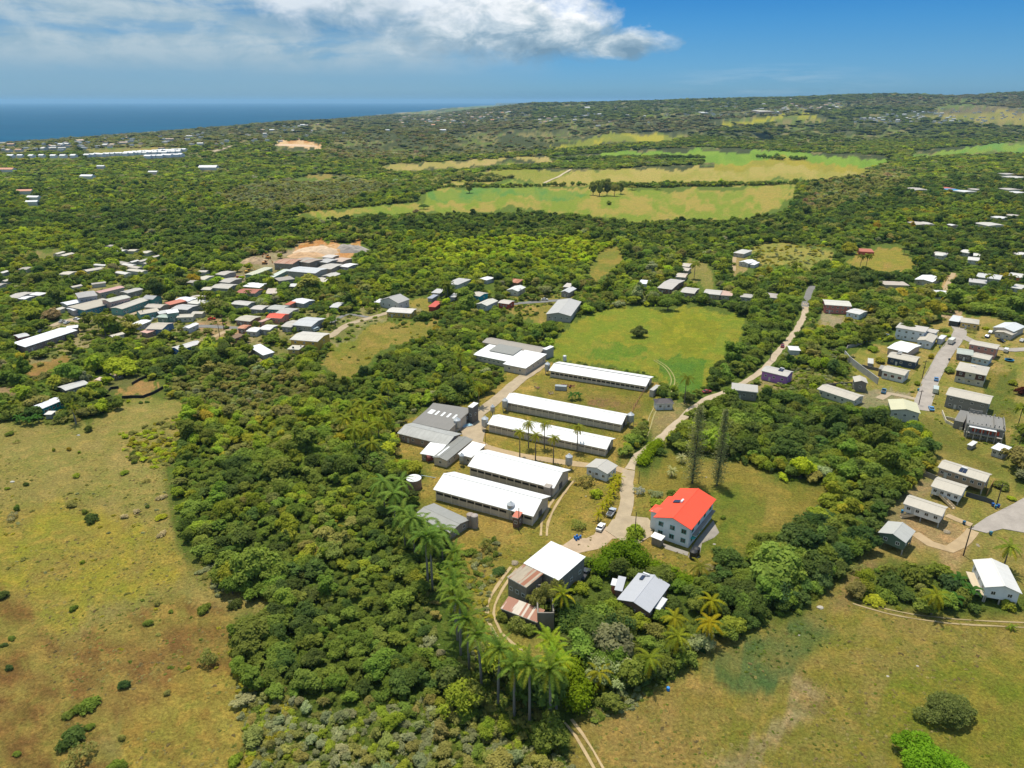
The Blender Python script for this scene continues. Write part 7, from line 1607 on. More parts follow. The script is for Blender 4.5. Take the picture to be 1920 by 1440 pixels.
def gn_mass(name, d, zs=(.8, 1.25), label=None):
    n = len(d['x'])
    me = bpy.data.meshes.new(name); me.vertices.add(n); me.vertices.foreach_set('co', np.stack([d['x'], d['y'], d['z'] - .15], 1).astype(np.float32).ravel())
    a = me.attributes.new('tint', 'FLOAT_COLOR', 'POINT'); c = np.ones((n, 4), np.float32); c[:, :3] = d['tint']; a.data.foreach_set('color', c.ravel())
    a = me.attributes.new('kind_index', 'INT', 'POINT'); a.data.foreach_set('value', d['kind'].astype(np.int32))
    s = d['r'][:, None] * np.stack([rs.uniform(.78, 1.25, n), rs.uniform(.78, 1.25, n), rs.uniform(*zs, n) * d.get('hz', 1)], 1)
    a = me.attributes.new('size3', 'FLOAT_VECTOR', 'POINT'); a.data.foreach_set('vector', s.astype(np.float32).ravel())
    rt = np.zeros((n, 3), np.float32); rt[:, :2] = rs.uniform(-.22, .22, (n, 2)); rt[:, 2] = rs.uniform(0, 6.283, n)
    a = me.attributes.new('turn', 'FLOAT_VECTOR', 'POINT'); a.data.foreach_set('vector', rt.ravel())
    o = link(name, me); o['kind'] = 'stuff'
    if label: o['label'] = label
    if 'trees_on_points' in bpy.data.node_groups: ng = bpy.data.node_groups['trees_on_points']
    else:
        ng = bpy.data.node_groups.new('trees_on_points', 'GeometryNodeTree'); ng.interface.new_socket('Geometry', in_out='INPUT', socket_type='NodeSocketGeometry'); ng.interface.new_socket('Geometry', in_out='OUTPUT', socket_type='NodeSocketGeometry')
        N = ng.nodes; L_ = ng.links; gi = N.new('NodeGroupInput'); go = N.new('NodeGroupOutput'); ip = N.new('GeometryNodeInstanceOnPoints'); ci = N.new('GeometryNodeCollectionInfo')
        ci.inputs['Collection'].default_value = PC; ci.inputs['Separate Children'].default_value = True; ci.inputs['Reset Children'].default_value = True
        L_.new(gi.outputs[0], ip.inputs['Points']); L_.new(ci.outputs[0], ip.inputs['Instance']); ip.inputs['Pick Instance'].default_value = True
        def na(nm, ty):
            q = N.new('GeometryNodeInputNamedAttribute'); q.data_type = ty; q.inputs['Name'].default_value = nm; return q.outputs['Attribute']
        L_.new(na('kind_index', 'INT'), ip.inputs['Instance Index']); L_.new(na('size3', 'FLOAT_VECTOR'), ip.inputs['Scale'])
        er = N.new('FunctionNodeEulerToRotation'); L_.new(na('turn', 'FLOAT_VECTOR'), er.inputs[0]); L_.new(er.outputs[0], ip.inputs['Rotation'])
        L_.new(ip.outputs[0], go.inputs[0])
    md = o.modifiers.new('trees', 'NODES'); md.node_group = ng; return o

# ------------------------------------------------------------------ single trees, palms, shrubs
AD = {'dark': 'dark green', 'mid': 'mid green', 'bright': 'fresh green', 'lime': 'lime green', 'yellow': 'yellow leaved', 'olive': 'olive', 'grey': 'grey green', 'brown': 'brownish', 'blue': 'deep blue green', 'amber': 'amber leaved'}
KEEP = []
def reserve(x, y, r): KEEP.append((x, y, r))
def tree_at(p, r, hz, tint, label, group=None, k=None, name='broadleaf_tree', cat='tree', parts=True):
    t = thing(name, label, cat, p, R.uniform(0, 6.28), group); c, tr = NEAR[k if k is not None else R.randrange(len(NEAR))]
    o = link('crown', c, t, (0, 0, -.30 * r * hz if c in LOWK else 0)); o.scale = (r, r, r * hz); setcol(o, tint); o = link('trunk', tr, t); o.scale = (r, r, r * hz); reserve(p.x, p.y, r); return t
def bush_at(p, r, hz, tint, label, group=None, k=None, name='shrub', cat='shrub'):
    o = link(name, BUSH[k if k is not None else R.randrange(4)], None, p, R.uniform(0, 6.28), (r, r, r * hz)); setcol(o, tint); tag(o, label, cat, group); reserve(p.x, p.y, r * .8); return o
# royal palm row
row = [(850, 1122), (853, 1147), (855, 1172), (858, 1200), (864, 1228), (880, 1258), (903, 1296), (934, 1321), (964, 1343), (993, 1355), (1031, 1361)]
for i, (u, v) in enumerate(row):
    w_ = ['farthest of all', 'second farthest of all', 'third farthest', 'fourth farthest', 'fifth farthest', 'sixth farthest', 'fifth from the track', 'fourth from the track', 'third from the track', 'second from the track', 'nearest the track'][i]
    palm_at(at(u, v), 13.2 + R.uniform(-1.2, 1.2), R.uniform(4.6, 5.4), 'royal', 'royal palm of the curved row, the one %s' % w_, 'royal palms in the curved row', (.048, .108, .034), lean=(R.uniform(-.7, .7), R.uniform(-.7, .7)), nf=20, seed=i, young=.3); reserve(at(u, v).x, at(u, v).y, 3.2)
for i, (u, v, lb) in enumerate(((1043, 1330, 'royal palm just behind the end of the curved row'), (1036, 1296, 'smaller royal palm right of the curved row'), (1030, 1262, 'bright young royal palm at the head of the bowl'))):
    palm_at(at(u, v), [11.5, 9.5, 7.5][i], 5.0, 'royal', lb, None, (.080, .165, .028), nf=18, seed=20 + i, young=.5); reserve(at(u, v).x, at(u, v).y, 2.5)
for i, (u, v, h, lb) in enumerate(((803, 1104, 15, 'tall royal palm above the row, left one of the close pair'), (811, 1106, 14, 'tall royal palm above the row, right one of the close pair'), (760, 1030, 13, 'bluish palm left of the grey palm shed, front one'), (742, 990, 12, 'bluish palm left of the grey palm shed, back one'), (778, 1045, 13, 'bluish palm below the grey palm shed'),
                                   (830, 1050, 10, 'palm leaning over the grey palm shed roof'), (722, 960, 11, 'dark palm in the wood left of the round tank'), (755, 948, 9, 'small dark palm just left of the round tank'), (795, 1040, 11, 'palm right of the close pair'))):
    palm_at(at(u, v), h, 5.8, 'coco' if i > 1 else 'royal', lb, None, (.052, .118, .044), nf=20, seed=30 + i, young=.2)
for i, (x_, y_, cx_, cy_) in enumerate(((940, 875, 935, 712), (1000, 812, 1000, 680), (1048, 898, 1035, 665), (1110, 812, 1105, 650), (1172, 918, 1160, 700), (1336, 838, 1355, 665))):
    p = at(*px('f', x_, y_)); lb = ['first coconut palm of the row before the long barn', 'second coconut palm of the row, its foot back by the wall', 'third coconut palm of the row, leaning slightly left', 'fourth coconut palm of the row, against the barn wall', 'fifth coconut palm of the row, leaning left over the track', 'lone tall coconut palm before the right half of the long barn'][i]
    palm_at(p, 10.2, 3.4, 'coco', lb, None, (.070, .105, .026), lean=(0, 0), seed=50 + i, nf=24, young=.35)
for i, (u, v) in enumerate(((662, 806), (680, 800), (700, 796), (716, 788), (652, 832), (674, 838), (694, 848), (712, 838), (684, 822), (722, 812), (668, 858), (700, 872), (730, 768))):
    palm_at(at(u, v), R.uniform(8, 12), 5.4, 'coco', 'coconut palm in the dense clump west of the weathered shed', 'coconut palms clumped west of the sheds', (.066, .112, .026), seed=70 + i, young=.4)
for a in ((864, 705, 11, 'coco', (.06, .105, .022), 'coconut palm left of the square white shed'), (850, 728, 10, 'coco', (.035, .075, .02), 'dark palm below the coconut palm by the white shed'), (898, 762, 9, 'coco', (.055, .09, .02), 'wide palm left of the lane beside barn feed bins'), (880, 740, 8, 'coco', (.04, .08, .02), 'palm among bushes left of the lane'),
          (1283, 757, 12, 'coco', (.038, .072, .020), 'tall palm beside the near black hip roof'), (1880, 1068, 7.5, 'coco', (.060, .115, .028), 'coconut palm on the lawn above the white gabled house'), (1746, 1152, 6.0, 'coco', (.075, .115, .020), 'broad coconut palm in the shrubbery of the lower field'), (1325, 1208, 6.5, 'coco', (.115, .125, .014), 'yellow fronded palm at the edge of the right field'),
          (1266, 1238, 7, 'coco', (.070, .115, .020), 'coconut palm between the yellow one and the lowest one'), (1214, 1280, 7, 'coco', (.060, .110, .022), 'lowest coconut palm at the edge of the right field'), (1053, 1170, 7.5, 'royal', (.085, .135, .020), 'yellow green palm at the right wall of the ruin'), (1120, 1290, 4.5, 'coco', (.10, .13, .02), 'small palm in the thicket right of the royal row'), (1330, 1160, 5.5, 'coco', (.10, .13, .015), 'second yellow green palm right of the bungalow'),
          (143, 795, 6.5, 'royal', (.045, .085, .02), 'lone palm with a short shadow by the turquoise house'), (1310, 1085, 4, 'coco', (.06, .09, .03), 'drooping palm below the red roofed house'), (1262, 1190, 5, 'coco', (.10, .13, .02), 'small yellow green palm below the bungalow'), (1895, 1180, 0.9, 'coco', (.06, .13, .03), 'tiny palm on the lawn before the white gabled house')):
    palm_at(at(a[0], a[1]), a[2], 4.3 if a[2] > 2 else 1.8, a[3], a[5], None, a[4], seed=int(a[0]), young=.35)
for i, (x_, y_) in enumerate(((1482, 1318), (1510, 1262), (1540, 1225), (1562, 1190), (1590, 1150), (1570, 1125), (1612, 1095), (1590, 1070), (1625, 1060))):
    palm_at(at(*px('f', x_, y_)), 2.4, 2.6, 'garden', 'yellow green garden palm beside the concrete drive' if i else 'yellow green garden palm nearest the white saloon car', 'garden palms beside the concrete drive' if i else None, (.125, .165, .018), seed=110 + i, nf=16, young=.5)
for i, (u, v, lb) in enumerate(((1259, 893, 'silver blue fan palm left of the tall pines'), (1277, 868, 'silver blue fan palm behind the tallest pine'))):
    palm_at(at(u, v), 2.0, 2.6, 'garden', lb, None, (.20, .25, .25), seed=130 + i, nf=26, young=0)
# distant palms
fp = [(1340, 470, 's'), ]
for i, (k, x_, y_, h) in enumerate((('a', 900, 900, 10), ('a', 960, 930, 12), ('a', 1010, 925, 12), ('a', 1060, 900, 10), ('a', 930, 860, 10), ('a', 1050, 130, 10), ('a', 1815, 670, 8), ('a', 1880, 640, 9), ('b', 90, 640, 9), ('b', 420, 600, 7), ('b', 1290, 620, 12), ('b', 1330, 600, 11), ('b', 1360, 640, 9), ('b', 1255, 580, 12), ('b', 1210, 520, 11), ('b', 1160, 520, 10),
                                   ('c', 455, 600, 12), ('c', 480, 580, 12), ('d', 1100, 410, 11), ('d', 1130, 400, 11), ('d', 870, 400, 12), ('d', 1660, 560, 12), ('d', 1690, 540, 11), ('d', 1640, 600, 10), ('d', 1140, 330, 9), ('d', 1430, 260, 9), ('d', 1780, 400, 12),
                                   ('e', 510, 290, 10), ('e', 560, 290, 11), ('e', 890, 170, 10), ('e', 990, 330, 12), ('e', 1170, 500, 12), ('e', 1410, 470, 11), ('e', 1750, 560, 13), ('e', 1790, 470, 10), ('e', 1520, 330, 9), ('e', 1880, 640, 12), ('e', 1600, 450, 9), ('e', 1800, 250, 12), ('e', 1700, 330, 10), ('e', 1830, 300, 11), ('e', 1240, 215, 10),
                                   ('h', 1870, 1240, 9), ('h', 1860, 1060, 9), ('g', 560, 180, 1), ('s', 700, 250, 20), ('s', 1425, 930, 10), ('s', 1480, 840, 10))):
    if h < 2: continue
    u, v = px(k, x_, y_); p = at(u, v); t = thing('coconut_palm', 'distant coconut palm standing among the trees and houses', 'palm tree', p, R.uniform(0, 6.28), 'distant coconut palms'); cr_, tr = FARPALM[i % 3]; g = R.uniform(.8, 1.2)
    o = link('crown', cr_, t); o.scale = (h * 1.05,) * 3; setcol2(o, (.060 * g, .090 * g, .022)); o = link('trunk', tr, t); o.scale = (h * 1.05,) * 3; reserve(p.x, p.y, 1.5)
# tall pines
def pine(u, v, h, rb, label, seed, tint=(.34, .34, .17)):
    p = at(u, v); t = thing('pine_tree', label, 'pine tree', p); b = MB(); b.tube((0, 0, -.5), (.3, 0, h), .30, .04, bark((.10, .085, .075)), 8); b.build('trunk', t)
    rr = np.random.RandomState(seed); V = []; F_ = []; T = []; VA = []; nb = 0; mbk = MB()
    for L_ in range(int(h / .62)):
        z = 1.4 + L_ * .62; f = 1 - z / h; rad = rb * (.35 + .75 * math.sin(min(1, f * 1.25) * 1.7)) * (.7 + .3 * rr.rand()); nbr = 7
        if z > h - .5: break
        for k in range(nbr):
            a = k * 6.283 / nbr + L_ * .8 + rr.uniform(-.3, .3); r_ = rad * rr.uniform(.55, 1.1); el = .15 + .25 * (1 - f)
            for m_ in range(9):
                q = .10 + .90 * (m_ + rr.rand()) / 9; c = np.array([math.cos(a) * r_ * q, math.sin(a) * r_ * q, z + r_ * q * el]) + rr.normal(size=3) * .16
                d = rr.normal(size=3); d[2] = abs(d[2]) * .8; d /= np.linalg.norm(d); e = np.cross(d, rr.normal(size=3)); e /= np.linalg.norm(e); s = rr.uniform(.35, .65)
                V += [c - e * .16, c + d * s * .5 - e * .13, c + d * s, c + e * .16]; F_ += [nb, nb + 1, nb + 2, nb + 3]; T.append(4); VA.append(rr.rand()); nb += 4
            mbk.tube((0, 0, z), (math.cos(a) * r_ * .9, math.sin(a) * r_ * .9, z + r_ * el), .045, .015, bark((.10, .085, .075)), 4, cap=False)
    o = link('crown', mesh_np('crown', np.array(V), np.array(F_), np.array(T), [LEAF], var=np.array(VA)), t); setcol(o, tint); mbk.build('branches', t); reserve(p.x, p.y, rb * .6)
pine(1297.5, 906, 29, 4.4, 'tallest slender pine standing on the lawn above the red roof', 1)
pine(1344, 910, 28, 3.2, 'second slender pine, thinner, right of the tallest one', 2)
# single trees with their own look
ST = [  # u, v, radius, height factor, palette, kind, label
 (1197, 632, 5.6, 1.0, 'dark', 0, 'round dark tree alone in the green pasture'), (1252, 582, 7.5, .9, 'mid', 5, 'spreading tree casting shade at the top of the green pasture'), (1167, 566, 4, 1, 'bright', 1, 'bright green round tree left of the pasture top'), (1368, 1062, 5.2, 1.0, 'dark', 2, 'glossy fig tree on the lawn right of the red roofed house'),
 (1240, 740, 4.0, 1.0, 'mid', 1, 'round tree at the far end of the dark ridged barn'), (348, 806, 3.6, 1.25, 'mid', 3, 'round dark tree at the corner of the left pasture'), (1112, 366, 8, 1.5, 'olive', 8, 'left tree of the olive clump in the far fields'), (1124, 368, 9.5, 1.5, 'olive', 9, 'second tree of the olive clump in the far fields'), (1138, 367, 10, 1.5, 'olive', 8, 'tallest middle tree of the olive clump in the far fields'), (1152, 368, 9, 1.5, 'olive', 5, 'fourth tree of the olive clump in the far fields'), (1164, 364, 8, 1.4, 'olive', 9, 'right tree of the olive clump in the far fields'), (1130, 358, 9, 1.5, 'grey', 6, 'back tree of the olive clump in the far fields'), (880, 362, 9, 1.1, 'olive', 9, 'tall olive tree at the left end of the far fields'), (795, 392, 8, .6, 'dark', 6, 'flat crowned tree low in the far fields'),
 (780, 400, 6, .7, 'brown', 0, 'brownish round tree left of the flat crowned one'), (1142, 384, 5, .9, 'mid', 0, 'small round tree below the big olive clump'), (1010, 408, 10, .7, 'dark', 5, 'flat topped dark tree at the lower edge of the far fields'), (1185, 356, 8, .7, 'olive', 6, 'low olive tree right of the big clump, first'), (1232, 356, 8, .7, 'olive', 7, 'low olive tree right of the big clump, second'),
 (1590, 475, 9, 1.1, 'bright', 2, 'tall yellow green tree beside the rust red container'), (1022, 556, 5.5, 1.1, 'grey', 5, 'grey green open crowned tree beside the hamlet road'), (937, 550, 5, 1, 'mid', 1, 'round green tree in the middle of the hamlet'), (775, 553, 3, 1.1, 'bright', 8, 'small light green tree right of the grey chapel like house'), (714, 560, 4, 1, 'mid', 5, 'round tree behind the grey chapel like house'),
 (622, 608, 4.5, .9, 'mid', 6, 'spreading village tree below the road'), (98, 600, 7, .9, 'brown', 3, 'tall brownish tree beside the school wall'), (60, 598, 9, .8, 'bright', 1, 'broad yellow green tree left of the school'), (330, 520, 10, .9, 'lime', 0, 'big yellow green tree above the left village'), (362, 530, 6, 1.1, 'amber', 2, 'rust orange tree at the right of the yellow green one'), (296, 560, 6, 1.4, 'blue', 8, 'tall near black tree behind the teal range'),
 (225, 700, 10, .8, 'lime', 2, 'big light green tree above the rusty roof by the pasture'), (1915, 740, 3.5, 1, 'brown', 0, 'round maroon leaved tree on the estate slope'), (1100, 1058, 2.2, 1, 'mid', 1, 'small bush tree by the dark pickup'), (1270, 1108, 3, 1, 'mid', 4, 'round tree right of the bungalow'), (1830, 480, 9, .9, 'bright', 0, 'large round bright tree behind the lower roofed cottage'), (1700, 630, 5, 1.1, 'dark', 8, 'dark tree behind the large flat roofed house'),
 (1762, 1340, 1, 1, 'mid', 1, None), (1650, 680, 3.5, .7, 'bright', 0, 'light green shrub tree inside the estate lawn wall'), (1780, 700, 2.4, 1.1, 'olive', 2, 'small olive tree left of the hip roofed two storey')]
for u, v, r, hz, pl, k, lb in ST:
    if lb is None: continue
    c = [x * R.uniform(.9, 1.15) for x in LV[pl]]; tree_at(at(u, v), r, hz, c if lb.find('maroon') < 0 else (.12, .035, .02), lb, None, k)
# shrubs and hedges as single things
SH = [('m', 95, 650, 2.0, .8, 'mid', 'upper left shrub of the left pasture'), ('m', 158, 722, 1.5, .9, 'olive', 'small olive shrub below the upper left one'), ('m', 800, 620, 2.2, 1.2, 'dark', 'dark upright shrub in the upper pasture'), ('m', 690, 1030, 1.7, .8, 'bright', 'bright topped shrub in the pasture centre'), ('m', 235, 1105, 1.2, 1, 'dark', 'small dark shrub below the left boulder'),
      ('m', 70, 1140, 1.1, .8, 'bright', 'light green shrub at the left boulder'), ('m', 650, 1290, 2.4, .8, 'olive', 'large rounded olive shrub in the pasture'), ('m', 765, 1355, 1.4, .9, 'mid', 'shrub just above the large dark one'), ('m', 825, 1425, 2.6, .9, 'dark', 'large dark shrub in the pasture centre'), ('m', 1118, 1005, 1.8, .8, 'bright', 'round shrub right of the pasture centre'), ('m', 1210, 905, 1.4, 1.1, 'mid', 'upright shrub above the round one'),
      ('m', 1205, 835, 2.0, .8, 'dark', 'dark shrub at the foot of the yellowish thicket'), ('m', 1325, 1075, 1.7, .7, 'olive', 'olive shrub near the wood edge'), ('m', 1445, 1405, 2.2, .6, 'lime', 'yellow green low shrub near the straw mounds'), ('m', 1330, 1300, .9, 1, 'dark', 'tiny dark shrub right of the straw mounds'), ('m', 120, 1400, 2.6, .7, 'grey', 'greyish shrub at the left edge'), ('m', 160, 1330, 1.2, 1.8, 'mid', 'upright green shoot out of the greyish shrub'),
      ('m', 485, 795, .9, 1.5, 'bright', 'thin sapling left of the yellow one'), ('m', 625, 790, 1.0, 1.4, 'amber', 'yellow leaved sapling in the pasture'), ('m', 715, 815, .8, 1.2, 'bright', 'sapling right of the yellow one'), ('m', 1270, 365, 1.4, .6, 'dark', 'low dark shrub below the netting, left one'), ('m', 1322, 358, 1.2, .6, 'dark', 'low dark shrub below the netting, right one'),
      ('w', 15, 520, 2.2, .9, 'dark', 'dark bush cut by the left edge, upper'), ('w', 400, 585, 1.1, 1.2, 'mid', 'small green plant in the yellow weeds'), ('w', 805, 665, 1.5, .8, 'mid', 'round bush on the brown soil'), ('w', 1105, 590, 1.9, 1, 'mid', 'spiky plant near the wood corner'), ('w', 1270, 570, 1.9, 1.1, 'dark', 'dark bush close to the wood corner'), ('w', 1125, 880, 3.0, 1.1, 'olive', 'scraggy thorn shrub beside the wood'),
      ('w', 670, 1005, 1.6, 1.1, 'blue', 'neat egg shaped dark bush on the brown soil'), ('w', 465, 1120, 2.6, .8, 'mid', 'long low bush, upper right of the pair'), ('w', 375, 1160, 1.7, .7, 'mid', 'low bush, lower left of the pair'), ('w', 385, 1300, 2.9, .9, 'dark', 'big dark rounded bush at lower left'), ('w', 488, 1225, 1.3, .8, 'mid', 'little bush above the big rounded one'), ('w', 440, 1395, 4.0, .8, 'olive', 'broad yellow olive shrub at the bottom edge'),
      ('w', 660, 1285, 1.0, 1, 'olive', 'small grey tuft shrub on the straw patch edge'), ('w', 1275, 1405, 1.6, 1, 'bright', 'bright round bush at the bottom near the reeds'), ('w', 92, 1370, 1.0, .8, 'mid', 'tiny bush at the lower left'), ('w', 50, 905, 1.0, 1.1, 'blue', 'tiny dark bush at the left edge middle'), ('w', 65, 745, 1.0, .8, 'mid', 'small bush above the tiny dark one'), ('w', 25, 780, .9, .8, 'dark', 'tiny bush at the very left edge'),
      ('w', 850, 560, 1.1, 1.1, 'olive', 'thin shrub left of the spiky plant'), ('w', 925, 600, .9, .8, 'mid', 'small round bush left of the spiky plant'), ('w', 640, 1440, 1.8, 1, 'mid', 'bush cut by the bottom edge'), ('w', 905, 1040, 1.0, 1, 'olive', 'small twiggy plant above the straw patch'), ('w', 445, 335, .9, 1, 'bright', 'small green plant in the upper yellow weeds'), ('w', 975, 155, 1.2, .8, 'olive', 'low bush against the wood edge'),
      ('f', 1400, 1065, 4.0, .8, 'olive', 'large loose shrub left of the garden palms'), ('f', 1465, 1150, 2.6, 1, 'lime', 'yellow green round bush beside the garden palms'), ('f', 1345, 1370, 3.0, .8, 'olive', 'grey olive shrub left of the white saloon car'), ('f', 1770, 1135, 2.4, 1.1, 'grey', 'white flowering shrub beside the drive'), ('j', 620, 605, 3.6, 1.0, 'bright', 'round clipped shrub in front of the red roofed house'),
      ('j', 830, 320, 3.0, .7, 'bright', 'rounded shrub left of the orange red porch roof'), ('j', 965, 260, 2.6, 1.2, 'mid', 'dark shrub behind the orange red roof'), ('j', 820, 240, 3.0, .5, 'grey', 'silvery agave bed behind the rounded shrub'), ('j', 1290, 890, 2.2, .4, 'grey', 'low grey shrub bed below the black tanks'), ('k', 400, 390, 2.6, .45, 'blue', 'dark low patch of weeds behind the ruin'),
      ('k', 300, 200, 2.6, 1.2, 'olive', 'tall loose shrub on the dry grass above the ruin'), ('k', 300, 310, 1.6, 1, 'mid', 'small shrub between loose one and dark patch'), ('k', 640, 860, 2.6, .9, 'mid', 'bush at the lower corner of the rust striped roof'), ('k', 540, 830, 3.0, 1.1, 'olive', 'dark scrambling bush over the rust striped roof'), ('k', 420, 750, 1.8, 1.2, 'mid', 'bush at the left corner of the rust striped roof'),
      ('h', 560, 375, 3.4, .8, 'bright', 'round bush inside the curved boundary wall, left part'), ('h', 1240, 560, 2.6, 1, 'mid', 'dark round bush left of the hip roofed two storey'), ('h', 1080, 440, 2.0, 1.3, 'yellow', 'yellow green roadside bush on the estate street'), ('h', 955, 680, 1.8, 1.1, 'bright', 'light bush at the estate lane corner'),
      ('h', 1195, 200, 2.6, .8, 'mid', 'flowering bush beside the white garden room'), ('h', 1240, 250, 1.8, 1, 'lime', 'lime bush next to the cream minibus'), ('h', 1450, 210, 2.8, .8, 'olive', 'garden thicket in front of the ochre bungalow'), ('h', 1570, 180, 1.8, 1, 'lime', 'round lime shrub between ochre and steel roofed houses'), ('h', 1820, 680, 2.8, .9, 'bright', 'bush at the right of the estate slope'), ('i', 1470, 425, 1.7, .8, 'lime', 'bright yellow green bush beside the cul-de-sac'),
      ('i', 1390, 330, 3.6, .7, 'mid', 'broad hedge bush right of the long tan house'), ('i', 1430, 1310, 2.2, 1.0, 'bright', 'small banana tuft in front of the white gabled house'), ('i', 340, 1260, 3.0, .6, 'lime', 'low lime shrub at the front of the shrubbery'), ('i', 250, 1040, 3.4, .9, 'olive', 'grey olive bush at the left of the shrubbery'), ('i', 480, 1140, 4.2, 1.1, 'dark', 'large dark bush in the shrubbery, left one'), ('i', 660, 1080, 4.6, 1.0, 'mid', 'large bush in the shrubbery, middle one'),
      ('i', 860, 1050, 4.2, 1.0, 'mid', 'large bush in the shrubbery, right one'), ('i', 960, 1150, 3.6, 1.0, 'blue', 'deep green bush beside the timber deck'), ('i', 1060, 1250, 3.2, 1.0, 'mid', 'banana like bush at the foot of the timber deck'), ('i', 600, 1240, 3.2, .9, 'dark', 'dark bush at the front of the shrubbery'), ('i', 420, 1220, 3.0, .9, 'mid', 'green bush at the front left of the shrubbery'),
      ('t', 1390, 870, 7.2, .8, 'olive', 'large twiggy olive shrub standing alone in the right field'), ('t', 1270, 1230, 7.6, .9, 'lime', 'big bright green bush cut by the bottom edge'), ('b', 1180, 700, 3.6, .9, 'mid', 'big round dark bush beside the lane'), ('b', 325, 710, 4.0, .8, 'mid', 'big round bush beside the grey roofed cottage'), ('b', 230, 670, 3.6, .7, 'brown', 'reddish brown bush beside the big round bush'), ('b', 1480, 670, 2.4, .9, 'bright', 'small bush on the verge before the grey chapel like house'),
      ('h', 330, 590, 1.2, .9, 'dark', 'small dark bush under the retaining wall'), ('j', 1420, 440, 1.2, .9, 'mid', 'small sapling on the lawn right of the red roofed house'), ('k', 1010, 520, 2.0, 1.2, 'amber', 'bright yellow flowering bush between ruin and bungalow'), ('k', 1660, 770, 1.6, 1.1, 'amber', 'orange croton bush right of the bungalow'), ('k', 1400, 850, 1.4, 1.1, 'amber', 'yellow croton bush below the bungalow')]
for k, x_, y_, r, lb in MOUNDS:
    o = bush_at(at(*px(k, x_, y_)), r, .9 if 'straw' in lb or 'brown' in lb else .35, (.62, .50, .28) if 'straw' in lb or 'brown' in lb else (.5, .42, .33), lb, None, R.randrange(4), 'straw_mound' if 'straw' in lb or 'brown' in lb else 'rubble_heap', 'mound'); o.scale[1] = r * .65
for k, x_, y_, r, hz, pl, lb in SH:
    if lb is None: continue
    c = [q * R.uniform(.9, 1.1) for q in LV[pl]]
    if 'white flowering' in lb: c = (.45, .45, .42)
    u, v = px(k, x_, y_)
    if k == 't':
        c = (.20, .36, .022) if r > 7.4 else (.17, .20, .055)
        o = link('shrub', crown_mesh('foliage', lobes_dome(34, int(x_), .62, .78, (.14, .26), .16), 420, .034, 5, low=-.2, core_s=.6 if r > 7.4 else .35, jit=1.6), None, at(u, v), 0, (r, r, r * hz)); setcol(o, c); tag(o, lb, 'shrub'); reserve(o.location.x, o.location.y, r); continue
    bush_at(at(u, v), r, hz * 1.25, c, lb, None, 4 + R.randrange(2) if pl in ('olive', 'grey') and r > 1.2 and 'large rounded' not in lb else None)
def hedge(pts, k, w, h, tint, label, per=90, name='hedge', step=None):
    P = [at(*px(k, *q)) for q in pts]; C_ = catmull([Vector((q.x, q.y, 0)) for q in P], step or w * .55); o0 = C_[0]; lob = []
    for q in C_: lob.append((q.x - o0.x, q.y - o0.y, H1(q.x, q.y) - H1(o0.x, o0.y) + h * .45 + R.uniform(-.1, .1) * h, w * R.uniform(.55, .7), w * R.uniform(.55, .7), h * R.uniform(.55, .68))); reserve(q.x, q.y, w * .5)
    o = link(name, crown_mesh(name, lob, per, .34, len(pts) + int(w * 9), low=-.3), None, (o0.x, o0.y, H1(o0.x, o0.y))); setcol2(o, tint); tag(o, label, 'hedge'); return o
hedge([(215, 1010), (260, 950), (310, 890), (350, 850)], 'g', 4.2, 3.2, (.085, .150, .014), 'bright clipped hedge beside the farm drive bend', 300)
hedge([(330, 930), (400, 830), (500, 770), (600, 790), (660, 850)], 'j', 6.0, 4.6, (.050, .105, .012), 'big domed hedge between the drive and the bungalow', 420)
hedge([(700, 870), (820, 920), (940, 980), (1060, 1030), (1150, 1080)], 'j', 4.4, 3.2, (.065, .125, .014), 'long clipped hedge running below the red roofed house', 300)
hedge([(1330, 790), (1350, 880), (1400, 960), (1370, 1040)], 'l', 4.4, 5.0, (.070, .125, .012), 'tall yellow green hedge right of the royal palm row', 380)
# banana plants
def banana(u, v, s, label):
    p = at(u, v); t = thing('banana_plant', label, 'banana plant', p, R.uniform(0, 6)); b = MB(); b.tube((0, 0, -.2), (0, 0, 1.6 * s), .16, .10, plain((.20, .22, .07), 'banana_stem'), 7); b.build('stem', t)
    for i in range(8):
        V = []; F_ = []; n = 6; pz = np.array([0, 0, 1.5 * s]); a0 = 1.25 - i * .12; prev = None
        for k in range(n + 1):
            q = k / n; a = a0 - 2.0 * q; w = .34 * s * math.sin(math.pi * min(1, q * .93 + .05)) ** .6
            V += [pz + [0, -w, .06], pz, pz + [0, w, .06]]; pz = pz + np.array([math.cos(a), 0, math.sin(a)]) * 1.9 * s / n
        for k in range(n):
            for j in (0, 1): F_ += [k * 3 + j, k * 3 + j + 1, (k + 1) * 3 + j + 1, (k + 1) * 3 + j]
        o = link('leaf', mesh_np('leaf', np.array(V), np.array(F_), np.full(len(F_) // 4, 4), [LEAF], var=np.full(len(F_) // 4, .5)), t); o.rotation_euler = (0, 0, i * 2.4); setcol(o, (.06, .14, .025))
    reserve(p.x, p.y, 1.5)
for i, (k, x_, y_, s, lb) in enumerate((('i', 1020, 1140, 1.6, 'banana plant beside the timber deck, upper'), ('i', 1130, 1230, 1.6, 'banana plant beside the timber deck, lower'), ('i', 1000, 1290, 1.4, 'banana plant at the front of the shrubbery'), ('f', 1300, 480, 1.5, 'banana clump on the grass between barns, left'), ('f', 1345, 475, 1.4, 'banana clump on the grass between barns, right'),
                                        ('m', 180, 540, 1.5, 'banana plant below the turquoise house, left'), ('m', 240, 560, 1.5, 'banana plant below the turquoise house, second'), ('m', 300, 560, 1.6, 'banana plant below the turquoise house, third'), ('m', 350, 540, 1.5, 'banana plant below the turquoise house, right'))):
    banana(*px(k, x_, y_), s, lb)
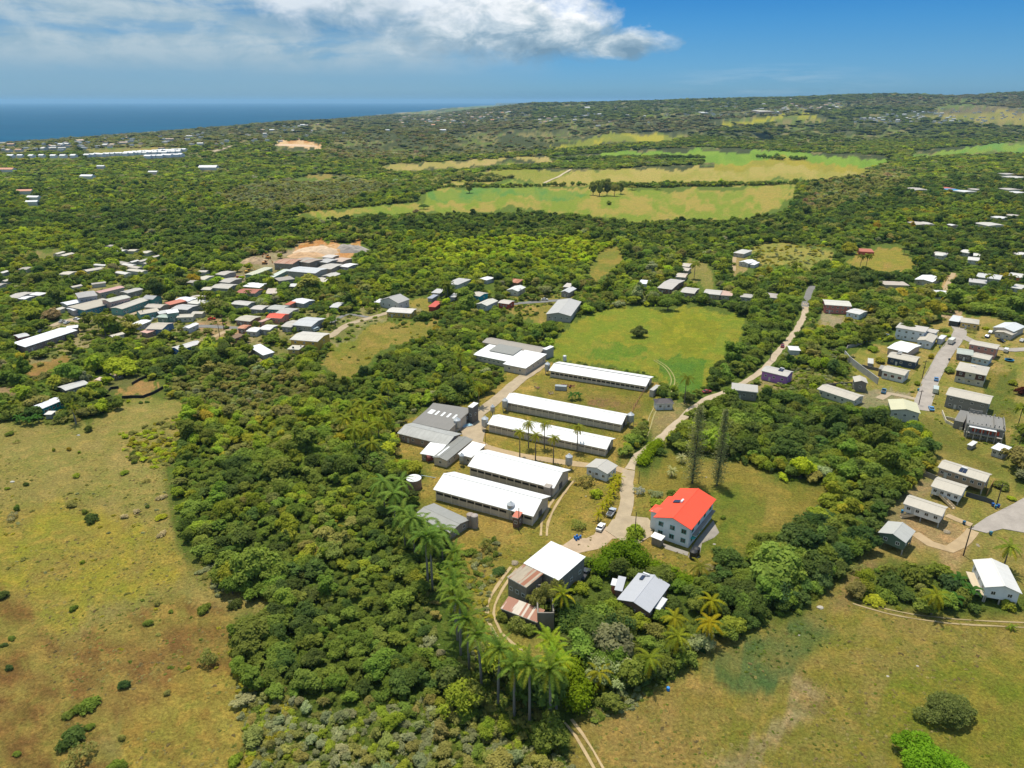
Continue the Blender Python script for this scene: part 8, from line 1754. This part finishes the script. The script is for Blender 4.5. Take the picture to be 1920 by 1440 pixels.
for x_, y_, r_, lb in ((700, 560, 2.6, 'tall scrambling shrub growing out of the ruin, left one'), (760, 540, 3.0, 'tall scrambling shrub growing out of the ruin, middle one'), (840, 500, 2.8, 'tall scrambling shrub growing out of the ruin, right one')):
    q = at(*px('k', x_, y_), 5.5); q.z = H1(q.x, q.y); tree_at(q, r_, 2.3, [c * 1.1 for c in LV['olive']], lb, None, 6, 'overgrown_shrub', 'shrub')
for u, v, r_, k_, pl in ((1135, 1128, 3, 1, 'mid'), (1150, 1148, 3.2, 5, 'bright'), (1172, 1160, 3.4, 2, 'mid'), (1196, 1178, 3.4, 0, 'bright'), (1108, 1150, 3.4, 6, 'mid'), (1090, 1112, 2.8, 3, 'bright'), (1240, 1165, 3.2, 1, 'mid'), (1262, 1142, 3, 4, 'dark'), (1118, 1100, 2.6, 2, 'mid'), (1225, 1195, 3.2, 7, 'olive')):
    tree_at(at(u, v), r_, 1, [c * R.uniform(.85, 1.1) for c in LV[pl]], '%s tree crowding close round the blue grey bungalow' % AD[pl], 'trees close round the bungalow', k_)
# hedgerow trees across the far fields, each its own
n_ = 0
for (u0, v0, u1, v1, n, pl) in ((925, 352, 1100, 348, 16, 'mid'), (1230, 350, 1450, 347, 20, 'mid'), (1460, 346, 1500, 342, 4, 'mid'), (1415, 296, 1470, 300, 9, 'mid'), (1480, 300, 1512, 300, 6, 'mid')):
    for i in range(n):
        f_ = (i + R.uniform(.2, .8)) / n; u = u0 + (u1 - u0) * f_; v = v0 + (v1 - v0) * f_ + R.uniform(-.6, .6); p = at(u, v); r = R.uniform(3.6, 6.2) * (1.5 if v < 310 else 1)
        o = link('field_tree', PC.objects[['kind_d00', 'kind_d01', 'kind_d02', 'kind_d03'][n_ % 4]].data, None, p, R.uniform(0, 6), (r, r, r * R.uniform(.8, 1.4))); setcol(o, [q * R.uniform(.8, 1.2) for q in LV[pl]]); tag(o, 'small tree in the hedgerow dividing the far fields', 'tree', 'hedgerow trees across the far fields'); n_ += 1
# belts of trees between the far fields
def belt(pts, n, w, r, pals, hz=1.0, group=None):
    P = [at(*q) for q in pts]; out = dict(x=[], y=[], z=[], r=[], tint=[], kind=[])
    Cs = catmull([Vector((p.x, p.y, 0)) for p in P], 8)
    for i in range(n):
        c = Cs[rs.randint(len(Cs))]; x = c.x + rs.normal() * w; y = c.y + rs.normal() * w; out['x'].append(x); out['y'].append(y); out['z'].append(H1(x, y)); out['r'].append(r * rs.uniform(.7, 1.2)); out['tint'].append(PAL[names.index(pals[rs.randint(len(pals))])] * rs.uniform(.8, 1.2)); out['kind'].append(12 + rs.randint(4))
    return {k: np.array(v) for k, v in out.items()}
belts = [belt([(800, 328), (900, 320), (1000, 313), (1100, 308), (1200, 306), (1310, 303)], 320, 7, 6, ['dark', 'mid', 'mid']), belt([(1060, 300), (1180, 296), (1310, 296)], 200, 10, 6.5, ['dark', 'mid']),
         belt([(810, 345), (860, 335), (935, 335), (900, 340)], 110, 12, 7, ['dark', 'olive']), belt([(700, 306), (850, 298), (1000, 288), (1150, 277), (1300, 272), (1450, 278), (1600, 284)], 620, 16, 7.5, ['dark', 'mid', 'dark', 'olive', 'bright']),
         belt([(700, 320), (760, 330), (800, 345), (760, 365)], 160, 14, 6, ['olive', 'mid', 'dark'])]

# ---- the wood: the largest 300 in view are trees of their own, the rest one mass
def all_of(*ds): return {k: np.concatenate([d[k] for d in ds]) for k in ds[0]}
kx = np.array([k[0] for k in KEEP]); ky = np.array([k[1] for k in KEEP]); kr = np.array([k[2] for k in KEEP])
def not_reserved(d):
    ok = np.ones(len(d['x']), bool)
    for x, y, r in KEEP:
        ok &= ~((np.abs(d['x'] - x) < r + .9) & (np.abs(d['y'] - y) < r + .9))
    return {k: v[ok] for k, v in d.items()}
near_ = not_reserved(near_); mid_ = not_reserved(mid_)
inview = (near_['u'] > -20) & (near_['u'] < 1940) & (near_['v'] < 1470) & (near_['v'] > 400)
score = np.where(inview, near_['r'] / near_['y'], 0); order = np.argsort(-score); pick = order[:300]
WHERE = [(lambda u, v: u < 850 and v > 1240, 'in the lowest scrubby thicket'), (lambda u, v: u < 850 and v > 1080, 'in the wood left of the royal palm row'), (lambda u, v: u < 850, 'in the big wood between pasture and barns'),
         (lambda u, v: u < 1080 and v > 1100, 'in the thicket under the royal palm row'), (lambda u, v: u < 1400 and v > 1060, 'in the thicket round the blue grey bungalow'), (lambda u, v: v > 900 and u < 1720, 'in the dark tree belt beside the estate'), (lambda u, v: u > 1250, 'in the wood between pines and estate'), (lambda u, v: True, 'near the farm yard')]
for i in pick:
    x, y, z, r = (float(near_[k][i]) for k in ('x', 'y', 'z', 'r')); u, v = float(near_['u'][i]), float(near_['v'][i]); w_ = next(t for f, t in WHERE if f(u, v)); a_ = AD[names[int(near_['ci'][i])]]; sz = 'small' if r < 2.4 else 'large' if r > 4.6 else 'middling'
    lb = '%s %s tree %s' % (sz, a_, w_); kd = int(near_['kind'][i]); k_ = R.randrange(5) if kd < 6 else 5 + R.randrange(3) if kd < 9 else 8 + R.randrange(2)
    lb = lb.replace(' tree', (' round', ' spreading', ' tall')[0 if k_ < 5 else 1 if k_ < 8 else 2] + ' tree', 1); t = thing('broadleaf_tree', lb, 'tree', (x, y, z - .1), R.uniform(0, 6.28), '%s trees %s' % (a_, w_))
    c, tr = NEAR[k_]; zf = R.uniform(.8, 1.2)
    o = link('crown', c, t); o.scale = (r, r, r * zf); setcol(o, near_['tint'][i]); o = link('trunk', tr, t); o.scale = (r, r, r * zf)
mask = np.ones(len(near_['x']), bool); mask[pick] = False; near_ = {k: v[mask] for k, v in near_.items()}
near_['kind'] = near_['kind']
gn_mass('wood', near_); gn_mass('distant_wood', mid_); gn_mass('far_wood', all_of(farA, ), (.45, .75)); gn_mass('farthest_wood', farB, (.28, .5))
bl = all_of(*belts); gn_mass('field_belt_wood', bl, (.7, 1.1))
# low scrub: weedy thickets and tufts over rough ground, nobody could count them
def scrub(polys, n, r, pals, kinds=(16, 17, 18)):
    out = dict(x=[], y=[], z=[], r=[], tint=[], kind=[])
    for poly, n, r, pals, *zz in polys:
        m = poly_mask(poly); u0, u1 = min(p[0] for p in poly), max(p[0] for p in poly); v0, v1 = min(p[1] for p in poly), max(p[1] for p in poly); k = 0
        for _ in range(n * 4):
            if k >= n: break
            u, v = rs.uniform(u0, u1), rs.uniform(v0, v1)
            if not sample(m, u, v) or sample(PROT, u, v): continue
            p = at(u, v); out['x'].append(p.x); out['y'].append(p.y); out['z'].append(p.z); out['r'].append(r * rs.uniform(.5, 1.3)); out['tint'].append(PAL[names.index(pals[rs.randint(len(pals))])] * rs.uniform(.8, 1.2)); out['kind'].append(16 + rs.randint(3)); k += 1
    return {k: np.array(v) for k, v in out.items()}
SCR = [([(460, 1320), (640, 1340), (820, 1300), (1000, 1400), (1080, 1440), (1080, 1560), (470, 1560)], 900, 1.2, ['grey', 'olive', 'grey', 'mid', 'bright']),
       ([(225, 815), (300, 790), (335, 770), (340, 820), (330, 870), (290, 880), (240, 860)], 130, 1.5, ['yellow', 'olive', 'lime']),
       ([(440, 1250), (500, 1240), (560, 1330), (500, 1440), (470, 1440)], 150, 1.0, ['grey', 'olive', 'yellow']),
       ([(860, 1040), (930, 1010), (940, 1080), (890, 1110), (850, 1090)], 60, 1.3, ['olive', 'mid', 'grey']),
       ([(880, 1090), (930, 1080), (920, 1150), (930, 1200), (990, 1260), (1040, 1290), (1010, 1340), (900, 1260), (870, 1180)], 160, .9, ['olive', 'bright', 'grey', 'yellow']),
       ([(860, 1230), (1000, 1300), (1040, 1360), (1050, 1400), (930, 1370), (850, 1300)], 260, 1.2, ['dark', 'mid', 'olive']),
       ([(1440, 700), (1560, 680), (1600, 730), (1560, 745), (1430, 745)], 220, 1.3, ['bright', 'olive', 'mid', 'grey']),
       ([(1540, 640), (1600, 670), (1610, 740), (1550, 725)], 120, 1.2, ['bright', 'olive', 'grey']),
       ([(1420, 460), (1560, 460), (1560, 500), (1420, 500)], 220, 1.6, ['grey', 'olive', 'yellow']),
       ([(1600, 560), (1800, 560), (1800, 600), (1640, 620)], 130, 1.6, ['brown', 'olive', 'mid']),
       ([(380, 1040), (440, 1090), (470, 1130), (420, 1130), (370, 1070)], 40, 1.0, ['olive', 'grey']),
       ([(150, 1100), (330, 1120), (420, 1160), (420, 1260), (200, 1260)], 30, .6, ['olive', 'mid', 'yellow']),
       ([(0, 900), (330, 900), (380, 1060), (0, 1080)], 70, .6, ['olive', 'yellow', 'grey']),
       ([(1360, 1180), (1560, 1140), (1560, 1210), (1400, 1280)], 90, .45, ['mid', 'blue', 'dark']),
       ([(1200, 1300), (1900, 1200), (1900, 1440), (1200, 1440)], 150, .35, ['mid', 'olive', 'bright']),
       ([(1100, 1330), (1200, 1300), (1240, 1280), (1190, 1330), (1120, 1350)], 60, .9, ['olive', 'grey', 'mid']),
       ([(1640, 620), (1900, 600), (1900, 870), (1740, 800)], 120, .7, ['bright', 'mid', 'olive']),
       ([(100, 560), (640, 560), (700, 600), (600, 680), (60, 690)], 420, 1.6, ['mid', 'dark', 'bright', 'olive']),
       ([(700, 540), (1100, 540), (1080, 590), (700, 620)], 160, 1.5, ['mid', 'dark', 'bright', 'olive']),
       ([(640, 650), (800, 610), (780, 650), (620, 700)], 26, 1.0, ['olive', 'mid', 'yellow'])]
sc_ = scrub(SCR, 0, 0, 0); gn_mass('scrub', sc_, (.8, 1.3))

def tufts(name, y0, y1, n, polys, r0, r1, pals):
    m = np.zeros((RH, RW), bool)
    for p in polys: m |= poly_mask(p)
    y = y0 + (y1 - y0) * rs.uniform(0, 1, n) ** .8; x = rs.uniform(-.85, .85, n) * y; z = H(x, y); u, v = proj(x, y, z)
    ok = sample(m, u, v) & ~sample(PROT, u, v) & (fbm(x / 14, y / 14, 3, 41) > .44); x, y, z = x[ok], y[ok], z[ok]; k = len(x)
    d = dict(x=x, y=y, z=z, r=rs.uniform(r0, r1, k), tint=np.array([pals[i] for i in rs.randint(0, len(pals), k)]) * rs.uniform(.8, 1.2, k)[:, None], kind=16 + rs.randint(0, 3, k))
    return gn_mass(name, d, (.5, .9))
FIELD_L = OPEN[0][2]; FIELD_R = OPEN[4][2]; YARD = OPEN[10][2]
tufts('grass', 70, 420, 60000, [FIELD_L, FIELD_R, YARD], .18, .55, [(.33, .28, .09), (.30, .29, .07), (.38, .32, .12), (.20, .22, .05), (.26, .20, .09)])
